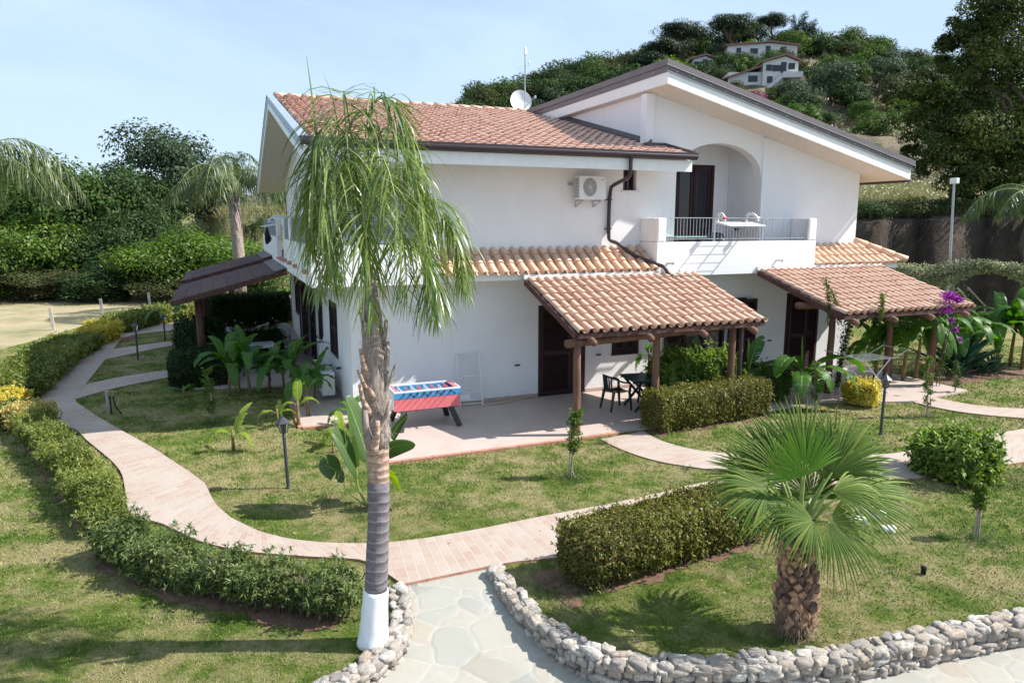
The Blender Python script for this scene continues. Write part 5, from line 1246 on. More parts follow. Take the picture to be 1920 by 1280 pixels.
# agaves
def agave(loc, label, Rr, n, seed, up=.55):
    r = root('agave', loc, label, 'agave', 'agaves'); rng = np.random.default_rng(seed); V = []; F = []
    for i in range(n):
        az = i*2.4; el = math.radians(np.interp(i/n, [0, 1], [25, 82])); d = np.array([math.cos(az)*math.cos(el), math.sin(az)*math.cos(el), math.sin(el)]); s = np.array([-math.sin(az), math.cos(az), 0]); u = np.cross(s, d); u = u if u[2] > 0 else -u
        L = Rr*rng.uniform(.85, 1.1); W = L*.17; b = len(V)
        for t_, w_ in ((0, .55), (.3, .9), (.55, 1), (.8, .55), (1, .02)):
            c = np.array(loc)+np.array([0, 0, .04])+d*L*t_+np.array([0, 0, -1])*L*.05*t_*t_; V += [c-s*W*w_/2+u*W*.22*w_, c-u*W*.1*w_, c+s*W*w_/2+u*W*.22*w_]
        for k in range(4): q = b+3*k; F += [(q, q+1, q+4, q+3), (q+1, q+2, q+5, q+4)]
    mk('rosette', V, F, 'leaf_agave', r, False); return r
agave(G(1795, 698), 'giant agave with long blue-green blades behind the pergola corner', 1.45, 34, 1)
agave(G(1842, 702), 'small agave nearest the bare soil patch', .48, 20, 2); agave(G(1862, 700), 'upright dark agave right of the smallest agave', .62, 20, 3); agave(G(1822, 695), 'small agave left of the other small agaves', .55, 18, 4); agave(G(1800, 706), 'spreading agave at the foot of the giant agave', .5, 16, 5)

# ================================================================ HEDGES AND SHRUBS
def hedge(name, label, line, hw, h, m, dens=1500, L=.045, W=.022, z0=LZ, bare=.06, boxy=.35, bump=.05, group='hedges', seed=0, cat_='hedge', twigs=60, shoot=1.0):
    rng = np.random.default_rng(seed+200); P = smooth_line(line, 2) if len(line) > 2 else np.array(line, float); P = densify(P, .06)
    s = np.r_[0, np.cumsum(np.linalg.norm(np.diff(P, axis=0), axis=1))]; tot = s[-1]; T = nrm(np.gradient(P, axis=0)); Nn = np.stack([T[:, 1], -T[:, 0]], 1)
    if name == 'x': return
    r = root(name, (P[len(P)//2][0], P[len(P)//2][1], z0), label, cat_, group)
    hw_ = hw if callable(hw) else (lambda q: hw); h_ = h if callable(h) else (lambda q: h)
    per = 2*h_(.5)+2*hw_(.5); n = int(dens*(tot*per+4*hw_(.5)*h_(.5))); ph = rng.uniform(0, 6, 6)
    def place(n, shrink, endf=.12):
        u = rng.uniform(-hw_(.5)/max(tot, .1)*endf, 1+hw_(.5)/max(tot, .1)*endf, n)
        ncap = int(n*hw_(.5)/(tot+hw_(.5))); u[:ncap] = np.where(rng.random(ncap) < .5, rng.uniform(-.01, .012, ncap), rng.uniform(.988, 1.01, ncap))
        uu = np.clip(u, 0, 1); ss = uu*tot; c = np.stack([np.interp(ss, s, P[:, 0]), np.interp(ss, s, P[:, 1])], 1); nn = np.stack([np.interp(ss, s, Nn[:, 0]), np.interp(ss, s, Nn[:, 1])], 1); tt = np.stack([nn[:, 1]*-1, nn[:, 0]], 1)
        Hm, Wm = h_(.5)*(.5-bare*.5), hw_(.5); q = rng.uniform(0, 4*Hm+2*Wm, n); rd = .28+.0*q
        cx = np.where(q < 2*Hm, -1, np.where(q > 2*Hm+2*Wm, 1, (q-2*Hm)/Wm-1)); cz = np.where(q < 2*Hm, q/Hm-1, np.where(q > 2*Hm+2*Wm, 1-(q-2*Hm-2*Wm)/Hm, 1.0))
        kk = min(.9, boxy); f = 1-kk*.36*np.clip(np.abs(cx)+np.clip(cz, 0, 1)-1, 0, 1)**2; cx = cx*f; cz = np.where(cz > 0, cz*f, cz)
        capm = np.zeros(n, bool); capm[:ncap] = True; rr = np.ones(n)*shrink; cx = np.where(capm, rng.uniform(-1, 1, n), cx)
        cz = np.where(capm, rng.uniform(-.9, 1, n), cz)
        wob = 1+bump*(np.sin(ss*5+ph[0])+np.sin(ss*11+ph[1]+cz*2)+.7*np.sin(ss*23+ph[2]+cx*3))*.6
        H = np.array([h_(q) for q in uu]); Wd = np.array([hw_(q) for q in uu]); zc = z0+H*(.5+bare*.5); 
        z = zc+cz*H*(.5-bare*.5)*rr*wob; lat = cx*Wd*rr*wob*np.where(cz < 0, 1-.25*np.abs(cz), 1)
        ext = np.where(capm, 0, 0)+np.where(u < .012, -.02, 0)
        X = c+nn*lat[:, None]; Pp = np.stack([X[:, 0], X[:, 1], z], 1)
        Nv = np.stack([nn[:, 0]*cx, nn[:, 1]*cx, cz+.15], 1)
        e = np.where(u <= .012, -1, 1)*capm; tdir = np.stack([np.interp(ss, s, T[:, 0]), np.interp(ss, s, T[:, 1])], 1); Nv[:, :2] += tdir*e[:, None]*1.2; Pp[:, :2] += tdir*(e*hw_(.5)*.3*(1-np.abs(cx)**4)*(1-np.clip(cz, 0, 1)**4*.7))[:, None]
        return Pp, nrm(Nv)
    P1, N1 = place(n, 1.0); P1 += rng.normal(0, .012, P1.shape); k = int(n*.45); P2, N2 = place(k, .86)
    st = rng.random(n) < .10; P1[st] += N1[st]*rng.uniform(.0, .05, (st.sum(), 1))
    v1 = leaves(np.concatenate([P1, P2]), np.concatenate([N1, N2]), L, W, .85, .25, .3, rng)
    # new shoots: small whorls of leaves that stand out of the clipped surface
    k = int(n/26); i = rng.integers(0, n, k); sp0 = P1[i]; sd_ = nrm(N1[i]+np.array([0, 0, .9])+rng.normal(0, .35, (k, 3))); ln = rng.uniform(.4, 1.9, k)*L*shoot
    bl = np.repeat(sp0+sd_*ln[:, None], 7, 0); dirs = nrm(np.repeat(sd_, 7, 0)*.7+rng.normal(0, .75, (7*k, 3)))
    v2 = ribbons(bl, dirs, rng.uniform(.7, 1.3, 7*k)*L, W*.9, .6, 2, rng=rng)
    V, F = cat([v1, v2]); mk('foliage', V, F, m, r)
    # twig core and stems
    k = 14; mb = MB(); stp = max(1, len(P)//max(2, int(tot/.12))); idx = list(range(0, len(P), stp))
    if idx[-1] != len(P)-1: idx.append(len(P)-1)
    for a_ in idx: pass
    cv = []; 
    for a_ in idx:
        q = s[a_]/tot; H = h_(q); Wd = hw_(q)*.70
        for j in range(8):
            th = 2*PI*(j+.5)/8; cx = math.copysign(abs(math.cos(th))**.6, math.cos(th)); cz = math.copysign(abs(math.sin(th))**.6, math.sin(th)); cv.append((P[a_][0]+Nn[a_][0]*cx*Wd, P[a_][1]+Nn[a_][1]*cx*Wd, z0+H*(.53+bare*.5)+cz*H*.33))
    ff = [(i*8+j, i*8+(j+1) % 8, (i+1)*8+(j+1) % 8, (i+1)*8+j) for i in range(len(idx)-1) for j in range(8)]+[tuple(range(7, -1, -1)), tuple((len(idx)-1)*8+j for j in range(8))]
    mb.add(cv, ff); mkb('branches', mb, 'twig', r)
    tw = MB()
    for i in range(int(twigs*tot/2)+3):
        q = R_.random(); a_ = int(q*(len(P)-1)); lat = R_.uniform(-.75, .75)*hw_(q); x, y = P[a_][0]+Nn[a_][0]*lat, P[a_][1]+Nn[a_][1]*lat
        tw.tube([(x, y, z0-.02), (x+R_.uniform(-.08, .08), y+R_.uniform(-.08, .08), z0+h_(q)*.5)], [.012, .006], 5, False)
    mkb('stems', tw, 'twig', r); return r
# near hedge along the outer edge of the path (left)
hedge('hedge', 'low yellow-green hedge bordering the left side of the curving path', [(-3.75, 16.6), (-3.35, 15.4), (-2.9, 14.3), (-2.42, 13.0), (-2.08, 12.0), (-1.82, 11.1), (-1.70, 10.65)], lambda q: .265+.045*math.sin(q*19), lambda q: .41+.06*math.sin(q*23+1), 'leaf_hedge_y', 2300, .062, .022, seed=1, shoot=1.4, bump=.08)
hedge('hedge', 'dark green hedge where the path bends towards the palm', [(-1.50, 9.98), (-1.30, 9.5), (-.80, 8.90), (-.50, 8.55)], lambda q: .25+.04*math.sin(q*13), lambda q: .41+.07*math.sin(q*11), 'leaf_hedge_g', 2500, .060, .020, seed=2, bump=.12, shoot=1.5)
hedge('hedge', 'thin leggy hedge running up to the white painted palm trunk', [(-.35, 8.42), (.05, 8.0), (.55, 7.62), (1.06, 7.28)], lambda q: .22+.04*math.sin(q*17), lambda q: .43+.05*math.sin(q*15), 'leaf_hedge_g', 2100, .062, .020, seed=3, bump=.14, bare=.28, shoot=1.6, twigs=110)
hedge('hedge', 'large low hedge with yellowish leaves at the far left of the path', [(-4.95, 19.9), (-4.95, 22.4), (-4.95, 25), (-4.65, 27.4)], .75, .5, 'leaf_hedge_y', 900, .085, .035, seed=4)
hedge('hedge', 'green and yellow hedge by the fence posts where the path turns away', [(-3.95, 31.0), (-3.1, 33.0), (-2.0, 34.6), (-.9, 35.6)], .55, .65, 'leaf_hedge_y', 700, .10, .045, seed=5)
hedge('croton_bush', 'bright yellow bush between the two far left hedges', [(-4.35, 28.2), (-4.1, 29.8)], .5, .62, 'leaf_yellow', 900, .09, .045, seed=6, cat_='shrub', group='yellow bushes')
hedge('croton_bush', 'yellow patch of bush at the left edge above the cream one', [(-5.0, 18.0), (-4.75, 18.9)], .5, .5, 'leaf_yellow', 1300, .075, .04, seed=7, cat_='shrub', group='yellow bushes')
hedge('croton_bush', 'cream and yellow bush at the end of the near left hedge', [(-4.0, 16.9), (-3.85, 17.3)], .42, .5, 'leaf_cream', 1700, .06, .03, seed=8, cat_='shrub', group='yellow bushes')
hedge('hedge', 'short green hedge stretch between the yellow and cream bushes', [(-4.55, 17.2), (-4.25, 17.9)], .42, .42, 'leaf_hedge_g', 1700, .06, .03, seed=9)
# hedges right
hedge('hedge', 'clipped reddish hedge behind the curved stone wall', [(3.72, 7.0), (4.5, 7.12), (5.4, 7.25), (6.5, 7.38)], .42, .66, 'leaf_hedge_r', 3000, .042, .022, seed=10, bare=.1)
hedge('hedge', 'clipped olive box hedge between the terrace table and the lawn', [(8.05, 12.02), (9.2, 12.10), (10.3, 12.22), (11.0, 12.30)], .38, .80, 'leaf_hedge_r', 2400, .045, .024, seed=11, bare=.08, boxy=.25)
hedge('hedge', 'glossy green shrub mass under the first pergola', [(9.1, 13.35), (9.9, 13.3), (10.8, 13.2)], .5, lambda q: 1.2+.12*math.sin(q*9), 'leaf_gloss', 1300, .08, .036, seed=12, boxy=.8, bump=.16, shoot=1.8)
hedge('hedge', 'light green shrub mass right of the first pergola', [(11.1, 13.3), (11.8, 13.2), (12.4, 13.1)], .45, .80, 'leaf_bright', 1300, .06, .025, seed=13, boxy=.8, bump=.2, shoot=1.8)
hedge('hedge', 'clipped dark box hedge at the corner of the left terrace', [(-1.25, 19.95), (-.15, 20.15)], .55, .95, 'leaf_hedge_dark', 1600, .06, .03, seed=14, boxy=.22, bare=.02, bump=.02, shoot=.5)
hedge('shrub', 'round dark shrub behind the box hedge of the left terrace', [(-1.05, 23.2), (-.5, 23.5)], .75, 1.3, 'leaf_hedge_dark', 900, .09, .045, seed=15, boxy=.6, cat_='shrub', group='shrubs')
hedge('hedge', 'tall dark hedge closing the shaded left terrace at the back', [(-.4, 30.9), (1.0, 31.2), (2.4, 31.4)], .5, 1.3, 'leaf_hedge_dark', 700, .11, .05, seed=16)
hedge('hedge', 'dark hedge dividing the shaded left terrace', [(-.35, 22.6), (.55, 22.7), (1.45, 22.8)], .4, .95, 'leaf_hedge_dark', 1000, .09, .04, seed=17)
hedge('shrub', 'rounded glossy shrub with yellow-green tips on the right lawn', [(10.95, 7.75), (11.6, 7.85)], .55, .68, 'leaf_gloss', 1500, .095, .05, seed=18, boxy=.8, bump=.16, shoot=1.4, cat_='shrub', group='shrubs')
hedge('croton_bush', 'small golden shrub on the grass by the second pergola', [(13.6, 11.85), (13.85, 11.95)], .38, .60, 'leaf_yellow', 1700, .065, .03, seed=19, boxy=.6, bump=.1, cat_='shrub', group='yellow bushes')
0 and hedge('shrub', 'leafy shrub at the left foot of the second pergola', [(12.9, 11.9), (13.2, 11.95)], .3, .55, 'leaf_mid', 1300, .06, .025, seed=20, boxy=.6, bump=.15, cat_='shrub', group='shrubs')

# staked saplings
def sapling(loc, label, h, m, n, stake=None, lean=0, spread=.16, base=.35, L=.06, seed=0, rs=.010, cols='bark_pale'):
    r = root('sapling', loc, label, 'sapling', 'young trees'); rng = np.random.default_rng(seed+400); x, y, z = loc; mb = MB()
    P = [(x, y, z-.02), (x+lean*.3, y, z+h*.35), (x+lean*.7, y+.02, z+h*.7), (x+lean, y, z+h)]; mb.tube(P, [rs*1.5, rs*1.2, rs, rs*.5], 6, False); C = resample(np.array(P), 30)
    Pp, Nn = [], []
    for i in range(int(n/14)):
        t_ = rng.uniform(base, 1); c = C[int(t_*29)]; a = rng.uniform(0, 2*PI); ln = spread*(1.15-t_*.5)*rng.uniform(.5, 1.2); d = np.array([math.cos(a)*.7, math.sin(a)*.7, .75]); mb.tube([tuple(c), tuple(c+d*ln)], [.004, .002], 4, False)
        for j in range(14): Pp.append(c+d*ln*rng.uniform(.25, 1.1)+rng.normal(0, .014, 3)); Nn.append(rng.normal(0, 1, 3)+np.array([0, 0, .7]))
    mkb('trunk', mb, cols, r); V, F = leaves(np.array(Pp), nrm(np.array(Nn)), L, L*.45, .6, .2, .4, rng); mk('crown', V, F, m, r)
    if stake:
        for k, (dx, dy, hh) in enumerate(stake):
            sk = MB(); sk.tube([(x+dx, y+dy, z-.05), (x+dx*.4, y+dy*.4, z+hh)], .013, 7); mkb('stake', sk, 'stake', r)
        tb = MB(); tb.tube([(x-.04, y-.03, z+stake[0][2]*.62), (x+.05, y-.03, z+stake[0][2]*.62), (x+.06, y+.05, z+stake[0][2]*.62)], .008, 5); tb.box((x, y-.02, z+stake[0][2]*.62), (.05, .03, .03)); mkb('tie', tb, 'black_cloth', r)
    return r
sapling(G(1070, 897), 'staked sapling on the lawn in front of the terrace corner post', 1.12, 'leaf_bright', 700, [(-.02, .02, .9), (.09, .0, .12)], .10, .2, .38, .065, 1)
sapling(G(398, 792), 'slender sapling with pale stake in the shade on the left lawn', 1.15, 'leaf_bright', 620, [(.02, .03, .75)], -.03, .2, .15, .07, 2)
sapling(G(1830, 1010), 'bushy little tree tied to a stake on the right lawn', .74, 'leaf_bright', 900, [(-.02, .02, .80), (.05, 0, .5)], .0, .145, .5, .055, 3)
sapling(G(1738, 782), 'sparse young tree with crossed supports near the upper right path', 1.35, 'leaf_bright', 480, [(-.12, 0, .5), (.14, .02, .45)], -.12, .18, .2, .06, 4)
sapling(G(1528, 772), 'small staked citrus sapling by the golden shrub', 1.1, 'leaf_bright', 420, [(.02, .0, .8)], -.08, .22, .2, .06, 5)
sapling(G(1790, 738), 'thin leafy sapling at the foot of the purple flowered post', .8, 'leaf_mid', 420, None, 0, .18, .1, .055, 6)

# climbing plants on the second pergola
def climber(name, label, pts, m, n, rad, L, stem=True, seed=0, mat2=None, cat_='climbing plant'):
    pts = [np.array(p) for p in pts]; r = root(name, tuple(pts[0]), label, cat_); rng = np.random.default_rng(seed+600); C = resample(np.array(pts), 60)
    if stem:
        for k in range(3):
            mb = MB(); mb.tube([tuple(c+np.array([math.sin(i*.5+k*2)*.05, math.cos(i*.45+k*2)*.05, 0])) for i, c in enumerate(C[::2])], .009, 5, False); mkb('stem', mb, 'twig', r)
    i = rng.integers(6, 60, n); rr = rad(i/59)[:, None] if callable(rad) else rad
    P = C[i]+rng.normal(0, 1, (n, 3))*rr*.6; V, F = leaves(P, nrm(rng.normal(0, 1, (n, 3))+np.array([0, -.3, .5])), L, L*.55, .6, .2, .2, rng); mk('leaves', V, F, m, r); return r
climber('climbing_vine', 'leafy vine climbing the front left post of the second pergola with shoots above the tiles', [(13.90, 12.80, LZ), (13.95, 12.75, 1.0), (13.95, 12.6, 1.9), (14.2, 12.2, 2.1)], 'leaf_dark', 1500, lambda t_: .06+.32*np.clip(t_-.45, 0, 1), .06, seed=1)
for k, (a, b, m_) in enumerate([((1556, 600), (1548, 520), 0), ((1575, 600), (1560, 545), 0), ((1650, 590), (1655, 552), 0)]):
    pa, pb = gd(a[0], a[1], 16.1), gd(b[0], b[1], 16.1)
    climber('vine_shoot', ['tallest vine shoot standing above the pergola tiles', 'second vine shoot leaning right of the tallest one', 'short vine shoot above the middle of the pergola eave'][k], [pa-np.array([0, 0, .12]), (pa+pb)/2+np.array([.03, 0, 0]), pb], 'leaf_bright', 230, .06, .055, seed=2+k)
bg_ = climber('bougainvillea', 'bougainvillea with purple flowers climbing the corner post of the second pergola', [(17.15, 12.55, LZ), (17.1, 12.45, 1.0), (17.15, 12.3, 1.8), (17.0, 12.1, 2.45)], 'leaf_mid', 700, lambda t_: .08+.2*t_, .05, seed=7)
for (px, py, rr_) in [(1780, 556, .24), (1772, 579, .24), (1796, 562, .15), (1784, 600, .10), (1792, 618, .10), (1800, 636, .07)]:
    c = gd(px, py, 17.05); P, N = shell_pts(int(9000*rr_**2), c, (rr_, rr_*.7, rr_*.62), inner=.15); V, F = leaves(P, N, .045, .04, .7); mk('flowers', V, F, 'flower_purple', bg_)
# leafy tangle under the eave
climber('climbing_vine', 'dark vine tangle hanging along the front eave of the second pergola', [(14.0, 12.0, 1.95), (15.0, 11.95, 1.9), (16.3, 11.95, 2.0)], 'leaf_dark', 900, .16, .06, seed=9)
mb = MB(); mb.tube([(14.1, 12.6, 1.0), (14.8, 12.3, 1.5), (15.6, 12.1, 1.75), (16.2, 12, 2.0)], .014, 6)
# flowering arch at right
ar = root('flowering_arch', tuple(gd(1700, 620, 22)*np.array([1, 1, 0])), 'arched garland of white-flowering climber over a metal frame at the right', 'flowering arch')
pts = [gd(x, y, D) for x, y, D in [(1655, 500, 25), (1690, 508, 25), (1717, 518, 24), (1755, 523, 24), (1798, 505, 23.5), (1842, 497, 23.5), (1886, 504, 23), (1920, 513, 23), (1970, 540, 23)]]; C = resample(smooth_line(pts), 120)
rng = np.random.default_rng(5); n = 9000; i = rng.integers(0, 120, n); th = np.interp(i/119, [0, .12, .3, .42, .55, .68, .8, 1], [.20, .28, .52, .50, .26, .20, .30, .28])
P = C[i]+nrm(rng.normal(0, 1, (n, 3)))*rng.uniform(.5, 1, (n, 1))*np.stack([np.full(n, .35), np.full(n, .35), th], 1); keep = rng.random(n) < 1
V, F = leaves(P[keep], nrm(rng.normal(0, 1, (keep.sum(), 3))+np.array([0, 0, .6])), .085, .055, .6); mk('flowers', V, F, 'flower_white', ar)
for dx in (0, .5):
    mb = MB(); a = gd(1795, 540, 23)+np.array([dx, 0, 0]); b = gd(1828, 575, 23)+np.array([dx, 0, 0]); c = np.array([b[0], b[1], 0]); mb.tube([tuple(a), tuple(b), tuple(c)], .03, 6); mkb('frame_tube', mb, 'stake', ar)
mb = MB(); mb.tube([tuple(p) for p in C], .05, 6, False); mkb('frame_tube', mb, 'twig', ar)
# ================================================================ STONE WALLS
def stone(c, d, ax, rng, seg=(6, 8)):
    """one rounded, faceted rubble stone; c centre, d half sizes along ax rows"""
    nu, nv = seg; V = []; ph = rng.uniform(0, 6, 6); e = rng.uniform(.30, .62)
    def pw(x): return math.copysign(abs(x)**e, x)
    V.append(c-ax[2]*d[2]*rng.uniform(.85, 1))
    for i in range(1, nu):
        b = -PI/2+PI*i/nu
        for j in range(nv):
            a = 2*PI*j/nv+ph[0]; x = pw(math.cos(b))*pw(math.cos(a)); y = pw(math.cos(b))*pw(math.sin(a)); z = pw(math.sin(b))
            k = 1+.09*math.sin(3*a+ph[1]+2*b)+.09*math.sin(2*a*1+ph[2])+rng.uniform(-.09, .09)
            V.append(c+(ax[0]*x*d[0]+ax[1]*y*d[1]+ax[2]*z*d[2])*k)
    V.append(c+ax[2]*d[2]*rng.uniform(.85, 1)); n = len(V); F = [(0, 1+(j+1) % nv, 1+j, 1+j) for j in range(nv)]
    F = [(0, 1+(j+1) % nv, 1+j) for j in range(nv)]+[(n-1, n-1-nv+j, n-1-nv+(j+1) % nv) for j in range(nv)]
    for i in range(nu-2):
        for j in range(nv): a, b = 1+i*nv+j, 1+i*nv+(j+1) % nv; F += [(a, b, b+nv), (a, b+nv, a+nv)]
    return np.array(V), np.array(F)
def stone_wall(label, line, side, seed, width=.22, topz=.01):
    rng = np.random.default_rng(seed); P = densify(smooth_line(line, 2), .03); s = np.r_[0, np.cumsum(np.linalg.norm(np.diff(P, axis=0), axis=1))]; T = nrm(np.gradient(P, axis=0)); Nn = np.stack([T[:, 1], -T[:, 0]], 1)*side
    r = root('stone_wall', (*P[0], -.2), label, 'stone wall', 'low rubble walls'); parts = []; Z = np.array([0, 0, 1.0])
    def at(q): return np.array([np.interp(q, s, P[:, 0]), np.interp(q, s, P[:, 1])]), np.array([np.interp(q, s, T[:, 0]), np.interp(q, s, T[:, 1])]), np.array([np.interp(q, s, Nn[:, 0]), np.interp(q, s, Nn[:, 1])])
    # Nn points to the paving side (outer face)
    z = topz-.045; row = 0
    while row < 9:
        q = rng.uniform(0, .1); hrow = rng.uniform(.055, .10) if row else .055
        while q < s[-1]:
            L = rng.choice([.06, .10, .15, .23])*rng.uniform(.8, 1.2); c, t_, n_ = at(q+L/2); pz = paving_z(c[1]); hh = hrow*rng.uniform(.72, 1.3)
            if z+hh*.5 < pz-.05: q += L; continue
            ax = [np.array([*t_, 0]), np.array([*n_, 0]), Z]; th = rng.normal(0, .14); ca, sa = math.cos(th), math.sin(th); ax = [ax[0]*ca+Z*sa, ax[1], Z*ca-ax[0]*sa]
            cc = np.array([*(c+n_*(width/2-.06+rng.uniform(-.012, .018))), z+rng.uniform(-.012, .012)]); parts.append(stone(cc, (L*.53, .085, hh*.55), ax, rng)); q += L*rng.uniform(.93, 1.0)
        z -= hrow*.93; row += 1
    for lane in (-.32, .05, .40):   # stones on top and on the garden side
        q = rng.uniform(0, .1)
        while q < s[-1]:
            L = rng.choice([.07, .11, .17, .22])*rng.uniform(.8, 1.1); c, t_, n_ = at(q+L/2); ax = [np.array([*t_, 0]), np.array([*n_, 0]), Z]; a = rng.uniform(-.5, .5); ca, sa = math.cos(a), math.sin(a); ax = [ax[0]*ca+ax[1]*sa, ax[1]*ca-ax[0]*sa, Z]
            parts.append(stone(np.array([*(c+n_*width*lane*.85+rng.normal(0, .012, 2)), topz-.02+rng.uniform(-.02, .022)]), (L*.53, rng.uniform(.04, .065), rng.uniform(.03, .05)), ax, rng)); q += L*rng.uniform(.92, 1.02)
    V, F = cat(parts); mk('stones', V, F, 'rubble', r)
    A = P+Nn*(width/2-.045); B = P-Nn*(width/2-.02); k = len(P); V = []; 
    for i in range(k): V += [(A[i][0], A[i][1], -.5), (A[i][0], A[i][1], topz-.035), (B[i][0], B[i][1], topz-.035), (B[i][0], B[i][1], -.5)]
    F = [(4*i+j, 4*i+(j+1) % 4, 4*i+4+(j+1) % 4, 4*i+4+j) for i in range(k-1) for j in range(4)]+[(0, 3, 2, 1), (4*k-4, 4*k-3, 4*k-2, 4*k-1)]
    m_ = MB(); m_.add(V, F); mkb('mortar', m_, 'mortar', r); return r
stone_wall('low rubble wall curving away to the left below the white painted palm', wall_left, -1, 3)
stone_wall('long low rubble wall sweeping round the fan palm lawn on the right', wall_right, 1, 4)

# loose white rocks, sprinkler, tap
for k, (px, py, s_) in enumerate([(1612, 978, .13), (1635, 962, .16), (1664, 992, .09)]):
    rng = np.random.default_rng(k+70); c = gz(px, py, LZ+s_*.3); V, F = stone(c, (s_*1.1, s_*.75, s_*.6), [np.array([.9, -.4, 0]), np.array([.4, .9, 0]), np.array([0, 0, 1.])], rng, (8, 12)); o = mk('rock', V, F, 'rock_white')
    tag(o, ['left white rock nearest the fan palm', 'largest white rock, middle of the three on the lawn', 'smallest white rock, right of the other two'][k], 'rock', 'white rocks')
m2 = MB(); c = gz(1731, 1076, LZ); m2.lathe(c, [(.028, 0), (.028, .07), (.034, .07), (.034, .10), (.02, .11)], 12); tag(mkb('sprinkler', m2, 'black_cloth', None, True), 'short black sprinkler head standing in the right lawn', 'sprinkler')
tpipe = root('tap_stand', tuple(gz(205, 775, LZ)), 'low garden tap stand with hanging black hoses beside the brick path', 'garden tap'); c = gz(205, 775, LZ)
m2 = MB(); m2.bar(c+rcu(-.02, 0, 0), c+rcu(-.02, 0, .52), .05, .05); mkb('post', m2, 'galvanised', tpipe)
m2 = MB(); m2.tube([c+rcu(-.06, 0, .50), c+rcu(.22, 0, .50)], .02, 8); m2.box(c+rcu(.05, -.03, .47), (.06, .05, .1)); m2.box(c+rcu(.14, -.03, .47), (.05, .05, .1)); mkb('tap', m2, 'brass', tpipe)
for dx, ex in ((.06, .07), (.14, .30)):
    m2 = MB(); P = smooth_line([c+rcu(dx, -.03, .42), c+rcu(dx+.01, -.03, .2), c+rcu(ex, -.03, .0)], 3); m2.tube([tuple(p) for p in P], .016, 7); mkb('hose', m2, 'black_cloth', tpipe, True)

# ================================================================ GARDEN LAMPS
def lamp(loc, label, tilt=(0, 0), h=1.12):
    r = root('garden_lamp', loc, label, 'garden lamp', 'lantern posts along the paths'); x, y, z = loc
    m2 = MB(); m2.lathe((x, y, z), [(.036, -.03), (.036, .02), (.028, .04), (.027, h-.36), (.03, h-.345), (.03, h-.33), (.02, h-.32), (.033, h-.30), (.02, h-.285)], 14); mkb('post', m2, 'lamp_iron', r, False)
    m2 = MB(); zb = h-.28; m2.lathe((x, y, z), [(.02, zb), (.045, zb+.012), (.05, zb+.02)], 6)
    for k in range(6):
        a = k*PI/3; c0_ = (x+.048*math.cos(a), y+.048*math.sin(a), z+zb+.015); c1 = (x+.085*math.cos(a), y+.085*math.sin(a), z+zb+.175); m2.bar(c0_, c1, .010)
    m2.lathe((x, y, z), [(.088, zb+.172), (.092, zb+.182)], 6); mkb('lantern_frame', m2, 'lamp_iron', r)
    m2 = MB(); m2.lathe((x, y, z), [(.115, zb+.178), (.118, zb+.186), (.075, zb+.225), (.035, zb+.265), (.018, zb+.275), (.022, zb+.285), (.008, zb+.30), (.012, zb+.308), (.002, zb+.33)], 6); mkb('lantern_roof', m2, 'lamp_iron', r)
    m2 = MB(); m2.lathe((x, y, z), [(.042, zb+.02), (.078, zb+.172)], 6); mkb('glass', m2, 'lantern_glass', r)
    m2 = MB(); m2.lathe((x, y, z), [(.012, zb+.03), (.013, zb+.07), (.02, zb+.10), (.014, zb+.13), (.002, zb+.14)], 10); mkb('bulb', m2, 'off_white', r, True)
    r.rotation_euler = (tilt[0], tilt[1], 0); return r
lamp(G(541, 915), 'black lantern lamp leaning slightly on the lawn left of the palm', (0, -.03), 1.20)
lamp(G(259, 674), 'black lantern lamp between the two side paths at the far left', (0, 0), 1.18)
lamp(G(1651, 814), 'black lantern lamp on the right lawn near the golden shrub', (0, .01), 1.24)
lamp(G(310, 640), 'small far lantern lamp half hidden beside the left terrace shrubs', (0, 0), 1.0)

# ================================================================ GAMES TABLE
fb = root('foosball_table', (3.75, 14.15, 0), 'red and blue table football game with black splayed legs on the terrace', 'foosball table')
x0, x1, y0, y1 = 3.07, 4.47, 13.84, 14.52
def shell(zb, zt, e, m_, nm):
    m2 = MB(); w_ = .03
    m2.bb(x0-e, x1+e, y0-e, y0-e+w_, zb, zt); m2.bb(x0-e, x1+e, y1+e-w_, y1+e, zb, zt); m2.bb(x0-e, x0-e+w_, y0-e+w_+.0005, y1+e-w_-.0005, zb, zt); m2.bb(x1+e-w_, x1+e, y0-e+w_+.0005, y1+e-w_-.0005, zb, zt); return mkb(nm, m2, m_, fb)
shell(.40, .655, 0, 'game_red', 'lower_cabinet'); shell(.657, .775, .006, 'game_blue', 'side_rail'); shell(.777, .81, .008, 'white_plastic', 'top_rim')
m2 = MB(); m2.bb(x0+.03, x1-.03, y0+.03, y1-.03, .60, .615); mkb('playing_field', m2, 'field_green', fb)
m2 = MB(); m2.bb(x0, x1, y0+.001, y1-.001, .39, .399); mkb('bottom_panel', m2, 'black_wood', fb)
m2 = MB()

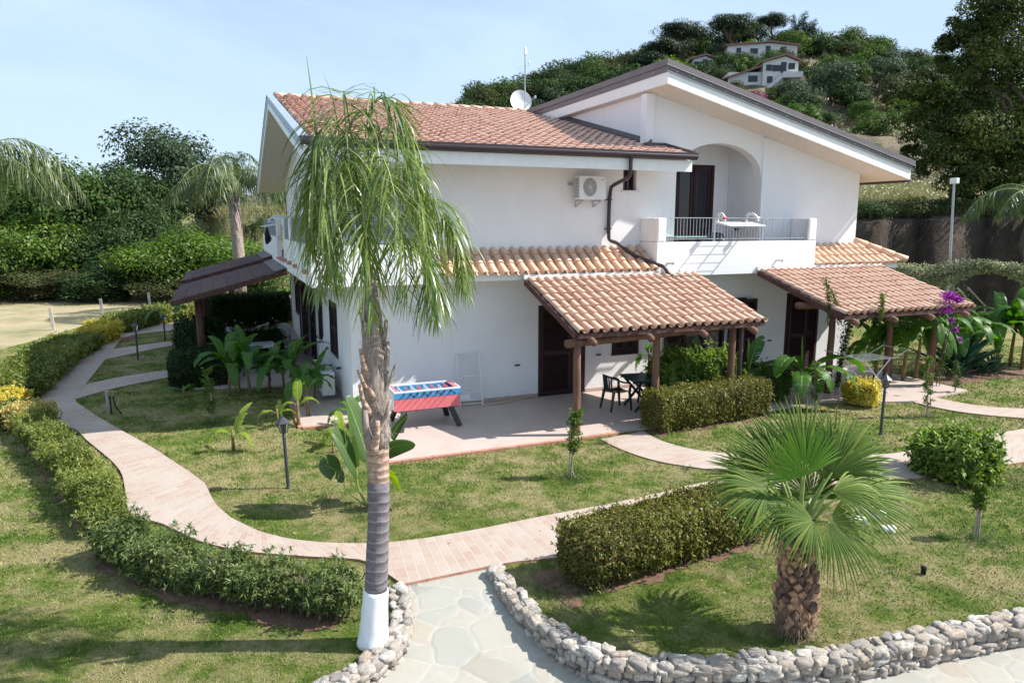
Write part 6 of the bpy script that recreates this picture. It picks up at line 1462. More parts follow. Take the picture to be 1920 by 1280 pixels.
for x in (x0+.03, x1-.10): m2 = MB(); m2.bb(x, x+.07, y0+.03, y1-.03, .775, .80); mkb('end_tray', m2, 'game_red', fb)
for k in range(8):
    x = x0+.20+k*(x1-x0-.40)/7; red = k % 2
    m2 = MB(); m2.tube([(x, y0-.20, .745), (x, y1+.14, .745)], .008, 7); q = mkb('rod', m2, 'galvanised', fb)
    m2 = MB(); yy = y0-.20 if red else y1+.14; m2.tube([(x, yy-.06, .745), (x, yy+.06, .745)], [.019, .016], 9); m2.tube([(x, y0-.035, .745), (x, y0+.0, .745)], .024, 10); m2.tube([(x, y1+.035, .745), (x, y1, .745)], .024, 10); mkb('handle', m2, 'black_wood', q)
    for j in range(3 if k in (1, 6) else 4): yy = y0+.12+j*.14; m2 = MB(); m2.bb(x-.012, x+.012, yy, yy+.03, .71, .79); m2.bb(x-.008, x+.008, yy+.003, yy+.027, .66, .71); mkb('player', m2, 'game_red' if red else 'white_plastic', q)
for sx in (0, 1):
    for sy in (0, 1):
        m2 = MB(); a = ((x0+.22 if not sx else x1-.22), (y0+.06 if not sy else y1-.06), .45); b = ((x0+.08 if not sx else x1-.06), (y0-.14 if not sy else y1+.10), 0)
        aV, bV = Vector(a), Vector(b); m2.bar(aV, bV, .11, .06, (0, 1, 0)); mkb('leg', m2, 'black_wood', fb)

m2 = MB(); m2.bb(x0-.012, x0-.0085, y0-.004, y1+.004, .41, .775); mkb('end_panel', m2, 'white_plastic', fb)
# white wire rack against the wall
rk_ = root('folding_rack', (5.15, 15.2, 0), 'white folded wire rack leaning on the wall right of the games table', 'folding rack')
L0, L1 = Vector((4.88, 15.10, 0)), Vector((5.42, 15.06, 0)); tv = Vector((0, .26, 1.25))
m2 = MB(); [m2.tube([b, b+tv], .014, 8) for b in (L0, L1)]; [m2.tube([L0+tv*t_, L1+tv*t_], .012, 8) for t_ in (.12, .26, .56, .98)]; m2.tube([L0+tv*.06, L1+tv*.06], .01, 6); mkb('frame', m2, 'white_plastic', rk_)
m2 = MB()
for t_ in np.linspace(.28, .96, 24): m2.tube([L0+tv*t_, L1+tv*t_], .0035, 4)
for u in np.linspace(.08, .92, 9): m2.tube([L0.lerp(L1, u)+tv*.27, L0.lerp(L1, u)+tv*.97], .003, 4)
mkb('wires', m2, 'white_plastic', rk_)
m2 = MB(); m2.add([L0+tv*.14+Vector((0, -.005, 0)), L0.lerp(L1, .45)+tv*.14+Vector((0, -.005, 0)), L0.lerp(L1, .45)+tv*.24+Vector((0, -.005, 0)), L0+tv*.24+Vector((0, -.005, 0))], [(0, 1, 2, 3)]); mkb('plastic_plate', m2, 'white_plastic', rk_)
m2 = MB(); P = smooth_line([gz(905, 760, .02), gz(960, 752, .02), (6.45, 15.25, .06), (6.75, 15.3, .05), (6.85, 15.33, .02)], 3); m2.tube([tuple(p) for p in P], .014, 8); tag(mkb('hose', m2, 'hose_tan', None, True), 'pale hose lying along the foot of the wall left of the dark door', 'hose')

# ================================================================ PLASTIC FURNITURE
def table(loc, rz, w_, d, h, m_, name='garden_table', label='', fold=True):
    r = root(name, (0, 0, 0), label, 'table'); m2 = MB(); m2.box((0, 0, h-.014), (w_, d, .028)); mkb('tabletop', m2, m_, r, bevel=.012)
    for s in (-1, 1): m2 = MB(); m2.bb(-w_/2+.03, w_/2-.03, s*(d/2-.05)-.012, s*(d/2-.05)+.012, h-.075, h-.029); mkb('apron', m2, m_, r)
    for sy in (-1, 1):
        for sx in (-1, 1):
            m2 = MB(); m2.bar((sx*(w_/2-.08), sy*(d/2-.07), h-.03), ((-sx if fold else sx)*(w_/2-.10), sy*(d/2-.09)-(.03*sx if fold else 0), 0), .055, .03, (0, 1, 0)); mkb('leg', m2, m_, r)
    r.location = loc; r.rotation_euler.z = rz; return r
def chair(loc, rz, m_, label, group):
    r = root('garden_chair', (0, 0, 0), label, 'chair', group); m2 = MB()
    n = 9; V = []; F = []
    for j in range(7):
        for i in range(n):
            u = (i/(n-1)-.5)*2; v_ = j/6; V.append((u*.22*(1-.08*v_), .21-.42*v_, .43+.02*u*u-.015*math.sin(v_*PI)))
    F = [(j*n+i, j*n+i+1, (j+1)*n+i+1, (j+1)*n+i) for j in range(6) for i in range(n-1)]; m2.add(V, F); V2 = [(x, y, z-.02) for x, y, z in V]; m2.add(V2, [tuple(reversed(f)) for f in F]); mkb('seat', m2, m_, r, True)
    m2 = MB()   # curved slatted back
    def bk(u, z): th = u*1.05; return Vector((.27*math.sin(th), -.02-.25*math.cos(th)-.10*(z-.43)*1.2+.0, z))
    m2.tube([bk(u, .80-.05*abs(u)**2) for u in np.linspace(-1, 1, 13)], .022, 8)
    for u in np.linspace(-.62, .62, 7): m2.bar(bk(u, .44), bk(u, .79), .052, .010, (0, 1, 0))
    mkb('backrest', m2, m_, r)
    for s in (-1, 1):
        m2 = MB(); P = smooth_line([bk(s*.98, .75), (s*.285, -.02, .67), (s*.29, .15, .65), (s*.26, .22, .60)], 2); m2.tube([tuple(p) for p in P], .02, 8); mkb('armrest', m2, m_, r, True)
        m2 = MB(); m2.tube([(s*.26, .21, .62), (s*.225, .20, .42), (s*.25, .25, 0)], [.026, .034, .026], 8); mkb('leg', m2, m_, r)
        m2 = MB(); m2.tube([(s*.20, -.20, .44), (s*.23, -.28, 0)], [.036, .026], 8); mkb('leg', m2, m_, r)
    r.location = loc; r.rotation_euler.z = rz; return r
table((8.74, 13.55, 0), math.radians(-8), .80, .80, .73, 'green_plastic', label='dark green plastic table under the first pergola')
chair((8.16, 13.68, 0), math.radians(-88), 'dark_green_plastic', 'dark slatted armchair on the left of the green table', 'dark chairs at the green table')
chair((9.30, 13.95, 0), math.radians(125), 'dark_green_plastic', 'dark rounded armchair behind the middle pergola post', 'dark chairs at the green table')
# left terrace furniture
table((.9, 21.6, 0), .1, .8, .8, .72, 'white_plastic', label='small white table among the shaded bananas', fold=False)
chair((.55, 20.9, 0), .2, simple('blue_plastic', (.03, .12, .35), .4), 'blue and white chair tucked under the small white table', 'chairs on the shaded terrace')
chair((1.75, 24.9, 0), 2.9, 'white_plastic', 'white plastic armchair beside the dark doors on the left terrace', 'chairs on the shaded terrace')
chair((1.05, 25.6, 0), 1.2, 'white_plastic', 'white armchair behind the dividing hedge of the left terrace', 'chairs on the shaded terrace')
chair((.2, 25.2, 0), -.6, 'white_plastic', 'white armchair nearest the shingle pergola post', 'chairs on the shaded terrace')
0 and table((1.9, 27.2, 0), 0, 1.2, .8, .74, 'white_plastic', label='long white table at the back of the shaded left terrace', fold=False)
q = root('folding_rack', (2.3, 19.2, 0), 'white folding drying rack leaning beside the left side window', 'folding rack'); m2 = MB(); a, b = Vector((2.12, 18.9, 0)), Vector((2.12, 19.5, 0)); tv = Vector((.32, 0, 1.15))
[m2.tube([p, p+tv], .014, 6) for p in (a, b)]; [m2.tube([a+tv*t_, b+tv*t_], .008, 5) for t_ in np.linspace(.06, .98, 12)]; mkb('frame', m2, 'white_plastic', q)
# drying table behind the second pergola's front post
wt = root('drying_rack', (14.9, 12.5, 0), 'white folding drying rack with crossed legs under the second pergola', 'drying rack'); c = Vector((14.75, 12.75, 0)); m2 = MB(); u = Vector((1, 0, 0)); v = Vector((0, 1, 0))
for s in (-.35, .35):
    for k in (-1, 1): m2 = MB(); m2.tube([c-u*.48*k+v*s, c+u*.42*k+v*s+Vector((0, 0, .88))], .014, 7); mkb('leg', m2, 'white_plastic', wt)
m2 = MB(); z = Vector((0, 0, .89))
for s in np.linspace(-.36, .36, 9): m2.tube([c-u*.55+v*s+z, c+u*.55+v*s+z], .006, 5)
for s in (-.55, 0, .55): m2.tube([c+u*s-v*.37+z, c+u*s+v*.37+z], .01, 5)
for s in (-1, 1): m2.tube([c+u*s*.55-v*.36+z, c+u*s*1.0-v*.36+z+Vector((0, 0, .18)), c+u*s*1.0+v*.36+z+Vector((0, 0, .18)), c+u*s*.55+v*.36+z], .009, 5)
mkb('drying_rails', m2, 'white_plastic', wt)

# ---- clothes airers on the balconies
def airer(label, base, xd, yd, w_, spot, cloth=False):
    """base: rail point at the middle; xd: along the rail; yd: outwards"""
    base = Vector(base); xd = Vector(xd); yd = Vector(yd); zd = Vector((0, 0, 1)); r = root('clothes_airer', tuple(base), label, 'clothes airer', 'airers hung on the balcony rails')
    for s in (-1, 1):
        m2 = MB(); pts = [base+xd*s*w_*.40-yd*.05-zd*.16, base+xd*s*w_*.40-yd*.07+zd*.0, base+xd*s*w_*.42+yd*.02+zd*.09, base+xd*s*w_*.44+yd*.16+zd*.08, base+xd*s*w_*.46+yd*.28-zd*.02, base+xd*s*w_*.46+yd*.30-zd*.10]
        P = smooth_line(pts, 3)
        for a, b in zip(P[:-1], P[1:]): m2.bar(a, b, .075, .03, xd) if np.linalg.norm(b-a) > 1e-4 else None
        q = mkb('arm', m2, 'white_plastic', r)
        m2 = MB(); cc = base+xd*s*w_*.46+yd*.30-zd*.02; m2.tube([cc-yd*.0+xd*-.04, cc+xd*.04], .035, 14); mkb('hinge_cap', m2, spot if s < 0 else 'white_plastic', q)
    m2 = MB()
    for k in range(8): m2.tube([base-xd*w_/2+yd*(.03+.07*k)-zd*(.12+.012*k), base+xd*w_/2+yd*(.03+.07*k)-zd*(.12+.012*k)], .005, 5)
    for s in (-1, 0, 1): m2.bar(base+xd*s*w_/2-zd*.115, base+xd*s*w_/2+yd*.54-zd*.21, .02, .03)
    m2.bar(base-xd*w_/2+yd*.54-zd*.205, base+xd*w_/2+yd*.54-zd*.205, .02, .03); mkb('tray', m2, 'white_plastic', r)
    return r
airer('white clothes airer with curved arms hanging outside the right balcony rail', (12.0, 14.64, 4.33), (1, 0, 0), (0, -1, 0), 1.1, 'red_sticker')
airer('white clothes airer with blue caps on the left side balcony rail', (1.70, 22.2, 4.30), (0, 1, 0), (-1, 0, 0), 1.6, 'blue_sticker')
m2 = MB(); P = [(1.22, 20.9, 4.08), (1.20, 20.9, 3.9), (1.24, 20.9, 3.72)]; m2.tube(P, [.02, .07, .09], 8, True, .3); m2.tube([(1.23, 20.9, 3.74), (1.18, 20.95, 3.62)], [.08, .03], 8, True, .3); tag(mkb('hanging_cloth', m2, 'black_cloth', None, True), 'small black garment hanging from the left balcony airer', 'garment')
rr_ = root('balcony_table', (10.9, 15.0, 3.13), 'low table behind the railing of the right balcony', 'table'); m2 = MB(); m2.bb(10.55, 11.45, 14.95, 15.5, 3.83, 3.86); mkb('tabletop', m2, simple('pale_glass', (.35, .55, .50), .2), rr_)
for x in (10.6, 11.4):
    for y in (15.0, 15.45): m2 = MB(); m2.bar((x, y, 3.13), (x, y, 3.83), .03); mkb('leg', m2, 'dark_metal', rr_)
chair((11.95, 15.35, 3.13), 2.4, 'dark_green_plastic', 'dark chair behind the right balcony railing', 'dark plastic chairs')

# ================================================================ FENCE POSTS, STREET LIGHT
for k, (px, pb, pt) in enumerate([(101, 619, 591), (194, 598, 573), (283, 584, 560), (429, 574, 549)]):
    c = gz(px, pb, LZ); m2 = MB(); m2.bar(c, c+np.array([-.05, 0, .92]), .11, .11); tag(mkb('fence_post', m2, 'concrete_post', None, bevel=.01), ['nearest leaning concrete fence post by the field', 'second concrete fence post along the field hedge', 'third concrete fence post where the hedge turns', 'concrete fence post seen beside the shingle pergola'][k], 'fence post', 'concrete fence posts at the field edge')
sl_ = root('street_light', tuple(gd(1780, 620, 24.5)), 'slim grey light pole with box head standing before the earth bank', 'street light'); m2 = MB(); b = gd(1778, 590, 24.5); t_ = gd(1789, 342, 24.5); m2.tube([tuple(b-np.array([0, 0, 1])), tuple(t_)], [.055, .035], 10); mkb('pole', m2, 'galvanised', sl_)
m2 = MB(); m2.box(tuple(t_+rcu(-.05, -.1, .04)), (.17, .24, .19)); mkb('lamp_head', m2, 'white_plastic', sl_, bevel=.02)

# ================================================================ TREES
def trunk_mesh(base, top, r0, limbs, rng, m_='bark', parent=None):
    m2 = MB(); base = np.array(base); top = np.array(top); mid = (base+top)/2+rng.normal(0, .06, 3)*np.linalg.norm(top-base); m2.tube([tuple(base-np.array([0, 0, .2])), tuple((base+mid)/2), tuple(mid), tuple(top)], [r0*1.25, r0, r0*.8, r0*.55], 8, True, .08)
    for l in limbs:
        a = base+(top-base)*rng.uniform(.45, .95); k = (a+l)/2+rng.normal(0, .08, 3)*np.linalg.norm(l-a); m2.tube([tuple(a), tuple(k), tuple(l)], [r0*.42, r0*.25, r0*.08], 6, False)
    return mkb('trunk', m2, m_, parent, True)
def tree_proto(name, m_, R, H, nclump, nleaf, L, seed, flat=1.0, cr=.40, th=.35, r0=.16, lab='tree', jit=.8, zc=.62, zmin=-.6):
    rng = np.random.default_rng(seed+900); r = root(name, (0, 0, 0), lab, 'tree'); c = np.array([0, 0, H*zc]); RR = np.array([R, R*.95, H*(1-zc)])
    (V, F), cc = crown(c, RR, nclump, nleaf, L, L*.6, rng, flat, cr, zmin, jit); mk('crown', V, F, m_, r)
    trunk_mesh((0, 0, 0), (0, 0, H*th+.3), r0, [q for q in cc[:10]], rng, parent=r); return r
def recolour(r, m_):
    """same shape in another leaf colour"""
    c = fastdup(r, (0, 0, 0)); 
    for ch in c.children:
        if ch.name.startswith('crown'): ch.data = ch.data.copy(); ch.data.materials[0] = mat(m_)
    return c
USED = set()
def put(r, loc, label, scale=1, rz=None, group=None, cat_='tree'):
    rz = R_.uniform(0, 6.28) if rz is None else rz
    if r.name not in USED:
        USED.add(r.name); o = r; o.location = Vector(loc); o.rotation_euler.z = rz; o.scale = (scale,)*3 if isinstance(scale, (int, float)) else scale
    else: o = fastdup(r, loc, rz, scale)
    o['label'] = label; o['category'] = cat_
    if group: o['group'] = group
    return o
tA = tree_proto('broadleaf_tree', 'leaf_mid', 3.0, 6.0, 46, 9000, .20, 1, cr=.36)
tB = tree_proto('bushy_tree', 'leaf_bright', 2.4, 3.6, 40, 8000, .17, 2, zc=.5, th=.1, cr=.36, zmin=-1)
tC = tree_proto('evergreen_tree', 'leaf_grey', 3.4, 8.0, 60, 11000, .20, 3, cr=.30)
tA2 = recolour(tA, 'leaf_dark'); tB2 = recolour(tB, 'leaf_dark'); tB3 = recolour(tB, 'leaf_olive'); tB4 = recolour(tB, 'leaf_mid'); tC2 = recolour(tC, 'leaf_dark')
GT = 'trees and bushes beyond the field'
def gp(px, D, z=LZ): p = gd(px, 500, D); return (p[0], p[1], z)
for (pr, px, D, s, lb) in [
  (tC, 322, 54, (1.45, 1.45, 1.50), 'largest grey-green evergreen crown rising above the left tree line'),
  (tC2, 262, 50, (1.05, 1.05, 1.05), 'dark evergreen just left of the largest grey-green crown'),
  (tC, 415, 56, (.9, .9, 1.22), 'grey-green evergreen behind the drooping middle palm'),
  (tA2, 205, 46, (1.15, 1.15, 1.28), 'dark broadleaf tree in the middle of the left tree line'),
  (tA, 140, 44, (1.1, 1.1, 1.3), 'mid-green tree left of the dark broadleaf tree'),
  (tA, 60, 46, (1.25, 1.25, 1.42), 'mid-green tree behind the fronds at the left edge'),
  (tA, -10, 48, (1.4, 1.3, 1.5), 'dark tree cut by the left edge of the picture'),
  (tB, 80, 41, (1.25, 1.15, 1.35), 'bright ivy-like bush near the left end of the field'),
  (tB4, 10, 40.5, (1.2, 1, 1.15), 'dark bush at the left end of the field'),
  (tB2, 160, 42, (1.2, 1.2, 1.15), 'dark bush right of the bright ivy-like bush'),
  (tA2, 255, 43, (.9, .9, .85), 'dark tree behind the bright green bushes'),
  (tB, 305, 39.5, (1.25, 1.1, 1.05), 'bright green bush left of the shingle pergola roof'),
  (tB, 395, 40, (1.35, 1.2, 1.15), 'widest bright green bush above the shingle pergola roof'),
  (tB4, 470, 41, (1.1, 1.0, .85), 'mid-green bush between the middle palm and the house'),
  (tB2, 230, 40.5, (1.1, 1.1, .8), 'low dark bush under the dark broadleaf tree'),
  (tB3, 60, 39, (1.0, 1.0, .55), 'low olive scrub at the far edge of the field, left end'),
  (tB3, 130, 39.5, (1.0, 1.0, .5), 'low olive scrub at the far edge of the field, middle'),
  (tB3, 300, 38, (.8, .8, .42), 'low olive scrub at the field corner near the fence posts'),
  (tB2, 190, 38.6, (1.0, 1.0, .5), 'shadowy low scrub beside the olive scrub'),
  (tA, 530, 58, (1.0, 1.0, .95), 'green tree seen past the left corner of the house'),
  (tA2, 500, 50, (.6, .6, .8), 'small dark tree on the grassy mound by the house'),
  (tC2, 350, 62, (.9, .9, 1.05), 'dark evergreen behind the largest grey-green crown'),
  (tB4, -60, 38, (1.2, 1.2, 1), 'green bush beyond the left edge of the field'),
  (tA, -120, 44, (1.2, 1.2, 1.2), 'outermost green tree beyond the left edge')]:
    put(pr, gp(px, D), lb, s, group=GT)
# feathery palms in the background
def bg_palm(name, label, base, h, r0, nfr, L, m_, seed, Ll=.6, trunk='palm_fibre', w=.03, nl=45, g=2.2, spread=1.0):
    r = root(name, tuple(base), label, 'palm tree'); base = np.array(base); top = base+np.array([0, 0, h]); m2 = MB(); m2.tube([tuple(base-np.array([0, 0, .2])), tuple(base+np.array([.05, 0, h*.5])), tuple(top)], [r0*1.1, r0, r0*.9], 12, True, .08); mkb('trunk', m2, trunk, r, True); rng = np.random.default_rng(seed+30)
    for k in range(nfr):
        az = k*2.4+rng.uniform(-.3, .3); e = rng.uniform(.5, 1.3); h_ = np.array([math.cos(az), math.sin(az), 0]); q = L*rng.uniform(.85, 1.1)
        pts = [top, top+h_*q*.18*spread+np.array([0, 0, q*.32*e]), top+h_*q*.48*spread+np.array([0, 0, q*.42*e]), top+h_*q*.80*spread+np.array([0, 0, q*.22*e]), top+h_*q*.98*spread+np.array([0, 0, -q*.12])]
        palm_frond('frond', m_, r, pts, nl, Ll, w, g, seed=seed*50+k, start=.18, segs=3, rr=.02)
    return r
bg_palm('feather_palm', 'drooping feathery palm with rough trunk standing behind the shingle pergola', gp(447, 33), 5.5, .26, 20, 3.2, 'leaf_palm_bg', 1, 1.0, 'palm_fibre', .035, 60)
bg_palm('feather_palm', 'feathery palm reaching in from the left edge of the picture', gp(-50, 20), 5.2, .2, 16, 3.0, 'leaf_palm_bg', 2, .85, 'palm_fibre', .028, 75)
bg_palm('feather_palm', 'low feathery palm reaching in from the right edge of the picture', (*gd(1945, 480, 22)[:2], 2.2), 2.4, .2, 13, 2.2, 'leaf_palm_bg', 3, .7, 'palm_fibre', .028, 60)
bg_palm('date_palm', 'small distant palm tuft above the left tree line', gp(456, 66), 9.5, .3, 16, 2.2, 'leaf_dark', 4, .35, 'bark', .06, 26, .8)
# the big tree at the right edge
rng = np.random.default_rng(77); bt_ = root('large_tree', (*gd(1900, 500, 37)[:2], 4.0), 'large dark green tree filling the upper right corner', 'tree'); bc = gd(1915, 210, 37); parts = []; limbs = []
for (px, py, D, rx, rz_) in [(1905, 60, 37, 3.2, 2.6), (1850, 110, 36, 2.4, 2.0), (1800, 95, 37, 1.2, 1.4), (1795, 170, 36, 1.9, 1.5), (1760, 120, 37, .8, .6), (1740, 240, 36, 1.5, 1.4), (1722, 205, 37, .7, .5), (1790, 270, 35, 2.0, 1.6), (1860, 240, 35, 2.6, 2.2), (1930, 260, 35, 2.6, 2.4), (1750, 310, 35.5, 1.2, 1.0), (1820, 350, 34.5, 1.9, 1.3), (1880, 340, 34.5, 2.2, 1.6), (1710, 290, 36.5, .7, .8), (1850, 400, 34, 1.4, .9), (1790, 370, 35, .9, .7), (1885, 10, 37, 2.4, 1.8), (1960, 120, 37, 3, 3), (1960, 350, 35, 2.4, 2), (1735, 175, 37, .8, .7), (1830, 45, 37, 1.4, 1.2), (1700, 180, 37.5, .35, .3)]:
    c = gd(px, py, D); nn = int(1500*(rx*rz_)**.85)+200; (V, F), cc = crown(c, np.array([rx, rx, rz_]), max(6, int(9*rx)), nn, .17, .085, rng, 1.0, .36, -.8, .8); parts.append((V, F)); limbs.append(c)
V, F = cat(parts); mk('crown', V, F, leafmat('leaf_big_tree', [(.018, .04, .012), (.045, .08, .018), (.09, .125, .03), (.17, .19, .05)], .3, .6, .12), bt_)
trunk_mesh(np.array([*gd(1925, 500, 36.5)[:2], 4.2]), gd(1915, 220, 36.5), .38, limbs, rng, parent=bt_)

# ================================================================ HILL
bushes = []
for k, (m_, lab) in enumerate([('leaf_dark', 'dark green'), ('leaf_olive', 'olive green'), ('leaf_mid', 'mid green'), ('leaf_grey', 'grey-green'), ('leaf_bright', 'light green')]):
    b = tree_proto(['evergreen_bush', 'olive_bush', 'broadleaf_bush', 'grey_bush', 'light_bush'][k], m_, 1.0, 1.7, 22, 2200, .115, 20+k, zc=.5, th=.1, cr=.42, r0=.06, zmin=-.8); b['label'] = lab; bushes.append((b, lab))
pine = tree_proto('umbrella_pine', 'leaf_pine', 3.4, 7.0, 70, 15000, .17, 40, flat=.9, cr=.34, th=.55, r0=.2, zc=.70, zmin=-.35)
cyp = tree_proto('dark_conifer', 'leaf_pine', .9, 5.0, 34, 3500, .14, 41, zc=.5, cr=.42, th=.3, r0=.12, zmin=-1)
def hp_(px, D): 
    p = hill_pt(px, D); return (p.x, p.y, p.z-.25)
for px, D, s, lb in [(1232, 152, (1.45, 1.45, 1.4), 'left umbrella pine of the big group on the hilltop'), (1268, 158, (1.85, 1.85, 1.55), 'broadest umbrella pine on the hilltop'), (1205, 150, (1.2, 1.2, 1.15), 'lowest umbrella pine at the left of the hilltop group'), (1350, 160, (1.65, 1.65, 1.5), 'umbrella pine left of the hill houses'), (1425, 172, (1.4, 1.4, 1.2), 'umbrella pine behind the upper hill house'), (1185, 146, (.95, .95, .95), 'smallest umbrella pine at the left end of the hilltop')]:
    put(pine, hp_(px, D), lb, s, group='umbrella pines on the hilltop')
for px, D, s, lb in [(1390, 168, 1.3, 'narrow conifer between two hilltop pines'), (1466, 174, 1.6, 'tall dark conifer right of the hill houses'), (1482, 172, (2.4, 2.4, 1.6), 'broad dark conifer right of the hill houses'), (1500, 170, (2.2, 2.2, 1.35), 'lower dark conifer beside the broad one')]:
    put(cyp, hp_(px, D), lb, s, group='conifers on the hilltop')
HG = 'bushes on the hillside'
rg = random.Random(21); spots = []
def okspot(px, D):
    # open dry grass terraces and house plots stay clear
    if 1545 < px < 1780 and D < 118 and rg.random() < .72: return False
    if px > 1780 and D < 100: return False
    if 1345 < px < 1520 and 118 < D < 166 and not (D < 126): return False
    return True
while len(spots) < 320:
    px = rg.uniform(860, 1990); D = rg.uniform(80, 178)
    if px < 1150: D = rg.uniform(140, 176)
    if okspot(px, D): spots.append((px, D))
for i in range(90): spots.append((rg.uniform(870, 1760), rg.uniform(158, 174)))
for px, D in spots:
    b, lab = rg.choices(bushes, [5, 3, 3, 3, 2] if px > 1200 else [6, 3, 2, 2, 0])[0]; s = (rg.uniform(2.2, 3.9) if px < 1180 else rg.uniform(1.3, 3.3))*(1.15 if D > 120 else .95)
    put(b, hp_(px, D), lab+' rounded bush among many like it on the hillside behind the house', (s*rg.uniform(.9, 1.3), s*rg.uniform(.9, 1.3), s*rg.uniform(.8, 1.25)), group=lab+' '+HG, cat_='bush')
for k, (px, D) in enumerate([(1690, 160), (1402, 122), (1440, 126)]):
    b = recolour(bushes[2][0], simple('blossom_%d' % k, [(.30, .30, .27), (.33, .10, .18), (.30, .12, .20)][k], .9)) if k < 2 else None
    if b: USED.add(b.name); b.location = Vector(hp_(px, D)); b.scale = (2.2,)*3; b['label'] = ['pale flowering bush on the right shoulder of the hill', 'pink flowering bush below the white hill house'][k]; b['category'] = 'bush'; b.rotation_euler.z = .4

# hill houses
simple('hill_wall', (.62, .60, .58), .85, .05, 2, 0); simple('hill_roof', (.26, .15, .12), .9, .2, 3, 0)
def hill_house(label, px, D, w_, d, h, yaw, gab=.9, balcony=True, two=True):
    p = hp_(px, D); r = root('hill_house', (0, 0, 0), label, 'house', 'houses on the hill'); m2 = MB(); m2.bb(-w_/2, w_/2, -d/2, d/2, -4, h); mkb('wall', m2, 'hill_wall', r)
    m2 = MB(); o = .55; V = [(-w_/2-o, -d/2-o, h-.1), (w_/2+o, -d/2-o, h-.1+gab*.15), (w_*.12, -d/2-o, h+gab+.35), (-w_/2-o, d/2+o, h-.1), (w_/2+o, d/2+o, h-.1+gab*.15), (w_*.12, d/2+o, h+gab+.35)]; V += [(x, y, z+.28) for x, y, z in V]
    m2.add(V, [(0, 2, 5, 3), (2, 1, 4, 5), (6, 9, 11, 8), (8, 11, 10, 7), (0, 6, 8, 2), (2, 8, 7, 1), (3, 5, 11, 9), (5, 4, 10, 11), (0, 3, 9, 6), (1, 7, 10, 4)]); rf = mkb('roof', m2, 'hill_roof', r)
    m2 = MB(); m2.add([(-w_/2, -d/2-.003, h-.1), (w_/2, -d/2-.003, h-.1), (w_/2, -d/2-.003, h), (w_*.12, -d/2-.003, h+gab*.95+.25), (-w_/2, -d/2-.003, h)], [(0, 1, 2, 3, 4)]); mkb('gable', m2, 'hill_wall', r)
    m2 = MB(); m2.bb(w_*.25, w_*.33, 0, .6, h+.3, h+gab+.9); mkb('chimney', m2, 'hill_wall', rf)
    for (x, z, ww, hh) in [(-w_*.34, h-1.5, 1.0, 1.1), (-w_*.12, h-1.6, 1.6, 1.1), (w_*.30, h-1.3, 1.2, 1.1), (w_*.08, h-1.9, 1.0, 1.9), (-w_*.3, h-3.6, 1.0, 1.2), (w_*.2, h-4.0, 1.4, 1.5)]:
        if z < -.6: continue
        m2 = MB(); m2.bb(x-ww/2-.08, x+ww/2+.08, -d/2-.05, -d/2-.01, z-.08, z+hh+.08); q = mkb('window', m2, 'off_white', r); m2 = MB(); m2.bb(x-ww/2, x+ww/2, -d/2-.08, -d/2-.052, z, z+hh); mkb('pane', m2, 'window_glass', q)
    if balcony:
        m2 = MB(); m2.bb(w_*.02, w_/2+.4, -d/2-1.5, -d/2-.09, h-2.9, h-1.9); mkb('balcony', m2, 'hill_wall', r); m2 = MB(); m2.add([(-w_*.42, -d/2-1.2, h-5.2), (w_*.05, -d/2-1.2, h-2.7), (w_*.05, -d/2-1.2, h-2.0), (-w_*.42, -d/2-1.2, h-4.4), (-w_*.42, -d/2-.6, h-5.2), (w_*.05, -d/2-.6, h-2.7), (w_*.05, -d/2-.6, h-2.0), (-w_*.42, -d/2-.6, h-4.4)], [(0, 1, 2, 3), (7, 6, 5, 4), (3, 2, 6, 7), (0, 4, 5, 1), (0, 3, 7, 4), (1, 5, 6, 2)]); mkb('outside_stair', m2, 'hill_wall', r)
    r.location = p; r.rotation_euler.z = yaw; return r
r1 = hill_house('lower white hill house with wide gable roof and outside stair', 1436, 137, 6.2, 7, 4.6, -YAW-.05, .75)
wx = MB(); loc_ = Vector((-6.2, 0, 0)); wx.bb(-9.0, -3.12, -2.6, 3.4, -4, 3.1); w_l = mkb('wing', wx, 'hill_wall', None); w_l.parent = r1
rx = MB(); rx.add([(-9.8, -3.3, 1.9), (-3.0, -3.3, 4.0), (-3.0, 3.9, 4.0), (-9.8, 3.9, 1.9), (-9.8, -3.3, 2.15), (-3.0, -3.3, 4.25), (-3.0, 3.9, 4.25), (-9.8, 3.9, 2.15)], [(3, 2, 1, 0), (4, 5, 6, 7), (0, 1, 5, 4), (1, 2, 6, 5), (2, 3, 7, 6), (3, 0, 4, 7)]); o = mkb('roof', rx, 'hill_roof', None); o.parent = r1
for x_, z_, ww, hh in ((-7.6, .3, .9, 1.0), (-4.6, 1.4, 1.7, 1.1), (-5.9, -1.6, .8, 1.6)):
    m2 = MB(); m2.bb(x_-ww/2, x_+ww/2, -2.66, -2.62, z_, z_+hh); o = mkb('window', m2, 'window_glass', None); o.parent = r1
hill_house('upper long hill house with brown roof partly behind pines', 1403, 158, 14.5, 6, 3.2, -YAW, .3, False)
for px, D, s, k in [(1390, 140, 2.3, 0), (1410, 146, 2.6, 2), (1448, 147, 2.2, 4), (1480, 148, 2.6, 1), (1362, 132, 2.2, 1), (1425, 150, 3.2, 2), (1378, 152, 3.0, 0), (1452, 153, 3.0, 1), (1440, 127, 2.2, 2), (1475, 128, 2.5, 0), (1400, 125, 1.8, 3), (1500, 138, 3.2, 0), (1345, 140, 2.6, 0), (1372, 150, 2.4, 4)]:
    b, lab = bushes[k]; put(b, hp_(px, D), lab+' rounded bush among many like it on the hillside behind the house', (s, s, s*.9), group=lab+' '+HG, cat_='bush')
hill_house('small pale house glimpsed between pines left of the others', 1300, 150, 4.0, 5, 3.4, -YAW, .4, False)
hill_house('tiny house half hidden in trees on the right of the hilltop', 1530, 168, 4.0, 4, 3.0, -YAW, .3, False)
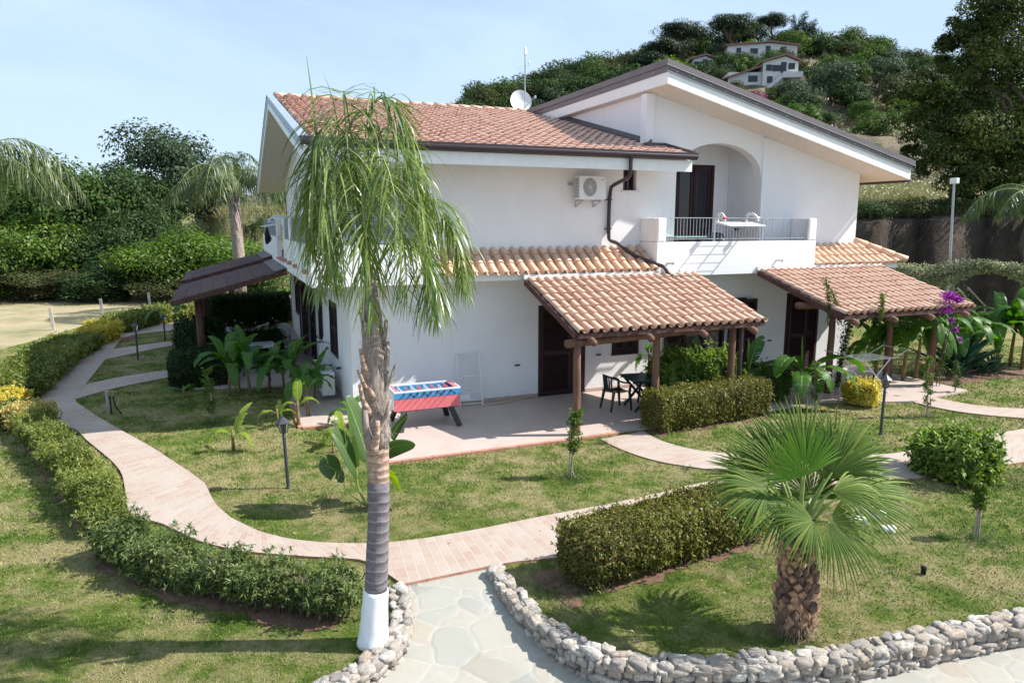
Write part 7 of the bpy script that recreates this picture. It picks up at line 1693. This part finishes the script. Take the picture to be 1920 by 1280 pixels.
# bank scrub and wild grass tufts behind the right garden
for k, (px, D, s) in enumerate([(1630, 33, (1.0, .9, .7)), (1700, 33.5, (1.3, 1, .75)), (1760, 34, (1.2, 1, .7)), (1850, 33.5, (1.2, 1, .8)), (1930, 34, (1.3, 1, .9))]):
    p = gd(px, 417, D); put(bushes[k % 2][0], (p[0], p[1], hill_z(px, D)-.3), ['scrub on top of the earth bank just right of the house', 'wide scrub on the bank left of the light pole', 'scrub on the bank behind the light pole', 'scrub on the bank below the large tree', 'scrub on the bank at the right edge'][k], s, group='scrub on the earth bank', cat_='bush')
rng = np.random.default_rng(8); n = 26000; px = rng.uniform(1540, 2050, n); D = 33.5+rng.uniform(0, 1, n)**1.6*30; B = np.array([[*gd(a, 417, d)[:2], hill_z(a, d)-.03] for a, d in zip(px, D)])
V, F = ribbons(B, rng.normal(0, .3, (n, 3))+np.array([0, 0, 1]), rng.uniform(.25, .7, n), .03, .5, 2, rng=rng)
tag(mk('meadow_grass', V, F, leafmat('leaf_meadow', [(.07, .11, .03), (.17, .19, .06), (.34, .31, .14), (.44, .39, .22)], .3)), 'tall pale wild grass on the meadow above the earth bank', 'grass', kind='stuff')
n = 9000; px = rng.uniform(300, 620, n); D = 41+rng.uniform(0, 1, n)*14; B = np.array([[*gd(a, 417, d)[:2], hill_z(a, d)-.05] for a, d in zip(px, D)])
V, F = ribbons(B, rng.normal(0, .3, (n, 3))+np.array([0, 0, 1]), rng.uniform(.3, .9, n), .045, .5, 2, rng=rng); tag(mk('mound_grass', V, F, 'leaf_meadow'), 'dry wild grass on the mound left of the house', 'grass', kind='stuff')
n = 260; P, N = np.array([[*gd(a, 417, d)[:2], hill_z(a, d)+.55] for a, d in zip(rng.uniform(1560, 1900, n), rng.uniform(38, 58, n))]), np.tile([0, -.4, .8], (n, 1)); V, F = leaves(P, N, .12, .11, .4); tag(mk('wild_flowers', V, F, simple('wild_white', (.6, .62, .5), .8, .1, 3, 0)), 'scattered white wild flowers in the meadow', 'flowers', kind='stuff')
# scrub clumps and grass on the hill face
n = 30000; px = rng.uniform(1180, 1900, n); D = 66+rng.uniform(0, 1, n)*100; B = np.array([[*gd(a, 417, d)[:2], hill_z(a, d)-.1] for a, d in zip(px, D)])
V, F = leaves(B, rng.normal(0, 1, (n, 3))+np.array([0, -.5, .8]), .55, .35, .6); tag(mk('hill_scrub', V, F, leafmat('leaf_scrub', [(.05, .055, .03), (.13, .115, .06), (.24, .2, .11), (.36, .3, .18)], .15)), 'dry brown scrub and grass covering the open hill slope', 'scrub', kind='stuff')

# ================================================================ LAWN GRASS
rng = np.random.default_rng(12); n = 420000
ang = rng.uniform(math.radians(-62), math.radians(62), n)+YAW; rad = np.exp(rng.uniform(math.log(4.3), math.log(30), n)); X = np.sin(ang)*rad; Y = np.cos(ang)*rad
ok = poly_in(outline, X, Y)
for pth in PATHS: ok &= ~poly_in(pth, X, Y)
ok &= ~poly_in([(2.5, 15.4), (17, 15.4), (17, 30), (2.5, 30)], X, Y); ok &= ~poly_in(fld, X, Y)
X, Y, rad = X[ok], Y[ok], rad[ok]; n = len(X)
tuft = .5+.5*np.sin(X*2.1+1.3*np.sin(Y*1.7))*np.sin(Y*2.3+1.1*np.sin(X*1.9))
hgt = rng.uniform(.010, .026, n)*(1+.7*tuft)*np.clip(rad/9, 1, 1.6); wd = rng.uniform(.003, .006, n)*np.clip(rad/7, 1, 3.2)
a = rng.uniform(0, 2*PI, n); lean = rng.normal(0, .7, (n, 2)); B = np.stack([X, Y, np.full(n, LZ-.002)], 1); s = np.stack([np.cos(a), np.sin(a), np.zeros(n)], 1)*wd[:, None]
tip = B+np.stack([lean[:, 0]*hgt, lean[:, 1]*hgt, hgt], 1); V = np.stack([B-s, B+s, tip], 1).reshape(-1, 3)
g_ = mk('lawn_grass', V, np.arange(3*n).reshape(n, 3), 'grass_blade'); tag(g_, 'short patchy grass of the garden lawns', 'grass', kind='stuff')
# longer tufts round stems and wall feet
tf = []
for (px, py, r_, k) in [(1070, 897, .35, 500), (398, 795, .35, 420), (1830, 1012, .35, 450), (1738, 784, .5, 500), (690, 955, .45, 500), (438, 848, .2, 150), (1020, 1120, .5, 350), (1100, 1110, .5, 350), (1490, 1190, .35, 250), (600, 940, .3, 200), (1400, 1060, .5, 200), (820, 950, .4, 200), (1130, 832, .12, 120), (1290, 880, .1, 60), (1890, 900, .6, 500), (350, 760, .5, 300)]:
    c = gz(px, py, LZ); q = rng.normal(0, r_*.5, (k, 2)); tf.append(np.stack([c[0]+q[:, 0], c[1]+q[:, 1], np.full(k, LZ)], 1))
B = np.concatenate(tf); ok = np.ones(len(B), bool)
for pth in PATHS: ok &= ~poly_in(pth, B[:, 0], B[:, 1])
B = B[ok & poly_in(outline, B[:, 0], B[:, 1])]; V, F = ribbons(B, rng.normal(0, .4, B.shape)+np.array([0, 0, 1]), rng.uniform(.06, .16, len(B)), .006, .9, 3, rng=rng); tag(mk('grass_tufts', V, F, leafmat('leaf_tuft', [(.04, .10, .02), (.08, .16, .035), (.15, .22, .06)], .3)), 'longer green grass tufts round tree stems and wall edges', 'grass', kind='stuff')
tf = []
for _ in range(420):
    x = rng.uniform(-5, 13); y = rng.uniform(4.6, 14.5); k = int(rng.integers(6, 22)); q = rng.normal(0, rng.uniform(.02, .07), (k, 2)); tf.append(np.stack([x+q[:, 0], y+q[:, 1], np.full(k, LZ)], 1))
B = np.concatenate(tf); ok = poly_in(outline, B[:, 0], B[:, 1])
for pth in PATHS: ok &= ~poly_in(pth, B[:, 0], B[:, 1])
B = B[ok]; V, F = ribbons(B, rng.normal(0, .55, B.shape)+np.array([0, 0, .9]), rng.uniform(.04, .11, len(B)), .009, 1.1, 2, rng=rng); tag(mk('weeds', V, F, 'leaf_tuft'), 'small weeds and coarse tufts dotted over the lawns', 'weeds', kind='stuff')
# soil under the hedges
for nm, ln, wd_ in [('soil_bed', [(-3.75, 16.6), (-2.9, 14.3), (-2.08, 12.0), (-1.66, 10.5), (-1.3, 9.5), (-.45, 8.5), (.55, 7.62), (1.0, 7.3)], .42), ('soil_bed', [(3.3, 6.95), (4.5, 7.12), (5.4, 7.25), (6.6, 7.4)], .55), ('soil_bed', [(7.9, 12.0), (9.2, 12.10), (11.1, 12.30)], .5), ('soil_bed', [(-4.6, 19.9), (-4.4, 25), (-4.2, 27.4), (-3.2, 31.5)], .6), ('soil_bed', [(17.6, 13.0), (19.5, 13.3), (23, 12.6)], .8)]:
    V, F = bed(ln, wd_); tag(mk(nm, V, F, 'soil'), kind='structure')
# fallen leaves and twigs on grass and paving
n = 420; X = rng.uniform(-4, 12, n); Y = rng.uniform(4.5, 14, n); ok = poly_in(outline, X, Y); P = np.stack([X, Y, np.full(n, LZ+.025)], 1)[ok]; V, F = leaves(P, np.tile([0, 0, 1.0], (len(P), 1)), .05, .022, .35); tag(mk('leaf_litter', V, F, leafmat('leaf_fallen', [(.20, .10, .05), (.38, .26, .12), (.50, .42, .25)], .1)), 'dry leaves scattered over the lawn', 'leaf litter', kind='stuff')

# grass spilling over the edges of paths and kerbs
ed = []
for pth in PATHS:
    q = densify([*pth, pth[0]], .02); d = nrm(np.gradient(q, axis=0)); n_ = np.stack([d[:, 1], -d[:, 0]], 1); q = q+n_*rng.normal(0, .012, (len(q), 1)); q = q[rng.random(len(q)) < .55]; ed.append(q[(np.abs(q[:, 0]) < 20) & (q[:, 1] < 24)])
q = np.concatenate(ed); ok = ~poly_in([(2.0, 12.6), (17.2, 12.9), (17.2, 30), (-.7, 30), (-.7, 19.8), (1.5, 19.2)], q[:, 0], q[:, 1]); q = q[ok]
w_ = .5+.5*np.sin(q[:, 0]*3.1+q[:, 1]*2.3)*np.sin(q[:, 1]*4.7-q[:, 0]); q = q[rng.random(len(q)) < .35+.65*w_]
B = np.stack([q[:, 0], q[:, 1], np.full(len(q), LZ)], 1); V, F = ribbons(B, rng.normal(0, .5, B.shape)+np.array([0, 0, 1]), rng.uniform(.03, .085, len(B)), .006, 1.2, 2, rng=rng)
tag(mk('edge_grass', V, F, 'leaf_tuft'), 'grass blades growing over the edges of the brick paths', 'grass', kind='stuff')
